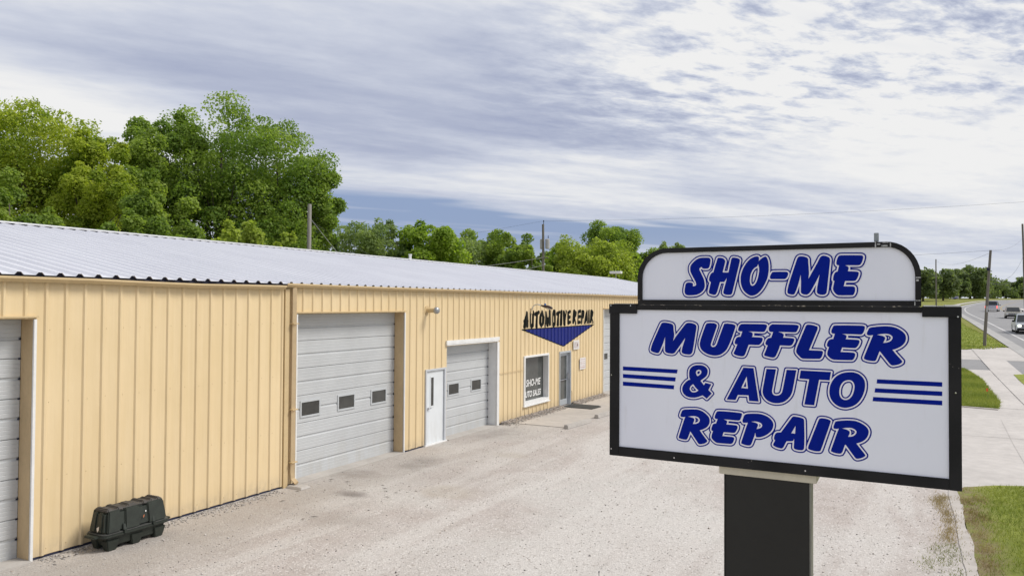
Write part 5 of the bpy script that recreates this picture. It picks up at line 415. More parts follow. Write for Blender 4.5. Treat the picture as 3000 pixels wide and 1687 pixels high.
# ---------------------------------------------------------------- ground, roads, pavements
def gravelmat():
    m, G, b = newmat('limestone_gravel'); co = geo(G)
    big = G.noise(co, .22, 5, .6, .6); mid = G.noise(co, 1.7, 5, .65); fine = G.noise(co, 34, 5, .75)
    v = G.n('ShaderNodeTexVoronoi'); G.nt.links.new(co, v.inputs['Vector']); v.inputs['Scale'].default_value = 42
    track = G.noise(geo(G, (1.0, .10, 1)), 1.3, 4, .55, .4)
    c = G.mix(G.maprange(big, .35, .65), (.385, .335, .305, 1), (.475, .45, .42, 1))
    c = G.mix(G.maprange(mid, .35, .7, 0, .55), c, (.49, .445, .42, 1))
    c = G.mix(G.maprange(track, .46, .60, 0, .6), c, (.53, .50, .47, 1))
    c = G.mix(G.maprange(fine, .53, .68, 0, .85), c, (.25, .225, .205, 1))
    c = G.mix(G.maprange(fine, .44, .32, 0, .65), c, (.60, .575, .55, 1))
    vs = G.n('ShaderNodeSeparateColor'); G.nt.links.new(v.outputs['Color'], vs.inputs[0])
    c = G.mix(G.maprange(vs.outputs[0], .84, .97, 0, .45), c, (.19, .165, .15, 1))
    c = G.mix(G.maprange(vs.outputs[1], .85, .97, 0, .6), c, (.66, .63, .60, 1))
    s = G.n('ShaderNodeSeparateXYZ'); G.nt.links.new(co, s.inputs[0]); X, Y, _ = s.outputs
    wob = G.m('MULTIPLY', G.m('SUBTRACT', G.noise(co, 1.1, 4, .65), .5), 1.6)
    def stain(x, y, rx, ry, col, k):
        a = G.m('DIVIDE', G.m('SUBTRACT', X, x), rx); e = G.m('DIVIDE', G.m('SUBTRACT', Y, y), ry)
        q = G.m('ADD', G.m('SQRT', G.m('ADD', G.m('MULTIPLY', a, a), G.m('MULTIPLY', e, e))), wob)
        return lambda c: G.mix(G.m('MULTIPLY', G.maprange(q, 1.15, .25), G.maprange(mid, .25, .6, k*.35, k)), c, (*col, 1))
    lane = G.maprange(G.m('ADD', X, G.m('MULTIPLY', G.m('SUBTRACT', G.noise(co, .45, 4, .6), .5), 5.0)), .2, 4.2)
    c = G.mix(G.m('MULTIPLY', G.m('SUBTRACT', 1.0, lane), .40), c, (.27, .24, .215, 1))
    for st in (stain(1.1, 15.2, .55, .9, (.16, .14, .125), .5), stain(.7, 19.8, .7, 1.3, (.18, .155, .14), .45), stain(.5, 13.6, .6, .6, (.17, .14, .12), .5),
               stain(3.2, 13.2, .9, .6, (.33, .275, .20), .35), stain(1.6, 12.1, .5, .3, (.12, .10, .09), .7), stain(2.6, 17.2, .6, .5, (.33, .28, .21), .3),
               stain(.9, 11.0, .9, 4.6, (.27, .235, .20), .30), stain(1.2, 6.5, 1.2, 3, (.27, .24, .21), .35), stain(2.4, 10.6, 1.0, .6, (.24, .20, .17), .4)):
        c = st(c)
    c = G.mix(1.0, c, (1.04, 1.045, 1.035, 1), 'MULTIPLY')
    G.put(b.inputs['Base Color'], c); b.inputs['Roughness'].default_value = .92
    bump(G, b, G.m('ADD', G.m('MULTIPLY', v.outputs['Distance'], .5), G.m('ADD', fine, G.m('MULTIPLY', mid, .6))), .62, .022)
    return m
def grassmat(name, a, b_, dry, k=.3):
    m, G, b = newmat(name); co = geo(G)
    c = G.mix(G.maprange(G.noise(co, .5, 5, .6), .3, .7), (*a, 1), (*b_, 1))
    c = G.mix(G.maprange(G.noise(co, 1.9, 5, .65), .5, .75, 0, k), c, (*dry, 1))
    c = G.mix(G.maprange(G.noise(co, 22, 4, .7), .5, .75, 0, .5), c, tuple(x*.5 for x in a)+(1,))
    if name == 'lawn_grass':
        s = G.n('ShaderNodeSeparateXYZ'); G.nt.links.new(co, s.inputs[0])
        c = G.mix(G.m('MULTIPLY', G.maprange(s.outputs[0], 13.15, 12.5), G.maprange(G.noise(co, 3.0, 4, .6), .3, .6, .25, .95)), c, (.26, .20, .13, 1))
    G.put(b.inputs['Base Color'], c); b.inputs['Roughness'].default_value = .95; b.inputs['Specular IOR Level'].default_value = .1
    bump(G, b, G.noise(co, 30, 5, .8), .8, .05); return m
def concmat(name, c, joint=None, k=.12):
    m, G, b = newmat(name); co = geo(G)
    f = G.maprange(G.m('ADD', G.m('MULTIPLY', G.noise(co, .35, 5, .6), .5), G.m('MULTIPLY', G.noise(co, 3, 5, .65), .5)), .33, .67)
    col = G.mix(f, tuple(x*(1-k) for x in c)+(1,), tuple(x*(1+k) for x in c)+(1,))
    col = G.mix(G.maprange(G.noise(co, 60, 4, .7), .55, .75, 0, .3), col, tuple(x*.6 for x in c)+(1,))
    G.put(b.inputs['Base Color'], col); b.inputs['Roughness'].default_value = .85
    bump(G, b, G.noise(co, 70, 4, .7), .3, .006); return m
M_gravel = gravelmat(); M_grassl = grassmat('lawn_grass', (.19, .235, .045), (.29, .325, .075), (.36, .31, .14), .5)
M_field = grassmat('rough_grass', (.17, .19, .045), (.25, .25, .07), (.32, .28, .13), .45)
M_drive = concmat('pale_driveway_concrete', (.47, .44, .41)); M_walk = concmat('beige_walk_concrete', (.415, .38, .34)); M_kerb = concmat('kerb_concrete', (.42, .385, .35), None, .18)
M_asph = concmat('worn_grey_asphalt', (.235, .232, .232), None, .10); M_gutter = concmat('gutter_concrete', (.36, .35, .335)); M_line = concmat('white_road_paint', (.52, .51, .50), None, .15)
M_soil = concmat('dry_soil', (.22, .17, .115), None, .3)
def sheet(name, rows, mat, off, kind='structure', nx=1):
    # rows: (xL, xR, y); follows the terrain
    V = []; F = []; k = nx+1
    for xl, xr, y in rows:
        for i in range(k): V.append((xl+(xr-xl)*i/nx, y, float(tz(y))+off))
    for r in range(len(rows)-1):
        for i in range(nx): a = r*k+i; F.append((a, a+1, a+k+1, a+k))
    me = bpy.data.meshes.new(name); me.from_pydata(V, [], F); me.materials.append(mat); me.update()
    return tag(ob(name, me), kind=kind)
def ys(a, b, s=3.0):
    n = max(1, int(math.ceil((b-a)/s))); return [a+(b-a)*i/n for i in range(n+1)]
sheet('ground', [(-900, 900, y) for y in ys(-120, 30, 30)+ys(33, 900, 6)], M_field, -.03, nx=6)
sheet('gravel_lot', [(-.45, 12.30, y) for y in ys(-30, 34, 4)]+[(-.45, 13.0, y) for y in ys(34.2, 47, 4)], M_gravel, 0.0, nx=6)
# property kerb, slightly ragged strip between gravel and lawn
random.seed(4)
rows = []
for y in ys(-25, 18.9, .35): rows.append((12.28+random.uniform(-.012, .012)+.012*math.sin(y*1.7), 12.45+random.uniform(-.016, .016)+.02*math.sin(y*2.3), y))
kb = MB(); n = len(rows)
for i in range(n-1):
    (a, b_, y), (a2, b2, y2) = rows[i], rows[i+1]; h = .014
    kb.quad((a, y, h), (b_, y, h), (b2, y2, h), (a2, y2, h)); kb.quad((a, y, -.05), (a, y, h), (a2, y2, h), (a2, y2, -.05)); kb.quad((b_, y, h), (b_, y, -.05), (b2, y2, -.05), (b2, y2, h))
tag(kb.build('kerb', M_kerb, fix=False), kind='structure')
# lawn beside the lot: rounded end at the driveway
lawn_rows = [(12.44, 19.0, y) for y in ys(-25, 18.6, 2)]+[(12.6, 18.7, 18.9), (12.85, 18.4, 19.1), (13.2, 18.1, 19.4), (13.8, 17.9, 19.65)]
sheet('lawn', lawn_rows, M_grassl, .012, nx=3)
sheet('driveway', [(12.30, 19.0, y) for y in ys(18.7, 34.0, 4)], M_drive, .004, nx=3)
dj = MB()
for P in (((14.42, 33.2), (14.15, 25.6), (14.0, 19.6)),):
    for (x1, y1), (x2, y2) in zip(P, P[1:]): dj.quad((x1-.008, y1, .009), (x1+.008, y1, .009), (x2+.008, y2, .009), (x2-.008, y2, .009))
for y in (33.35, 26.5): dj.quad((12.4, y-.012, .0095), (17.9, y-.012, .0095), (17.9, y+.012, .0095), (12.4, y+.012, .0095))
tag(dj.build('driveway_joint', concmat('dark_joint', (.41, .385, .355)), fix=False), kind='structure')
# second lawn island between lot and footpath
isl = [(13.4, 14.45, 33.9), (13.0, 14.55, 36), (13.0, 14.68, 40), (13.0, 14.7, 44), (13.2, 14.6, 46.4), (13.4, 14.45, 48.2), (13.8, 14.2, 49.2)]
sheet('lawn', isl, M_grassl, .05, nx=2)
ke = MB()
ke.prism([(12.9, 33.65), (14.47, 33.25), (14.49, 33.42), (12.9, 33.85)], 'z', -.03, .06); tag(ke.build('kerb', M_kerb), kind='structure')
sheet('footpath', [(14.45, 16.4, y) for y in ys(33.9, 49, 3)], M_drive, .010)
sheet('lawn', [(16.2, 16.9, 36), (16.3, 17.9, 40), (16.3, 18.1, 44), (16.35, 18.2, 46.9), (16.9, 18.3, 47.3)], M_grassl, .045)
sheet('driveway', [(5, 18.6, y) for y in ys(47.4, 55.0, 2)], M_asph, .002, nx=2)
sheet('driveway', [(5, 14.9, 55.0), (5, 18.4, 55.02)]+[(5, 18.4, y) for y in ys(56, 62.2, 2)]+[(5, 18.2, 65.4)], M_drive, .006, nx=2)
g3 = [(14.9, 15.2, 62.5), (13, 16.5, 65.1), (12, 17.9, 65.9), (10, 17.7, 71), (9, 17.5, 77), (8, 17.1, 86), (8, 16.9, 95), (8, 16.9, 110), (8, 17.2, 130), (8, 17.8, 150)]
sheet('lawn', g3, M_grassl, .05, nx=2)
# road: straight past the lot, bending right in the distance
E = [(18.1, -60), (18.1, 0), (18.1, 40), (18.1, 70), (18.05, 95), (18.1, 115), (18.4, 138), (19.2, 165), (20.5, 190), (22.7, 209), (26.8, 236), (32.0, 266), (38.2, 287.5), (46, 303), (58, 320), (80, 343), (115, 372), (170, 405)]
def dense(P, s):
    out = []
    for (a, b_), (c, d) in zip(P, P[1:]):
        k = max(1, int(math.hypot(c-a, d-b_)/s))
        for i in range(k): out.append((a+(c-a)*i/k, b_+(d-b_)*i/k))
    out.append(P[-1])
    for _ in range(6):
        o = out[:]
        for i in range(1, len(o)-1): out[i] = ((o[i-1][0]+2*o[i][0]+o[i+1][0])/4, (o[i-1][1]+2*o[i][1]+o[i+1][1])/4)
    return out
ED = dense(E, 4.0)
def strip(name, w0, w1, mat, off, h0=None, kind='structure'):
    V = []; F = []
    for i, (x, y) in enumerate(ED):
        a = ED[max(0, i-1)]; c = ED[min(len(ED)-1, i+1)]; d = Vector((c[0]-a[0], c[1]-a[1])).normalized(); nx, ny = d.y, -d.x
        for w in (w0, w0+(w1-w0)*.5, w1):
            X, Y = x+nx*w, y+ny*w; V.append((X, Y, float(tz(Y))+off))
    for i in range(len(ED)-1):
        for j in range(2): q = i*3+j; F.append((q, q+1, q+4, q+3))
    me = bpy.data.meshes.new(name); me.from_pydata(V, [], F); me.materials.append(mat); me.update(); return tag(ob(name, me), kind=kind)
strip('road', .7, 14.5, M_asph, .015); strip('road_gutter', -.1, .72, M_gutter, .022)
strip('road_line', 1.62, 1.80, M_line, .024)
strip('road_line', 8.0, 8.12, concmat('yellow_road_paint', (.42, .30, .06)), .024)
strip('footpath', -2.6, -1.3, M_drive, .03)
sheet('driveway', [(31.5, 80, 173), (31.2, 80, 176), (31.5, 80, 190)], M_drive, .02)
# beige concrete walk in front of the office
sheet('walkway', [(.02, 2.0, 21.75)]+[(.02, 2.05, y) for y in ys(22, 33.5, 3)], M_walk, .012)
# ---------------------------------------------------------------- loose stones and grass blades
rng = np.random.default_rng(7)
def pebbles(name, xy, r, mats, seed):
    rg = np.random.default_rng(seed); n = len(xy)
    base = np.array([(1,0,0),(-1,0,0),(0,1,0),(0,-1,0),(0,0,1),(0,0,-.6)], float)
    tri = np.array([(0,2,4),(2,1,4),(1,3,4),(3,0,4),(2,0,5),(1,2,5),(3,1,5),(0,3,5)])
    ang = rg.uniform(0, 6.28, n); sx = r*rg.uniform(.7, 1.4, n); sy = r*rg.uniform(.6, 1.2, n); sz = r*rg.uniform(.4, .8, n)
    P = base[None]*np.stack([sx, sy, sz], 1)[:, None]*rg.uniform(.75, 1.25, (n, 6, 1))
    c, s = np.cos(ang)[:, None], np.sin(ang)[:, None]
    X = P[..., 0]*c-P[..., 1]*s+xy[:, 0:1]; Y = P[..., 0]*s+P[..., 1]*c+xy[:, 1:2]; Z = P[..., 2]+sz[:, None]*.35+xy[:, 2:3]
    V = np.stack([X, Y, Z], -1).reshape(-1, 3); F = (tri[None]+(np.arange(n)*6)[:, None, None]).reshape(-1, 3)
    me = npmesh(name, V, F, mats); me.polygons.foreach_set('material_index', np.repeat(rg.integers(0, len(mats), n), 8).astype(np.int32)); me.update()
    return tag(ob(name, me), kind='stuff')
M_st = [paint('stone_%s' % k, c, .9, 0, .15, 20) for k, c in (('pale', (.50, .47, .44)), ('grey', (.34, .32, .30)), ('warm', (.42, .36, .31)), ('dark', (.20, .18, .165)))]
n = 13000; yy = 4.0+22*rng.random(n)**1.6; xx = rng.uniform(.1, 12.1, n)
pebbles('loose_gravel', np.stack([xx, yy, np.zeros(n)], 1), rng.uniform(.005, .015, n)*(1+.9*(rng.random(n) > .96)), [M_st[0], M_st[1], M_st[2], M_st[0], M_st[2], M_st[0], M_st[3]], 1)
n = 2600; yy = np.concatenate([rng.uniform(21.2, 25.85, 1500), rng.uniform(26.98, 30.4, 1100)]); xx = .04+np.abs(rng.normal(0, .20, n)); hh = np.maximum(0, .09-.2*xx)
pebbles('wall_base_stones', np.stack([xx, yy, hh], 1), rng.uniform(.012, .032, n), [M_st[1], M_st[2], M_st[2], M_st[3]], 2)
n = 1100; yy = rng.uniform(6.8, 11.6, n); xx = .03+np.abs(rng.normal(0, .16, n))
pebbles('wall_base_stones', np.stack([xx, yy, np.zeros(n)], 1), rng.uniform(.008, .022, n), [M_st[1], M_st[3], M_st[0]], 3)
def leafmat(name, dark, lite, trans=.25, rough=.6):
    m, G, b = newmat(name); a = G.n('ShaderNodeAttribute'); a.attribute_name = 'tint'
    col = G.mix(a.outputs['Fac'], (*dark, 1), (*lite, 1))
    G.put(b.inputs['Base Color'], col); b.inputs['Roughness'].default_value = rough; b.inputs['Specular IOR Level'].default_value = .25
    t = G.n('ShaderNodeBsdfTranslucent'); G.put(t.inputs['Color'], G.mix(1.0, col, (1.2, 1.25, .6, 1), 'MULTIPLY'))
    mx = G.n('ShaderNodeMixShader'); mx.inputs[0].default_value = trans
    out = [q for q in G.nt.nodes if q.type == 'OUTPUT_MATERIAL'][0]
    G.nt.links.new(b.outputs[0], mx.inputs[1]); G.nt.links.new(t.outputs[0], mx.inputs[2]); G.nt.links.new(mx.outputs[0], out.inputs[0])
    return m
M_blade = leafmat('grass_blade', (.14, .195, .03), (.37, .39, .11), .35, .7)
def blades(name, xy, hgt, wid, seed, mat=M_blade, tintmul=1.0):
    rg = np.random.default_rng(seed); n = len(xy); a = rg.uniform(0, 6.28, n); lean = rg.normal(0, .5, (n, 2))*hgt[:, None]
    z = tz(xy[:, 1])+.01
    b0 = np.stack([xy[:, 0]-np.cos(a)*wid, xy[:, 1]-np.sin(a)*wid, z], 1); b1 = np.stack([xy[:, 0]+np.cos(a)*wid, xy[:, 1]+np.sin(a)*wid, z], 1)
    t = np.stack([xy[:, 0]+lean[:, 0], xy[:, 1]+lean[:, 1], z+hgt], 1)
    V = np.stack([b0, b1, t], 1).reshape(-1, 3); F = np.arange(3*n).reshape(-1, 3)
    me = npmesh(name, V, F, mat); q = np.sin(xy[:, 0]*2.1)*np.cos(xy[:, 1]*1.7)*.25+.45+rg.normal(0, .2, n)
    at = me.attributes.new('tint', 'FLOAT', 'FACE'); at.data.foreach_set('value', np.clip(q*tintmul, 0, 1).astype(np.float32)); return tag(ob(name, me), kind='stuff')
n = 52000; X = 12.45+rng.random(n)*5.4; Y = 8+11.5*rng.random(n); k = (Y < 18.7+np.clip((X-12.4)*.7, 0, .95)-rng.random(n)*.15) & (rng.random(n) < np.clip((X-12.5)*1.5, .12, 1))
blades('grass', np.stack([X, Y], 1)[k], rng.uniform(.03, .09, n)[k], rng.uniform(.004, .009, n)[k], 5)
n = 22000; X = 13.0+rng.random(n)*1.75; Y = 33.6+15.4*rng.random(n); k = X < 14.75-np.clip((Y-44)*.09, 0, .5)-np.clip((35.5-Y)*.12, 0, .3)
blades('grass', np.stack([X, Y], 1)[k], rng.uniform(.04, .11, n)[k]+.04, rng.uniform(.008, .016, n)[k], 6)
n = 14000; Y = 63+60*rng.random(n)**1.5; X = rng.uniform(12, 17.8, n); k = X < 17.9-np.clip((Y-66)*.03, 0, .9)-np.clip((66-Y)*.5, 0, 3)
blades('grass', np.stack([X, Y], 1)[k], rng.uniform(.08, .16, n)[k], rng.uniform(.02, .04, n)[k], 8)
M_dry = leafmat('dry_weed', (.24, .18, .10), (.46, .37, .23), .3, .8); M_weed = leafmat('green_weed', (.13, .16, .05), (.27, .27, .11), .3, .8)
def tufts(name, cs, per, sp, h, mat, seed):
    rg = np.random.default_rng(seed); P = np.concatenate([np.stack([rg.normal(cx, sp*.7, per), rg.normal(cy, sp*1.7, per)], 1) for cx, cy in cs]); P = P[P[:, 0] > 11.0]
    blades(name, P, rg.uniform(.02, h, len(P)), rg.uniform(.003, .007, len(P)), seed, mat)
tufts('dry_weeds', [(12.15, 17.6), (12.1, 16.9), (12.17, 16.3), (12.2, 15.7), (12.05, 17.3), (12.12, 14.6), (12.17, 15.1), (12.55, 17.5), (12.58, 16.6), (12.55, 15.9), (12.6, 15.0), (12.62, 14.2), (12.6, 13.4), (12.75, 16.3), (12.8, 17.8)], 260, .11, .06, M_dry, 11)
tufts('green_weeds', [(12.15, 14.1), (12.0, 13.3), (12.2, 12.7), (11.8, 13.0), (12.1, 12.2), (11.95, 13.9), (12.18, 13.6)], 130, .12, .045, M_weed, 12)
# ---------------------------------------------------------------- the repair shop
Y0, Y1, PH, RP = -2.8713, 53.9, 6.8827, .3048
OPEN = [(3.05, 6.69, -1, 3.59), (12.19, 16.05, -1, 3.61), (17.04, 18.02, -1, 2.06), (18.12, 21.02, -1, 2.64), (22.93, 24.93, .39, 2.08), (25.88, 26.96, -1, 2.07), (30.48, 34.2, -1, 3.63)]
WT = 4.17
def prof(y):   # raised trapezoid ribs, the flats between them folded slightly inwards
    a = abs(((y-PH+RP/2) % RP)-RP/2)
    if a <= .016: return .026
    if a < .038: return .026*(.038-a)/.022
    return -.006*(a-.038)/(RP/2-.038)
shop = thing('repair_shop', 'long tan ribbed metal repair shop with pale metal roof', 'building')
npan = int(round((Y1-Y0)/(3*RP)))
shared = None
for k in range(npan):
    a = Y0+k*3*RP; b_ = a+3*RP; a += 0.0
    br = {a, b_}
    for r in range(-1, 5):
        c = PH+RP*(round((a-PH)/RP)+r)
        for d in (-.038, -.016, .016, .038, RP/2):
            if a < c+d < b_: br.add(c+d)
    for (u0, u1, _, _) in OPEN:
        for q in (u0, u1):
            if a < q < b_: br.add(q)
    br = sorted(br); touched = any(u0 < b_-1e-6 and u1 > a+1e-6 for u0, u1, _, _ in OPEN)
    if not touched and shared is not None:
        o = ob('wall_panel', shared, shop, (0, a, 0)); continue
    mb = MB()
    for y0, y1 in zip(br, br[1:]):
        if y1-y0 < 1e-5: continue
        ym = (y0+y1)/2; iv = [(.04, WT)]
        for (u0, u1, z0, z1) in OPEN:
            if u0 < ym < u1:
                nv = []
                for p0, p1 in iv:
                    if z0 > p0: nv.append((p0, min(p1, z0)))
                    if z1 < p1: nv.append((max(p0, z1), p1))
                iv = nv
        x0, x1 = prof(y0+1e-7), prof(y1-1e-7)
        for z0, z1 in iv: mb.quad((x0, y0-a, z0), (x1, y1-a, z0), (x1, y1-a, z1), (x0, y0-a, z1))
        for z0, z1 in iv: mb.quad((x0-.004, y0-a, z0), (x0-.004, y0-a, z1), (x1-.004, y1-a, z1), (x1-.004, y1-a, z0))
    me = mb.mesh('wall_panel', M_wall, fix=False)
    if not touched: shared = me
    ob('wall_panel', me, shop, (0, a, 0))
sf = MB(); rg = random.Random(8)
for z in (.14, 1.18, 2.32, 3.42):
    for j in range(int((31-2.5)/RP)):
        y = PH+RP*(j-14)+.062; zz_ = z+rg.uniform(-.01, .01)
        if y < 2 or any(u0-.03 < y < u1+.03 and z0-.02 < zz_ < z1+.04 for u0, u1, z0, z1 in OPEN): continue
        sf.frustum((-.004, .003, y-.0045, y+.0045), (-.004, .003, y-.003, y+.003), zz_-.005, zz_+.005)
q = sf.build('wall_screws', paint('rusty_screw', (.33, .23, .12), .6, .2), shop, fix=False); q['kind'] = 'stuff'
# end walls, back wall and base angle
eb = MB(); eb.prism([(-.03, 0), (-.03, 4.2), (-8, 5.66), (-15.97, 4.2), (-15.97, 0)], 'y', Y1-.06, Y1-.01); eb.build('end_wall', M_wall, shop)
eb = MB(); eb.prism([(-.03, 0), (-.03, 4.2), (-8, 5.66), (-15.97, 4.2), (-15.97, 0)], 'y', Y0+.01, Y0+.06); eb.build('end_wall', M_wall, shop)
MB().box(-16.0, -15.96, Y0+.07, Y1-.07, 0, 4.2).build('back_wall', M_wall, shop)
edges = [Y0]+[q for (u0, u1, z0, _) in OPEN if z0 < 0 for q in (u0, u1)]+[Y1]
for a, b_ in zip(edges[::2], edges[1::2]): MB().box(-.05, -.010, a+.03, b_-.03, -.05, .07).build('base_angle', M_dark, shop)
# roof panels, each three ribs wide, both slopes
EX, EZ, RX, RZ = .10, 4.245, -8.0, 5.735
sl_ = math.hypot(EX-RX, RZ-EZ); ang = math.atan2(RZ-EZ, EX-RX)
def roofpanel():
    mb = MB(); c = [0.0]
    for r in range(3):
        m0 = RP*(r+.5)
        for d in (-.066, -.026, .026, .066): c.append(m0+d)
    c.append(3*RP); hz = []
    for q in c:
        t = ((q) % RP)-RP/2; a = abs(t); hz.append(.044 if a < .03 else 0)
    for i in range(len(c)-1):
        for (x, z, x2, z2) in ((EX, EZ, RX, RZ),):
            y0, y1, h0, h1 = c[i], c[i+1], hz[i], hz[i+1]
            mb.quad((x, y0, z+h0), (x, y1, z+h1), (x2, y1, z2+h1), (x2, y0, z2+h0))
            mb.quad((x, y0, z+h0-.004), (x2, y0, z2+h0-.004), (x2, y1, z2+h1-.004), (x, y1, z+h1-.004))
            mb.quad((x, y0, z+h0-.004), (x, y1, z+h1-.004), (x, y1, z+h1), (x, y0, z+h0))
    return mb.mesh('roof_panel', M_roof, fix=False)
rp = roofpanel()
for k in range(npan):
    ob('roof_panel', rp, shop, (0, Y0+k*3*RP, 0))
    o = ob('roof_panel', rp, shop, (-16.0, Y0+(k+1)*3*RP, 0)); o.rotation_euler = (0, 0, math.pi)
# fasteners on purlin lines
sp = (RZ-EZ)/(EX-RX)
fs = MB(); rg = random.Random(3)
for sfrac in (.018, .22, .43, .64, .85):
    for k in range(int((24-Y0)/RP)):
        if rg.random() < .2: continue
        y = Y0+RP*(k+.5)+.09+rg.uniform(-.01, .01); x = EX+(RX-EX)*sfrac; z = EZ+(RZ-EZ)*sfrac
        fs.frustum((x-.012, x+.012, y-.012, y+.012), (x-.007, x+.007, y-.007, y+.007), z+.001, z+.014)
f_ = fs.build('roof_fasteners', M_grey, shop, fix=False); f_['kind'] = 'stuff'
cl_ = MB(); cl_.box(.02, .055, Y0, Y1, 4.20, 4.243); cl_.build('eave_closure', M_dark, shop)
rc = MB(); z_ = EZ+.045*sp
for k in range(int((Y1-Y0)/RP)):
    y = Y0+RP*(k+.5)
    if y < Y1-.1: rc.prism([(y-.062, z_-.004), (y+.062, z_-.004), (y+.024, z_+.039), (y-.024, z_+.039)], 'x', .055, .07)
r__ = rc.build('rib_closures', M_dark, shop, fix=False); r__['kind'] = 'stuff'
cap = MB()
for sgn in (1, -1):
    cap.prism([(-8.0, RZ+.062), (-8.0+sgn*.33, RZ+.062-.33*sp), (-8.0+sgn*.33, RZ+.050-.33*sp), (-8.0, RZ+.050)], 'y', Y0-.02, Y1+.02)
cap.build('ridge_cap', paint('ridge_white', (.66, .66, .66), .4, .1, .05, 2), shop)
cf = MB(); cf.box(-7.72, -7.70, Y0, Y1, RZ-.06, RZ+.004); cf.box(-8.3, -8.28, Y0, Y1, RZ-.06, RZ+.004); cf.build('ridge_closure', M_dark, shop)
# rake trim at the far gable
rk = MB(); rk.prism([(EX, EZ+.045), (RX, RZ+.045), (RX, RZ-.12), (EX, EZ-.12)], 'y', Y1+.001, Y1+.05); rk.build('rake_trim', M_white, shop)
# gutters: the near run sags below the far run
def gutter(a, b_, z0, zs, parent):
    P = [(.035, 0), (.10, 0), (.152, .05), (.152, .082), (.140, .082), (.140, .055), (.095, .012), (.047, .012), (.047, .082), (.035, .082)]
    mb = MB(); N = 14; ring = []
    for i in range(N+1):
        y = a+(b_-a)*i/N; zz_ = z0+zs(y); base = len(mb.v)
        mb.v += [(x, y, zz_+z) for x, z in P]; ring.append(base)
    n = len(P)
    for i in range(N):
        for k in range(n):
            l = (k+1) % n; mb.f.append((ring[i]+k, ring[i]+l, ring[i+1]+l, ring[i+1]+k)); mb.mi.append(0)
    mb.f.append(tuple(ring[0]+k for k in range(n))); mb.f.append(tuple(ring[-1]+k for k in range(n-1, -1, -1))); mb.mi += [0, 0]
    return mb.build('gutter', M_tan, parent)
gutter(Y0, 11.73, 4.135, lambda y: -.022*math.exp(-((y-9.9)/1.6)**2)+.006*math.sin(y*1.9)*math.exp(-((y-10)/2.0)**2)-.004*(y > 8), shop)
gutter(11.76, Y1, 4.168, lambda y: .004*math.sin(y*.7), shop)
ds = MB(); ds.tube([(.085, 12.03, 4.165), (.085, 12.03, 3.9), (.085, 12.02, .30), (.10, 12.02, .16), (.21, 12.02, .08)], .062, 4); ds.build('downspout', paint('tan_downspout', (.66, .51, .31), .5, 0, .08, 3), shop, bevel=.006)
for z in (3.4, 1.6, .5): MB().box(.02, .154, 11.94, 12.10, z, z+.02).build('downspout_strap', M_tan, shop)
MB().box(.002, .05, 11.80, 11.92, 0, 4.13).build('corner_trim', M_tan, shop)
# garage doors
M_dframe = paint('grey_window_frame', (.47, .49, .505), .45, 0, .05, 6)
def garage(y0, y1, zt, nsec, winsec, wins, xd, trims, jambmat, headmat, tw=.045):
    fr = MB()   # reveals: head and jambs
    fr.box(xd, -.006, y0-.02, y0, 0, zt+.02); fr.box(xd, -.006, y1, y1+.02, 0, zt+.02); fr.box(xd, -.006, y0, y1, zt, zt+.02)
    d = fr.build('garage_door', jambmat, shop)
    h = zt/nsec
    for s in range(nsec):
        z0 = s*h; mb = MB(); P = [(xd-.045, z0+.003), (xd-.012, z0+.003), (xd, z0+.016)]
        m_ = h/2
        P += [(xd, z0+m_-.030), (xd-.020, z0+m_-.016), (xd-.020, z0+m_+.010), (xd, z0+m_+.030)]
        for q in (.25, .75):
            pass
        P += [(xd, z0+h-.014), (xd-.012, z0+h-.003), (xd-.045, z0+h-.003)]
        # pinstripe grooves
        Q = []
        for i, (x, z) in enumerate(P):
            Q.append((x, z))
            if i+1 < len(P) and P[i+1][0] == x == xd:
                zn = P[i+1][1]; k = 4
                for j in range(1, k):
                    zc = z+(zn-z)*j/k; Q += [(xd, zc-.006), (xd-.004, zc), (xd, zc+.006)]
        mb.prism(Q, 'y', y0+.005, y1-.005); mb.build('door_section', M_door, d)
    for (a, b_, z0, z1) in wins:
        w = MB(); w.ring([(a-.045, z0-.045), (b_+.045, z0-.045), (b_+.045, z1+.045), (a-.045, z1+.045)], [(a, z0), (b_, z0), (b_, z1), (a, z1)], 'x', xd-.02, xd+.016)
        w.build('window_frame', M_dframe, d, bevel=.004)
        MB().box(xd-.012, xd+.004, a-.01, b_+.01, z0-.01, z1+.01).build('window_pane', M_glass, d)
    for t in trims:
        MB().box(*t).build('door_trim', M_white, d, bevel=.003)
    hd = MB(); hd.box(-.02, .052, y0-.06, y1+.06, zt+.02, zt+.045); hd.build('head_flashing', headmat, d)
    MB().box(xd-.1, .10, y0, y1, -.04, .022).build('door_sill', M_concrete, d)
    sd_ = MB(); rr = random.Random(int(y0))
    for k in range(1, 2*nsec): sd_.box(xd-.001, xd+.012, y1-.035, y1-.004, k*h/2-.014, k*h/2+.008)
    sd_.build('side_seal', M_dark, d)
    return d
garage(3.05, 6.69, 3.59, 6, 2, [], -.29, [(.0, .036, 6.692, 6.735, 0, 3.585)], M_jamb, M_tan)
garage(12.19, 16.05, 3.61, 6, 2, [(12.66, 13.22, 1.36, 1.65), (13.89, 14.44, 1.36, 1.65), (15.13, 15.68, 1.36, 1.65)], -.29, [(.0, .036, 12.15, 12.189, 0, 3.605), (.0, .036, 16.052, 16.09, 0, 3.605)], M_jamb, M_tan)
garage(18.12, 21.02, 2.64, 5, 2, [(18.68, 19.22, 1.20, 1.49), (19.99, 20.53, 1.20, 1.49)], -.29, [(.0, .042, 21.021, 21.16, 0, 2.64), (.0, .05, 18.06, 21.16, 2.69, 2.80)], M_white, M_white)
garage(30.48, 34.2, 3.63, 6, 2, [(31.33, 31.75, 1.42, 1.68), (32.5, 33.0, 1.42, 1.68)], -.29, [(.0, .036, 30.44, 30.479, 0, 3.62)], M_jamb, M_tan)
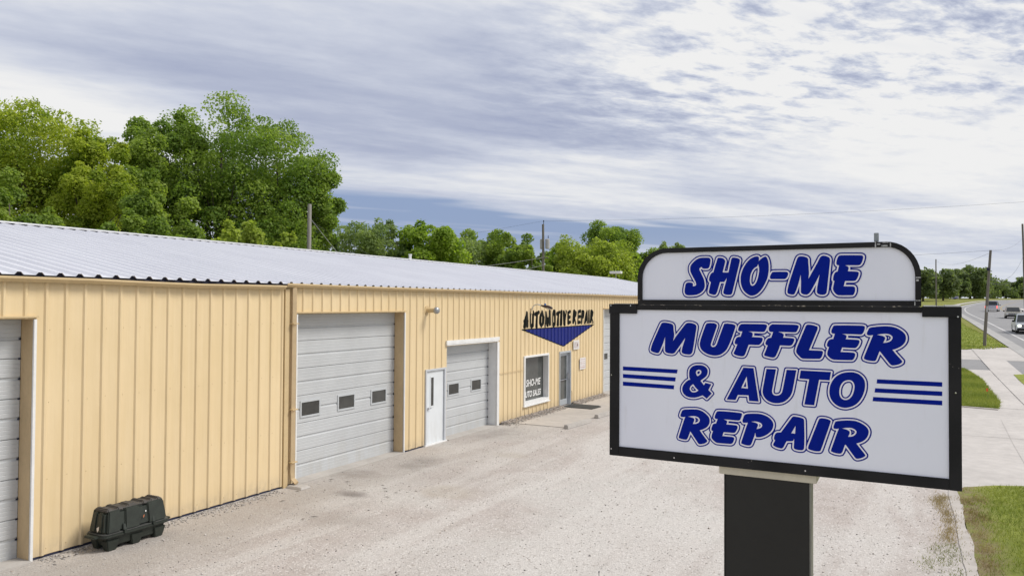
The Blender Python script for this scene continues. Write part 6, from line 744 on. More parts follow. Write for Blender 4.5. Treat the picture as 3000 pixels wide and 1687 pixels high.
# pedestrian door
pd = MB(); pd.box(-.05, .036, 17.04, 17.09, 0, 2.06); pd.box(-.05, .036, 17.97, 18.06, 0, 2.06); pd.box(-.05, .036, 17.09, 17.97, 2.01, 2.06)
pdo = pd.build('side_door', paint('grey_frame_paint', (.50, .52, .55), .45, 0, .06, 4), shop, bevel=.003)
MB().box(-.045, -.008, 17.093, 17.967, .035, 2.007).build('door_leaf', M_door2, pdo, bevel=.003)
MB().ring([(17.30, 1.02), (17.50, 1.02), (17.50, 1.86), (17.30, 1.86)], [(17.335, 1.055), (17.465, 1.055), (17.465, 1.825), (17.335, 1.825)], 'x', -.012, .002).build('window_frame', M_door2, pdo)
MB().box(-.03, -.006, 17.33, 17.47, 1.05, 1.83).build('window_pane', M_glass, pdo)
hb = MB(); hb.tube([(-.006, 17.17, 1.0), (.03, 17.17, 1.0)], .034, 10); hb.tube([(.04, 17.17, 1.0), (.045, 17.29, 1.0)], .012, 8); hb.build('door_handle', M_chrome, pdo)
MB().box(-.05, .06, 17.0, 18.08, -.03, .033).build('threshold', M_white, pdo)
# office window
wn = MB(); wn.ring([(22.93, .39), (24.93, .39), (24.93, 2.08), (22.93, 2.08)], [(23.02, .50), (24.86, .50), (24.86, 2.01), (23.02, 2.01)], 'x', -.20, .040)
wno = wn.build('office_window', M_white, shop, bevel=.004)
MB().box(-.19, -.172, 23.0, 24.88, .48, 2.03).build('window_pane', M_glassb, wno)
MB().box(-.17, .075, 22.89, 24.98, .355, .389).build('window_sill', M_white, wno, bevel=.004)
# office entry door
ed = MB(); ed.box(-.14, .03, 25.88, 25.94, 0, 2.07); ed.box(-.14, .03, 26.90, 26.96, 0, 2.07); ed.box(-.14, .03, 25.94, 26.90, 2.0, 2.07)
edo = ed.build('entry_door', M_alu, shop, bevel=.003)
MB().ring([(25.945, .02), (26.895, .02), (26.895, 1.995), (25.945, 1.995)], [(26.07, .24), (26.79, .24), (26.79, 1.88), (26.07, 1.88)], 'x', -.125, -.085).build('door_leaf', M_alu, edo, bevel=.003)
MB().box(-.11, -.10, 26.06, 26.80, .23, 1.89).build('door_pane', M_glassb, edo)
MB().tube([(-.06, 26.08, .98), (-.06, 26.78, .98)], .018, 8).build('push_bar', M_chrome, edo)
hn = MB(); hn.tube([(-.085, 26.845, .98), (-.02, 26.845, .99), (-.02, 26.845, 1.20), (-.085, 26.845, 1.21)], .013, 8); hn.build('door_handle', M_chrome, edo)
# wall vent
vt = MB(); vt.tube([(.0, 17.1, 3.66), (.022, 17.1, 3.66)], .12, 14); vt.tube([(.02, 17.1, 3.66), (.30, 17.1, 3.66)], .062, 14); vo = vt.build('vent_pipe', M_tan, shop, smooth=False)
vc = MB(); vc.tube([(.26, 17.1, 3.66), (.28, 17.1, 3.66), (.34, 17.1, 3.66), (.375, 17.1, 3.66), (.39, 17.1, 3.66)], [.075, .092, .092, .07, .02], 14); vc.build('vent_cap', paint('galvanised_cap', (.36, .37, .38), .4, .6, .1, 10), vo, smooth=True)
rv = MB(); rv.tube([(-8.5, 28.3, 5.5), (-8.5, 28.3, 6.02)], .065, 10); rv.tube([(-8.5, 28.3, 6.02), (-8.5, 28.3, 6.06)], .085, 10); rv.build('roof_vent_pipe', M_white, shop)
MB().box(.028, .04, 21.2, 22.9, 1.62, 1.632).build('wall_seam_trim', M_tan, shop)
tz_ = MB(); tz_.tube([(.03, 27.05, .08), (.03, 27.05, .5), (.03, 26.99, .5)], .012, 6)
tz_.build('wall_conduit', M_tan, shop)
# ---------------------------------------------------------------- lettering painted on the ribbed wall
def seg_d(Yg, Zg, pts):
    d = np.full(Yg.shape, 9.0)
    for (a, b_) in zip(pts, pts[1:]):
        e = (b_[0]-a[0], b_[1]-a[1]); L = e[0]**2+e[1]**2+1e-12
        t = np.clip(((Yg-a[0])*e[0]+(Zg-a[1])*e[1])/L, 0, 1)
        d = np.minimum(d, np.hypot((Yg-a[0]-t*e[0])*.75, (Zg-a[1]-t*e[1])*.90))
    return d
def ribgrid(a, b_, st):
    q = list(np.arange(a, b_+st, st))
    for j in range(int((a-PH)/RP)-1, int((b_-PH)/RP)+2):
        for d in (-.038, -.016, .016, .038, RP/2):
            y = PH+RP*j+d
            if a < y < b_: q.append(y)
    return np.unique(np.round(q, 4))
def paintmesh(name, gy, gz, Fv, mat, off):
    # filled marching squares following the ribs
    V = []; F = []; cache = {}
    def pt(y, z):
        k = (round(y, 4), round(z, 4))
        if k not in cache: cache[k] = len(V); V.append((prof(y)+off, y, z))
        return cache[k]
    for i in range(len(gy)-1):
        for j in range(len(gz)-1):
            c = [(gy[i], gz[j], Fv[i, j]), (gy[i+1], gz[j], Fv[i+1, j]), (gy[i+1], gz[j+1], Fv[i+1, j+1]), (gy[i], gz[j+1], Fv[i, j+1])]
            if all(q[2] > 0 for q in c): continue
            P = []
            for k in range(4):
                a, b_ = c[k], c[(k+1) % 4]
                if a[2] <= 0: P.append(pt(a[0], a[1]))
                if (a[2] <= 0) != (b_[2] <= 0):
                    t = a[2]/(a[2]-b_[2]); P.append(pt(a[0]+t*(b_[0]-a[0]), a[1]+t*(b_[1]-a[1])))
            P = [q for n_, q in enumerate(P) if q != P[n_-1]]
            if len(P) >= 3: F.append(P)
    me = bpy.data.meshes.new(name); me.from_pydata(V, [], F); me.materials.append(mat); me.update(); return me
for nm, st in PAINT:
    st = [[(y/1000, z/1000) for y, z in s] for s in st]
    al = [q for s in st for q in s]; y0 = min(q[0] for q in al)-.1; y1 = max(q[0] for q in al)+.1; z0 = min(q[1] for q in al)-.1; z1 = max(q[1] for q in al)+.1
    gy = ribgrid(y0, y1, .03); gz = np.arange(z0, z1, .03); Yg, Zg = np.meshgrid(gy, gz, indexing='ij')
    d = np.min([seg_d(Yg, Zg, s) for s in st], 0)-.0615
    ob('painted_letter', paintmesh('painted_letter', gy, gz, d, M_pblack, .004), shop)
T = [(y/1000, z/1000) for y, z in TRIANGLE]
gy = ribgrid(T[0][0]-.15, T[1][0]+.15, .08); gz = np.arange(2.2, 3.08, .03); Yg, Zg = np.meshgrid(gy, gz, indexing='ij')
def tri_sd(Yg, Zg, T, r):
    d = np.full(Yg.shape, -9.0)
    for a, b_ in ((T[0], T[1]), (T[1], T[2]), (T[2], T[0])):
        n_ = (b_[1]-a[1], -(b_[0]-a[0])); L = math.hypot(*n_); s = ((Yg-a[0])*n_[0]+(Zg-a[1])*n_[1])/L
        cx = sum(q[0] for q in T)/3; cz = sum(q[1] for q in T)/3
        if ((cx-a[0])*n_[0]+(cz-a[1])*n_[1]) > 0: s = -s
        d = np.maximum(d, s)
    return d-r
ob('painted_triangle_border', paintmesh('painted_triangle_border', gy, gz, tri_sd(Yg, Zg, T, .022), M_pblack, .0035), shop)
ob('painted_triangle', paintmesh('painted_triangle', gy, gz, tri_sd(Yg, Zg, T, -.012), M_pblue, .0065), shop)
def text(name, s, mat, parent, size, M, off=0.0, shear=0.0, spacing=1.0, thick=.0008):
    cu = bpy.data.curves.new(name, 'FONT'); cu.body = s; cu.size = size; cu.offset = off; cu.shear = shear; cu.space_character = spacing; cu.extrude = thick; cu.align_x = 'LEFT'; cu.resolution_u = 3
    t = bpy.data.objects.new('tmp', cu); COL.objects.link(t); dg = bpy.context.evaluated_depsgraph_get(); dg.update()
    me = bpy.data.meshes.new_from_object(t.evaluated_get(dg)); bpy.data.objects.remove(t); me.name = name
    me.materials.clear(); me.materials.append(mat); me.transform(M); return ob(name, me, parent)
def wallM(x, y, z, sy, sz):   # text x axis -> +Y, text y axis -> +Z, facing +X
    return Matrix(((0, 0, 1, x), (sy, 0, 0, y), (0, sz, 0, z), (0, 0, 0, 1)))
text('window_lettering', 'SHO-ME', M_white, wno, .33, wallM(-.168, 23.46, .985, .95, 1), .006, .22)
text('window_lettering', 'UTO SALES', M_white, wno, .29, wallM(-.168, 23.40, .615, .86, 1), .006, .22)
# address plate and notice
pl = thing('address_plate', 'small white plate with number 1114 on the tan wall beside the entry door', 'house number', (.034, 27.15, 2.08))
MB().box(0, .012, 0, .58, 0, .36).build('plate', M_plate, pl, bevel=.003)
text('digits', '1114', M_ptext, pl, .34, Matrix.Translation((0, 0, 0))@wallM(.0145, .05, .06, .60, 1), .002)
nt_ = thing('notice_sign', 'white notice with faded red print on the tan wall right of the entry door', 'sign', (.034, 27.80, 1.26))
MB().box(0, .010, 0, .60, 0, .46).build('plate', M_plate, nt_, bevel=.003)
nb = MB(); rr = random.Random(5)
for (z, h) in ((.38, .03), (.30, .022), (.22, .035), (.15, .02), (.06, .05)):
    y = .05
    while y < .54:
        w = rr.uniform(.02, .06); nb.box(.0102, .0125, y, min(y+w, .55), z, z+h*rr.uniform(.7, 1)); y += w+.02
nb.build('faded_print', paint('faded_red_print', (.52, .36, .34), .6), nt_)
# gooseneck lamp over the wall lettering
lm = thing('wall_lamp', 'brown gooseneck lamp with blue photocell above the AUTOMOTIVE REPAIR wall lettering', 'lamp', (.03, 23.5, 3.6))
a = MB(); a.tube([(-.02, 0, .0), (.0, 0, .08), (.05, 0, .17), (.14, 0, .225), (.24, 0, .225), (.36, 0, .195)], .018, 8); a.build('arm', M_alu, lm, smooth=True)
MB().box(-.03, -.002, -.07, .07, -.09, .09).build('wall_bracket', M_tan, lm)
h = MB(); h.tube([(.34, 0, .20), (.42, 0, .175), (.52, 0, .165), (.64, 0, .14), (.74, 0, .11), (.79, 0, .085)], [.022, .034, .050, .055, .044, .012], 12); h.build('lamp_head', M_lampbrown, lm, smooth=True)
h = MB(); h.tube([(.50, 0, .125), (.60, 0, .105), (.72, 0, .085)], [.02, .045, .03], 10); h.build('lens', M_lens, lm, smooth=True)
h = MB(); h.tube([(.50, 0, .205), (.50, 0, .265)], .035, 10); h.build('photocell', M_cell, lm)
# door mat, wheel stops, splash block, rods
mt = MB(); V = [(.06, 26.0), (.10, 26.92), (1.16, 26.95), (1.36, 26.72), (1.30, 25.92), (.48, 25.95)]
mt.prism(V, 'z', .018, .034); tag(mt.build('door_mat', M_mat, bevel=.004), 'black rubber mat lying in front of the glass entry door', 'door mat')
def stop(x, y, L, rz, label):
    t = thing('wheel_stop', label, 'wheel stop', (x, y, .0), rz, 'concrete wheel stops by the office walk')
    mb = MB(); P = [(-.085, 0), (.085, 0), (.06, .125), (-.06, .125)]; mb.prism(P, 'y', 0, L); mb.build('block', M_concrete, t, bevel=.012)
    for k in (.28, L-.28):
        b2 = MB(); b2.tube([(0, k, .12), (0, k, .131)], .02, 8); b2.build('anchor_pin', M_bare, t)
stop(2.17, 21.55, 1.62, R(-5), 'nearer of two concrete wheel stops left of the roadside sign')
stop(2.20, 24.05, 1.75, R(-3), 'farther concrete wheel stop partly hidden behind the roadside sign')
sp_ = MB(); sp_.frustum((.06, .50, 11.84, 12.14), (.09, .47, 11.87, 12.11), 0, .05); sp_.build('splash_block', M_concrete, bevel=.008)
tag(bpy.data.objects['splash_block'], 'small grey splash block under the tan downspout', 'splash block')
rd = MB(); rd.tube([(8.65, 7.57, 0), (8.65, 7.57, 1.03), (8.65, 7.57, 1.05)], [.0035, .0035, .008], 6); tag(rd.build('marker_rod', paint('blued_steel', (.02, .035, .05), .4)), 'thin dark rod standing in the gravel at the bottom edge left of the sign post', 'rod')
fl = thing('marker_flag', 'tiny orange utility flag in the grass island beside the driveway', 'flag', (14.42, 36.7, float(tz(36.7))+.03))
w = MB(); w.tube([(0, 0, 0), (.01, 0, .38)], .004, 5); w.build('wire_stem', M_wire, fl)
w = MB(); w.box(-.055, .01, -.004, .004, .27, .40); w.build('flag_sheet', paint('fluorescent_orange', (.90, .13, .03), .6), fl)
# debris along the downspout
dbr = MB(); rr = random.Random(9)
for k in range(30):
    x, y = rr.uniform(.3, 2.6), rr.gauss(11.9, .9); a_ = rr.uniform(0, 3.14); L = rr.uniform(.02, .11); W_ = rr.uniform(.004, .013); c, s = math.cos(a_), math.sin(a_)
    dbr.quad((x-c*L, y-s*L, .012), (x+s*W_, y-c*W_, .02), (x+c*L, y+s*L, .012), (x-s*W_, y+c*W_, .02))
tag(dbr.build('leaf_litter', paint('dark_litter', (.06, .05, .04), .9), fix=False), kind='stuff')
# ---------------------------------------------------------------- black plastic chest
ch = thing('storage_chest', 'black plastic storage chest with ribbed domed lid against the tan wall', 'chest', (.42, 8.02, 0))
b = MB()
b.frustum((-.165, .165, -.46, .46), (-.20, .20, -.53, .53), .06, .235); b.build('base', M_bin, ch, bevel=.015)
for (x, y) in ((-.13, -.41), (.13, -.41), (-.13, .0), (.13, .0), (-.13, .41), (.13, .41)):
    f = MB(); f.frustum((x-.055, x+.055, y-.07, y+.07), (x-.085, x+.085, y-.11, y+.11), 0, .17); f.build('foot', M_bin, ch, bevel=.012)
r_ = MB()
def rrect(x, y, r, n=5):
    o = []
    for cx, cy, a0 in ((x-r, y-r, 0), (-x+r, y-r, 90), (-x+r, -y+r, 180), (x-r, -y+r, 270)):
        for k in range(n+1): t = R(a0+90*k/n); o.append((cx+r*math.cos(t), cy+r*math.sin(t)))
    return o
r_.prism(rrect(.245, .60, .11), 'z', .215, .262); r_.build('rim', M_bin, ch, bevel=.012)
r_ = MB(); r_.prism(rrect(.238, .588, .10), 'z', .262, .278); r_.build('rim_lip', paint('scuffed_plastic', (.065, .067, .062), .6, 0, .3, 12), ch, bevel=.006)
for s in (-1, 1):
    hd = MB(); hd.box(-.13, .13, *((.585, .68) if s > 0 else (-.68, -.585)), .222, .258); hd.build('handle', M_bin, ch, bevel=.012)
def lw(z): return .212-.045*(z-.27)/.35
def ll(z): return .555-.045*(z-.27)/.35
ld = MB(); ld.frustum((-lw(.27), lw(.27), -ll(.27), ll(.27)), (-lw(.60), lw(.60), -ll(.60), ll(.60)), .272, .60); lid = ld.build('lid', M_bin, ch, bevel=.035)
for s in (-1, 1):
    for (y0, y1) in ((-.52, -.31), (-.22, .03), (.20, .50)):
        p_ = MB(); xb, xt = (lw(.28)-.01)*s, (lw(.60)-.012)*s
        p_.v += [(xb, y0, .28), (xb+.034*s, y0, .28), (xb+.034*s, y1, .28), (xb, y1, .28), (xt, y0*.92, .612), (xt+.034*s, y0*.92, .612), (xt+.034*s, y1*.92, .612), (xt, y1*.92, .612)]
        for fc in ((0,3,2,1),(4,5,6,7),(0,1,5,4),(1,2,6,5),(2,3,7,6),(3,0,4,7)): p_.f.append(fc); p_.mi.append(0)
        p_.build('lid_rib', M_bin, lid, bevel=.014)
    for (x0, x1) in ((-.13, -.03), (.03, .13)):
        p_ = MB(); y0, y1 = s*(ll(.30)-.01), s*(ll(.59)-.01)
        p_.v += [(x0, y0, .30), (x1, y0, .30), (x1, y0+.026*s, .30), (x0, y0+.026*s, .30), (x0*.85, y1, .59), (x1*.85, y1, .59), (x1*.85, y1+.026*s, .59), (x0*.85, y1+.026*s, .59)]
        for fc in ((0,3,2,1),(4,5,6,7),(0,1,5,4),(1,2,6,5),(2,3,7,6),(3,0,4,7)): p_.f.append(fc); p_.mi.append(0)
        p_.build('lid_rib', M_bin, lid, bevel=.01)
for (y0, y1, x) in ((-.49, -.38, .175), (-.32, -.21, .18), (-.12, .04, .14), (.12, .22, .18), (.27, .35, .16), (.38, .48, .175)):
    p_ = MB(); p_.frustum((-x, x, y0, y1), (-x+.03, x-.03, y0+.015, y1-.015), .592, .642); p_.build('lid_pad', M_bintop, lid, bevel=.016)
p_ = MB(); p_.frustum((-.155, .155, -.495, .495), (-.145, .145, -.485, .485), .596, .618); p_.build('lid_top', M_bintop, lid, bevel=.008)
for y in (-.24, .27):
    l_ = MB(); l_.box(.205, .262, y-.022, y+.022, .235, .30); l_.frustum((.195, .250, y-.03, y+.03), (.19, .225, y-.02, y+.02), .29, .38); l_.build('latch', M_bin, ch, bevel=.006)
s_ = MB(); s_.quad((.05, -.586, .37), (.10, -.581, .40), (.105, -.587, .35), (.075, -.592, .31)); s_.build('torn_sticker', M_sticker, ch, fix=False)
s_ = MB(); s_.quad((.225, .085, .39), (.223, .105, .40), (.219, .118, .44), (.220, .095, .43)); s_.build('orange_scuff', M_orange, ch, fix=False)
s_ = MB(); s_.quad((.210, .135, .475), (.210, .155, .475), (.208, .155, .497), (.208, .135, .497)); s_.build('white_spot', M_white, ch, fix=False)
# ---------------------------------------------------------------- the roadside sign
YS = 5.807
sg = thing('roadside_sign', 'big black framed white sign reading SHO-ME MUFFLER & AUTO REPAIR in blue', 'sign', (10.64, YS+.12, 0))
SO = Vector((-10.64, -YS-.12, 0))
def sb(mb, name, mat, parent=sg, **k): return mb.build(name, mat, parent, (SO if parent is sg else None), **k)
sb(MB().box(9.44, 11.84, YS, YS+.24, 2.68, 3.845), 'face_panel', M_face)
sb(MB().box(9.418, 9.496, YS-.014, YS+.26, 2.656, 3.7935), 'frame_bar', M_black, bevel=.002)
sb(MB().box(11.790, 11.864, YS-.014, YS+.26, 2.656, 3.7955), 'frame_bar', M_black, bevel=.002)
sb(MB().box(9.4965, 11.7895, YS-.014, YS+.26, 2.656, 2.7295), 'frame_bar', M_black, bevel=.002)
sb(MB().box(9.6435, 11.6365, YS-.014, YS+.26, 3.8245, 3.862), 'frame_bar', M_black, bevel=.002)
sb(MB().box(9.412, 9.643, YS-.019, YS+.265, 3.794, 3.870), 'corner_bracket', M_black, bevel=.002)
sb(MB().box(11.637, 11.867, YS-.019, YS+.265, 3.796, 3.866), 'corner_bracket', M_black, bevel=.002)
rr = random.Random(2)
fl_ = MB(); fl_.box(11.645, 11.72, YS-.012, YS+.24, 3.8665, 3.8745); fl_.box(11.73, 11.765, YS+.02, YS+.24, 3.8665, 3.872); fl_.box(11.772, 11.86, YS-.012, YS+.24, 3.8665, 3.8775)
sb(fl_, 'bare_top_flange', paint('bare_bright_aluminium', (.70, .70, .69), .5, .2), fix=False)
fl_ = MB(); fl_.box(9.45, 9.62, YS-.01, YS+.24, 3.8705, 3.8745); sb(fl_, 'bare_top_flange', paint('dull_aluminium', (.30, .33, .35), .5, .3))
def arc(cx, cz, rx, rz_, a0, a1, n=10): return [(cx+rx*math.cos(R(a0+(a1-a0)*k/n)), cz+rz_*math.sin(R(a0+(a1-a0)*k/n))) for k in range(n+1)]
def arch(i):
    l, r, bt, tl, tr = 9.650+i, 11.633-i, 3.9045, 4.307-i, 4.309-i
    return [(l, bt)]+arc(9.884, 4.075, 9.884-l, tl-4.075, 180, 90)+arc(11.420, 4.065, r-11.420, tr-4.065, 90, 0)+[(r, bt)]
o_, i_ = arch(0.0), arch(.036)
sb(MB().prism(arch(.012), 'y', YS+.002, YS+.22), 'topper_face', M_face)
tfm = MB(); n = len(o_)
for k in range(n-1):
    q = [o_[k], o_[k+1], i_[k+1], i_[k]]
    b0 = len(tfm.v)
    tfm.v += [(x, YS-.014, z) for x, z in q]+[(x, YS+.24, z) for x, z in q]
    for f in ((0,1,2,3),(7,6,5,4),(0,4,5,1),(2,6,7,3)): tfm.f.append(tuple(b0+j for j in f)); tfm.mi.append(0)
sb(tfm, 'topper_frame', M_black)
sb(MB().box(9.650, 11.633, YS-.014, YS+.24, 3.8665, 3.904), 'topper_base_bar', M_black, bevel=.002)
sb(MB().box(9.66, 11.625, YS-.0155, YS+.1, 3.860, 3.869), 'peeling_seam', M_seam)
wp = MB()
for (x0, x1, z0, z1) in ((11.352, 11.36, 4.272, 4.311), (11.368, 11.385, 4.288, 4.298), (11.392, 11.43, 4.276, 4.286), (11.40, 11.435, 4.300, 4.309), (11.445, 11.452, 4.272, 4.30), (11.600, 11.632, 4.058, 4.064), (11.604, 11.618, 4.036, 4.050), (11.598, 11.628, 3.904, 3.909), (11.592, 11.597, 3.872, 3.90)):
    wp.box(x0, x1, YS-.0165, YS-.0142, z0, z1)
sb(wp, 'paint_chip', M_bare)
sb(MB().box(11.344, 11.374, YS+.05, YS+.085, 4.318, 4.377).box(11.352, 11.366, YS+.06, YS+.075, 4.300, 4.318), 'photocell', M_grey, bevel=.002)
for (x, z) in ((9.43, 3.858), (9.595, 3.858), (9.4365, 3.30), (9.437, 2.71), (9.95, 2.688), (11.83, 3.30), (10.9, 2.69), (11.845, 3.80)):
    s_ = MB(); s_.tube([(x, YS-.0245, z), (x, YS-.012, z)], .0055, 8); sb(s_, 'screw', M_chrome)
def flat(name, polys, y, mat, parent=sg):
    cu = bpy.data.curves.new(name, 'CURVE'); cu.dimensions = '2D'; cu.fill_mode = 'BOTH'; cu.extrude = .0002
    for P in polys:
        s = cu.splines.new('POLY'); s.points.add(len(P)-1); s.use_cyclic_u = True
        for q, (x, z) in zip(s.points, P): q.co = (x/10000+9.4, z/10000+2.6, 0, 1)
    t = bpy.data.objects.new('tmp', cu); COL.objects.link(t); dg = bpy.context.evaluated_depsgraph_get(); dg.update()
    me = bpy.data.meshes.new_from_object(t.evaluated_get(dg)); bpy.data.objects.remove(t); me.name = name
    me.materials.clear(); me.materials.append(mat); me.transform(Matrix(((1, 0, 0, 0), (0, 0, -1, y), (0, 1, 0, 0), (0, 0, 0, 1)))); me.update()
    return ob(name, me, parent, SO)
for w_ in range(4):
    flat('letter_outline', OUTLINES[2*w_+1], YS-.0008, M_blue); flat('letter_gap', OUTLINES[2*w_], YS-.0016, M_vinyl)
for nm, P in LETTERS: flat('letter', P, YS-.0024, M_blue)
for P in STRIPES: flat('stripe', [P], YS-.0012, M_blue)
# pylon
sb(MB().box(10.322, 10.918, YS+.065, YS+.19, 0, 2.5945), 'pylon_panel', M_postblack, bevel=.003)
sb(MB().box(10.9185, 10.929, YS+.06, YS+.20, 0, 2.594), 'pylon_side', M_bronze)
sb(MB().box(10.312, 10.3215, YS+.06, YS+.20, 0, 2.594), 'pylon_side', M_postblack)
sb(MB().box(10.283, 10.970, YS+.02, YS+.24, 2.5955, 2.6545), 'pylon_cap', M_cream, bevel=.003)
# ---------------------------------------------------------------- utility poles and lines
def pole(name, base, top, r0, r1, mat, label, group='wooden utility poles'):
    t = thing(name, label, 'utility pole', base, 0, group); T_ = Vector(top)-Vector(base); mb = MB()
    N = 8; rr = random.Random(int(abs(base[0]*7+base[1])))
    mb.tube([(T_.x*k/N+rr.uniform(-.015, .015), T_.y*k/N, -.4*(k == 0)+T_.z*k/N) for k in range(N+1)], [r0+(r1-r0)*k/N for k in range(N+1)], 10); mb.build('post', mat, t); return t
zb = lambda x, y: (x, y, float(tz(y)))
p1 = pole('utility_pole', zb(-27.7, 42.5), (-27.66, 42.53, 11.08), .19, .145, M_woodp, 'pale weathered pole without crossarm before the dark maple')
w = MB(); w.tube([(0, -.2, 10.3), (0, .05, 10.3)], .03, 6); w.build('insulator', M_white, p1)
p2 = pole('utility_pole', zb(-22.5, 72.2), (-22.63, 72.23, 12.2), .17, .12, M_wood, 'dark pole carrying a grey transformer behind the white roof')
w = MB(); w.tube([(-.05, -.0, 11.9-1.05), (-.05, 0, 12.53-1.05)], .03, 6); w.tube([(-.05, 0, 11.4), (-.05, 0, 11.55)], .06, 8); w.build('top_insulator', M_dark, p2)
for (ddx, ddy) in ((-.32, .25), (.30, .25)):
    w = MB(); w.tube([(ddx, ddy, 8.55), (ddx, ddy, 8.6), (ddx, ddy, 9.55), (ddx, ddy, 9.62)], [.16, .24, .24, .12], 14); can = w.build('transformer_can', M_can, p2)
    w = MB(); w.tube([(ddx+.08, ddy, 9.6), (ddx+.08, ddy, 9.95)], .035, 6); w.build('bushing', M_dark, can)
w = MB(); w.box(-.5, .5, -.06, .06, 7.55, 7.66); w.build('crossarm', M_wood, p2)
p3 = pole('utility_pole', zb(16.5, 65.9), (16.93, 66.0, 8.0), .118, .085, M_wood, 'brown pole leaning slightly at the road edge beside the sign')
w = MB(); w.box(.22, .36, -.16, -.08, 5.6, 5.8); w.tube([(.2, -.15, 5.6), (.2, -.15, 5.85)], .04, 6); w.build('cable_bracket', M_dark, p3)
w = MB(); w.box(.12, .22, -.19, -.15, 2.55, 3.0); w.build('pole_tag', M_bare, p3)
p4 = pole('utility_pole', zb(17.0, 194.5), (17.0, 194.5, 14.28), .17, .12, M_wood, 'thin far pole standing among trees above the sign corner')
p5 = pole('utility_pole', (26.0, 127, 2.3), (25.72, 127, 15.4), .15, .12, M_wood, 'dark pole cut by the right edge of the photo behind the silver truck')
def line(label, A, B, sag, r=.008, mat=M_wire, n=24, group='overhead lines'):
    A, B = Vector(A), Vector(B); mb = MB(); mb.tube([A.lerp(B, k/n)-Vector((0, 0, sag*4*(k/n)*(1-k/n))) for k in range(n+1)], r, 5)
    return tag(mb.build('power_line', mat), label, 'cable', group)
line('long dark wire from the transformer pole across the sky to the right', (-22.68, 72.2, 12.53), (48, 92, 15.6), .9, 0.0084)
line('dark wire dropping left from the top of the transformer pole behind the trees', (-22.68, 72.2, 12.53), (-62, 76, 9.6), .3, 0.0084)
line('dark wire from the pale weathered pole down to the right', (-27.6, 42.5, 9.9), (-44.0, 76, 8.6), .5, 0.0117)
line('pale guy wire slanting from the pale weathered pole to the roof', (-27.55, 42.4, 10.1), (-23.3, 44.2, 4.6), .05, .014, M_wirel)
line('pale cable running from the transformer pole left behind the roof', (-22.5, 72.1, 8.7), (-29.5, 48.5, 6.4), .5, .014, M_wirel)
line('pale service wire from the transformer pole crossarm to the far roof side', (-22.5, 72.1, 7.9), (-22.6, 58.0, 6.0), .15, .013, M_wirel)
line('second pale service wire crossing below the transformer pole', (-22.5, 72.1, 7.2), (-26.0, 58, 7.6), .2, .013, M_wirel)
line('top wire from the leaning roadside pole leftwards behind the sign', (16.93, 66.0, 7.98), (2.0, 68, 7.7), .1, 0.0078)
line('top wire from the leaning roadside pole to the right pole', (16.93, 66.0, 7.98), (25.8, 126.9, 13.5), .5, 0.0078)
line('slack cable from the leaning roadside pole bracket rising to the right', (16.8, 66.0, 5.9), (25.8, 126.9, 11.0), 1.3, 0.0130)
line('lower slack cable between the leaning pole and the right pole', (16.8, 66.0, 5.6), (25.8, 126.9, 8.3), .6, 0.0104)
line('far wire between the thin far pole and the leaning pole', (17.0, 194.5, 14.0), (16.9, 66.0, 7.8), .9, 0.0091)
an = thing('tv_antenna', 'white flat aerial on a short mast behind the far roof ridge', 'antenna', (-8.5, 55.6, 5.4))
w = MB(); w.tube([(0, 0, -5.2), (0, 0, .80)], .03, 6); w.build('mast', M_can, an)
w = MB(); w.box(-.45, .45, -.22, .22, .78, .98); w.build('head', M_white, an, bevel=.03)
bs_ = thing('roadside_board', 'small blue and white board low in the far verge beside the road', 'sign', (25.6, 300, float(tz(300))))
w = MB(); w.box(-1.1, 1.1, -.04, .04, .35, 1.15); w.build('board', paint('white_board', (.5, .5, .55), .5), bs_)
w = MB(); w.box(-.7, .8, -.055, -.041, .42, .85); w.build('blue_panel', paint('blue_board', (.10, .10, .40), .5), bs_)
for x in (-.9, .9):
    w = MB(); w.box(x-.05, x+.05, -.03, .03, -.1, .35); w.build('leg', M_white, bs_)
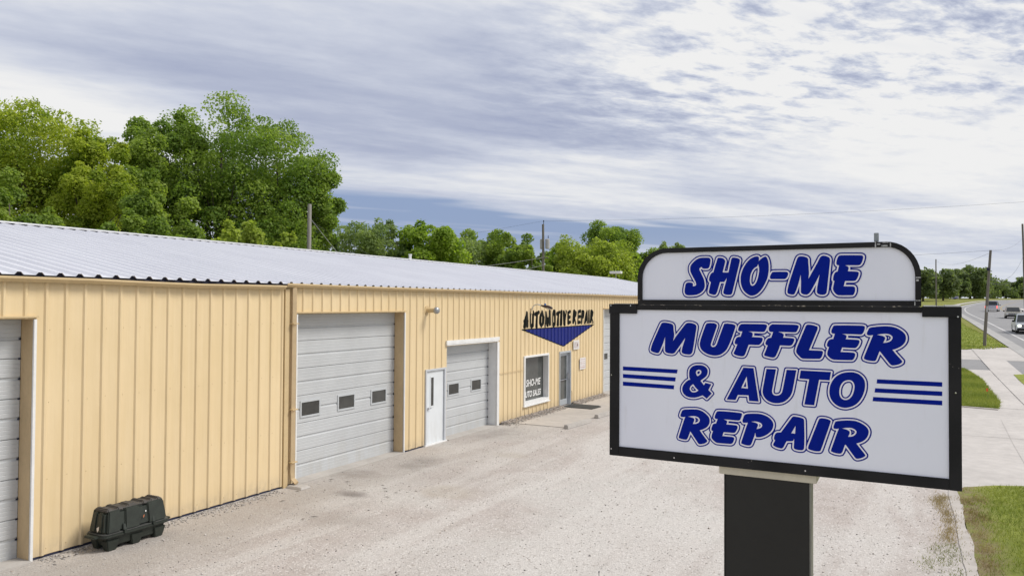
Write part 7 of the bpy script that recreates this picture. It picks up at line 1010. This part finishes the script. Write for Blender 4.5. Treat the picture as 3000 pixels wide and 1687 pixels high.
# ---------------------------------------------------------------- vehicles
M_carglass = glassmat('car_glass', (.03, .035, .04), .08, .5)
def carpaint(name, c): 
    m, G, b = newmat(name); b.inputs['Base Color'].default_value = (*c, 1); b.inputs['Roughness'].default_value = .3; b.inputs['Metallic'].default_value = .35; b.inputs['Coat Weight'].default_value = .5; return m
def vehicle(name, label, cat, x, y, rz, L, W_, H, hood, bed, col, wheel=.36, lit=False, lamps=True, brake=False):
    # local +Y is the nose; origin on the ground under the middle
    t = thing(name, label, cat, (x, y, float(tz(y))+.02), rz, None); mp = carpaint(name+'_paint', col); w2 = W_/2; gc = wheel*.62; belt = H*.56; hb_ = H*.54
    l2 = L/2
    side = [(-l2, gc+.12), (-l2+.05, gc), (-l2+.52, gc), (-l2+.62, gc+wheel*.75), (-l2+1.12, gc+wheel*.95), (-l2+1.5, gc+wheel*.6), (-l2+1.62, gc-.03), (l2-1.6, gc-.03), (l2-1.48, gc+wheel*.6), (l2-1.1, gc+wheel*.95), (l2-.65, gc+wheel*.75), (l2-.52, gc), (l2-.05, gc), (l2, gc+.15), (l2, hb_-.18), (l2-.12, hb_-.03), (l2-hood, belt), (-l2+bed, belt), (-l2, belt-.02)]
    mb = MB(); mb.prism([(q[0], q[1]) for q in side], 'x', -w2, w2); mb.build('body', mp, t, bevel=.05)
    c0, c1 = -l2+bed, l2-hood; rs = .28 if bed > 0 else .32
    cb = MB(); cb.frustum((-w2+.05, w2-.05, c0+.02, c1+.10), (-w2+.22, w2-.22, c0+rs*.8, c1-.62), belt-.02, H); cb.build('cabin', mp, t, bevel=.05)
    hgt = H-belt
    def panel(P, nm, mat):
        q = MB(); q.quad(*P); q.build(nm, mat, t, fix=False)
    def lerp(a, b_, k): return a+(b_-a)*k
    zA, zB = belt+.05, H-.09; kA, kB = .05/hgt, (hgt-.09)/hgt
    yf = lambda k: lerp(c1+.10, c1-.62, k)+.012; yr = lambda k: lerp(c0+.02, c0+rs*.8, k)-.012; xs = lambda k: lerp(w2-.05, w2-.22, k)
    panel([(-xs(kA)+.09, yf(kA), zA), (xs(kA)-.09, yf(kA), zA), (xs(kB)-.08, yf(kB), zB), (-xs(kB)+.08, yf(kB), zB)], 'windshield', M_carglass)
    panel([(-xs(kA)+.10, yr(kA), zA+.04), (xs(kA)-.10, yr(kA), zA+.04), (xs(kB)-.08, yr(kB), zB), (-xs(kB)+.08, yr(kB), zB)], 'rear_window', M_carglass)
    for s in (-1, 1):
        panel([(s*(xs(kA)+.012), c0+.35, zA), (s*(xs(kA)+.012), c1-.15, zA), (s*(xs(kB)+.012), c1-.68, zB), (s*(xs(kB)+.012), c0+.45, zB)], 'side_window', M_carglass)
        for yy_ in (-l2+1.08, l2-1.06):
            wh = MB(); wh.tube([(s*(w2-.24), yy_, wheel), (s*(w2+.005), yy_, wheel)], wheel, 18); whe = wh.build('wheel', M_rubber, t, bevel=.02)
            rm = MB(); rm.tube([(s*(w2-.02), yy_, wheel), (s*(w2+.012), yy_, wheel)], wheel*.62, 14); rm.build('rim', M_bare, whe)
        hl = MB(); hl.box(s*(w2-.36) if s > 0 else -w2+.10, s*(w2-.10) if s > 0 else -w2+.36, l2-.03, l2+.02, hb_-.36, hb_-.17)
        hl.build('headlight', emit('lit_headlight', (.95, 1.0, .85), 1.6) if lit else M_chrome, t, bevel=.02)
        tl = MB(); tl.box(s*(w2-.17) if s > 0 else -w2+.02, s*(w2-.02) if s > 0 else -w2+.17, -l2-.02, -l2+.03, belt-.48, belt-.06)
        tl.build('tail_light', emit('brake_light', (1.0, .10, .07), 1.6) if brake else M_red, t, bevel=.02)
        mr = MB(); mr.box(s*(w2+.02) if s > 0 else -w2-.20, s*(w2+.20) if s > 0 else -w2-.02, c1-.18, c1-.05, belt+.02, belt+.18); mr.build('mirror', M_rubber, t, bevel=.02)
    gr = MB(); gr.box(-w2+.38, w2-.38, l2-.02, l2+.025, hb_-.42, hb_-.16); gr.build('grille', M_rubber, t)
    for z in (hb_-.36, hb_-.29, hb_-.22):
        q = MB(); q.box(-w2+.39, w2-.39, l2+.02, l2+.04, z-.012, z+.012); q.build('grille_bar', M_chrome, t)
    bp = MB(); bp.box(-w2+.04, w2-.04, l2-.04, l2+.10, gc, gc+.22); bp.build('front_bumper', M_chrome if H > 1.75 else M_rubber, t, bevel=.03)
    bp = MB(); bp.box(-w2+.04, w2-.04, -l2-.10, -l2+.04, gc+.04, gc+.22); bp.build('rear_bumper', M_chrome if bed > 0 else M_rubber, t, bevel=.03)
    un = MB(); un.box(-w2+.18, w2-.18, -l2+.3, l2-.3, .22, gc+.06); un.build('underbody', M_rubber, t)
    if bed > .3:
        bd = MB(); bd.box(-w2+.14, w2-.14, -l2+.10, -l2+bed-.06, belt-.01, belt+.006); bd.build('bed_liner', M_rubber, t)
    lp = MB(); lp.box(-.16, .16, -l2-.115, -l2-.10, gc+.08, gc+.20); lp.build('license_plate', M_plate, t)
    return t
vehicle('silver_truck', 'silver four door truck with lit headlight cut by the right edge of the photo', 'truck', 21.2, 84.6, R(179), 5.2, 1.92, 1.74, 1.5, 1.5, (.58, .61, .63), .38, lit=True)
vehicle('pale_car', 'pale beige older car coming round the bend behind the silver truck', 'car', 23.9, 121, R(176), 4.7, 1.86, 1.55, 1.25, .75, (.48, .46, .40), .34)
vehicle('lavender_pickup', 'pale grey pickup driving away with glowing red tail lights', 'pickup truck', 25.3, 165.5, R(-9), 5.5, 1.98, 1.92, 1.5, 1.8, (.45, .45, .53), .40, brake=True)
# ---------------------------------------------------------------- trees
KIND = {'haze_tinted': ((.10, .145, .070), (.215, .27, .125)), 'locust': ((.18, .27, .036), (.50, .55, .080)), 'mixed': ((.125, .215, .045), (.34, .43, .09)), 'maple': ((.120, .215, .045), (.33, .43, .085)),  # far trees: distance haze is painted in as greyer leaf colours
        'light': ((.21, .29, .045), (.45, .52, .10)), 'conifer': ((.065, .115, .045), (.15, .21, .075)), 'poplar': ((.15, .225, .09), (.33, .41, .17)), 'bright': ((.15, .26, .035), (.37, .48, .08))}
LM = {k: leafmat('leaves_'+k, a, b_, .56) for k, (a, b_) in KIND.items()}
def tree(idx, x, y, gz_, top, r, zbot, kind, label):
    rg = np.random.default_rng(100+idx); rd_ = random.Random(idx)
    dist = math.hypot(x-11.5, y); far = dist > 180; near = dist < 75
    t = thing({'light': 'shrub' if top < 9 else 'tree', 'conifer': 'evergreen_tree'}.get(kind, 'tree'), label, 'shrub' if kind == 'light' and top < 9 else 'tree', (x, y, gz_), 0, 'trees along the skyline')
    top -= gz_; zbot = max(zbot-gz_, .3) if not far else .8
    H = top-zbot; cz = zbot+H*.5
    dens = {'locust': 1.25, 'mixed': 1.2, 'maple': 1.45, 'haze_tinted': 1.0, 'light': 1.25, 'conifer': 1.0, 'poplar': .85, 'bright': 1.0}[kind]
    area = r*H
    ph = rg.uniform(0, 6.28, 6)
    def lump(q):   # smooth uneven outline of the crown
        a = np.arctan2(q[:, 1], q[:, 0]); e = q[:, 2]
        return 1+.13*np.sin(2*a+ph[0]+2*e)+.10*np.sin(3*a+ph[1]-3*e)+.08*np.sin(5*a+ph[2]+4*e)+.03*np.sin(7*e+ph[3])
    def envelope(q):
        zn = q[:, 2]
        if kind == 'conifer': return np.clip((1-zn)*.52, .06, 1)
        if kind == 'light': return np.ones(len(q))
        return np.where(zn < 0, .95, 1.0)
    nc = int(np.clip(area*(1.7 if near else 1.6), 34, 130))
    q = rg.normal(0, 1, (nc, 3)); q /= np.linalg.norm(q, axis=1)[:, None]
    rho = np.where(rg.random(nc) < .72, rg.uniform(.78, 1.0, nc), rg.uniform(.2, .78, nc)); q2 = q*rho[:, None]
    # squarer than an ellipsoid: full shoulders and full sides down to the ground
    zz2 = np.sign(q2[:, 2])*np.abs(q2[:, 2])**.85
    k_ = np.sqrt(np.clip(1-np.clip(zz2, -1, 1)**4, .05, 1))
    hor = q2[:, :2]/np.maximum(np.linalg.norm(q[:, :2], axis=1), .25)[:, None]*np.minimum(1, k_)[:, None]
    L = lump(q)*envelope(q2)
    C_ = np.stack([hor[:, 0]*r*L*.84, hor[:, 1]*r*L*.84, cz+zz2*H*.46*(1+.5*(lump(q)-1))], 1)
    CR = rg.uniform(.17, .36, nc)*min(r, H*.5)*(.7 if kind == 'conifer' else 1.0)
    CR *= np.where(rho < .7, 1.35, 1.0)
    ns = 16 if kind in ('locust', 'poplar', 'bright') else 5
    top_i = np.argsort(-C_[:, 2])[:max(6, nc//4)]
    sx = []; sr = []
    for k in range(ns):
        j = top_i[rg.integers(len(top_i))]; rr_ = CR[j]*rg.uniform(.35, .55)
        sx.append(C_[j]+np.array([rg.normal(0, .3)*CR[j], rg.normal(0, .3)*CR[j], CR[j]*rg.uniform(.75, 1.1)])); sr.append(rr_)
    C_ = np.vstack([C_, sx]); CR = np.append(CR, sr)
    over = (C_[:, 2]+CR*.7).max()-top
    C_[:, 2] -= np.where(C_[:, 2] > cz, over*np.clip((C_[:, 2]-cz)/(top-cz), 0, 1), 0)
    size = (.092 if near else .140)*(1.2 if kind == 'bright' else 1.0)
    if far: size = .36
    N = int(np.clip(area*(1120 if near else (500 if not far else 110))*dens, 2500, 60000))
    pr = CR**2.1; pr /= pr.sum(); ci = rg.choice(len(C_), N, p=pr)
    d = rg.normal(0, 1, (N, 3)); d[:, 2] += .5; d /= np.linalg.norm(d, axis=1)[:, None]
    rho = rg.uniform(.25, 1.0, N)**.4*rg.uniform(.86, 1.14, N)
    P = C_[ci]+d*(CR[ci]*rho)[:, None]*np.array([1, 1, .82])+rg.normal(0, .05, (N, 3))
    nrm = d*.6+rg.normal(0, .6, (N, 3))+np.array([0, 0, .45]); nrm /= np.linalg.norm(nrm, axis=1)[:, None]
    a = np.cross(nrm, rg.normal(0, 1, (N, 3))); a /= np.linalg.norm(a, axis=1)[:, None]; b_ = np.cross(nrm, a)
    s = size*rg.uniform(.6, 1.35, N)[:, None]
    la, lb = (1.25, .62) if kind in ('locust', 'poplar') else (1.0, .85)
    dr = np.array([0, 0, -.12])*s
    V = np.stack([P-a*s*la, P-b_*s*lb+dr, P+a*s*la, P+b_*s*lb+dr], 1).reshape(-1, 3); F = np.arange(4*N).reshape(-1, 4)
    me = npmesh('crown', V, F, LM[kind])
    ct = rg.uniform(0, 1, len(C_)); tint = np.clip(ct[ci]*.62+rg.normal(.22, .13, N), 0, 1)
    at = me.attributes.new('tint', 'FLOAT', 'FACE'); at.data.foreach_set('value', tint.astype(np.float32))
    ob('crown', me, t)
    tr = MB(); r0 = max(.10, r*.055)
    tr.tube([(0, 0, -.3), (rd_.uniform(-.1, .1), 0, zbot*.6), (rd_.uniform(-.2, .2), rd_.uniform(-.2, .2), cz), (rd_.uniform(-.3, .3), 0, cz+H*.3)], [r0*1.35, r0, r0*.7, r0*.2], 8)
    tr.build('trunk', M_bark, t, smooth=True)
    br = MB()
    for k in range(18 if near else 8):
        c = C_[rd_.randrange(nc)]; z0 = max(zbot*.7, min(c[2]-.4, zbot+H*rd_.uniform(.05, .5)))
        br.tube([(0, 0, z0), Vector((c[0]*.5, c[1]*.5, (z0+c[2])/2+.03*H)), tuple(c)], [r0*.40, r0*.24, r0*.06], 5, cap=False)
    br.build('limbs', M_bark, t, smooth=True, fix=False)
for i, q in enumerate(TREES): tree(i, *q)

# far wood closing the view down the road, one mass nobody could count
rg = np.random.default_rng(77)
nc = 1050; cx = rg.uniform(-150, 190, nc); cy = 335+rg.uniform(0, 60, nc)+np.abs(cx)*.35; ch_ = rg.uniform(.5, 6.0, nc)*np.where(rg.random(nc) < .25, 1.35, 1)
N = 100000; ci = rg.integers(0, nc, N); d = rg.normal(0, 1, (N, 3)); d /= np.linalg.norm(d, axis=1)[:, None]
P = np.stack([cx, cy, tz(cy)+ch_], 1)[ci]+d*rg.uniform(.8, 2.4, N)[:, None]
a = rg.normal(0, 1, (N, 3)); a /= np.linalg.norm(a, axis=1)[:, None]; b_ = np.cross(a, rg.normal(0, 1, (N, 3))); b_ /= np.linalg.norm(b_, axis=1)[:, None]; s = rg.uniform(.25, .55, N)[:, None]
me = npmesh('far_wood', np.stack([P-a*s, P-b_*s, P+a*s, P+b_*s], 1).reshape(-1, 3), np.arange(4*N).reshape(-1, 4), LM['haze_tinted'])
at = me.attributes.new('tint', 'FLOAT', 'FACE'); at.data.foreach_set('value', np.clip(rg.uniform(0, .7, nc)[ci]+rg.normal(.1, .12, N), 0, 1).astype(np.float32)); tag(ob('far_wood', me), kind='stuff')
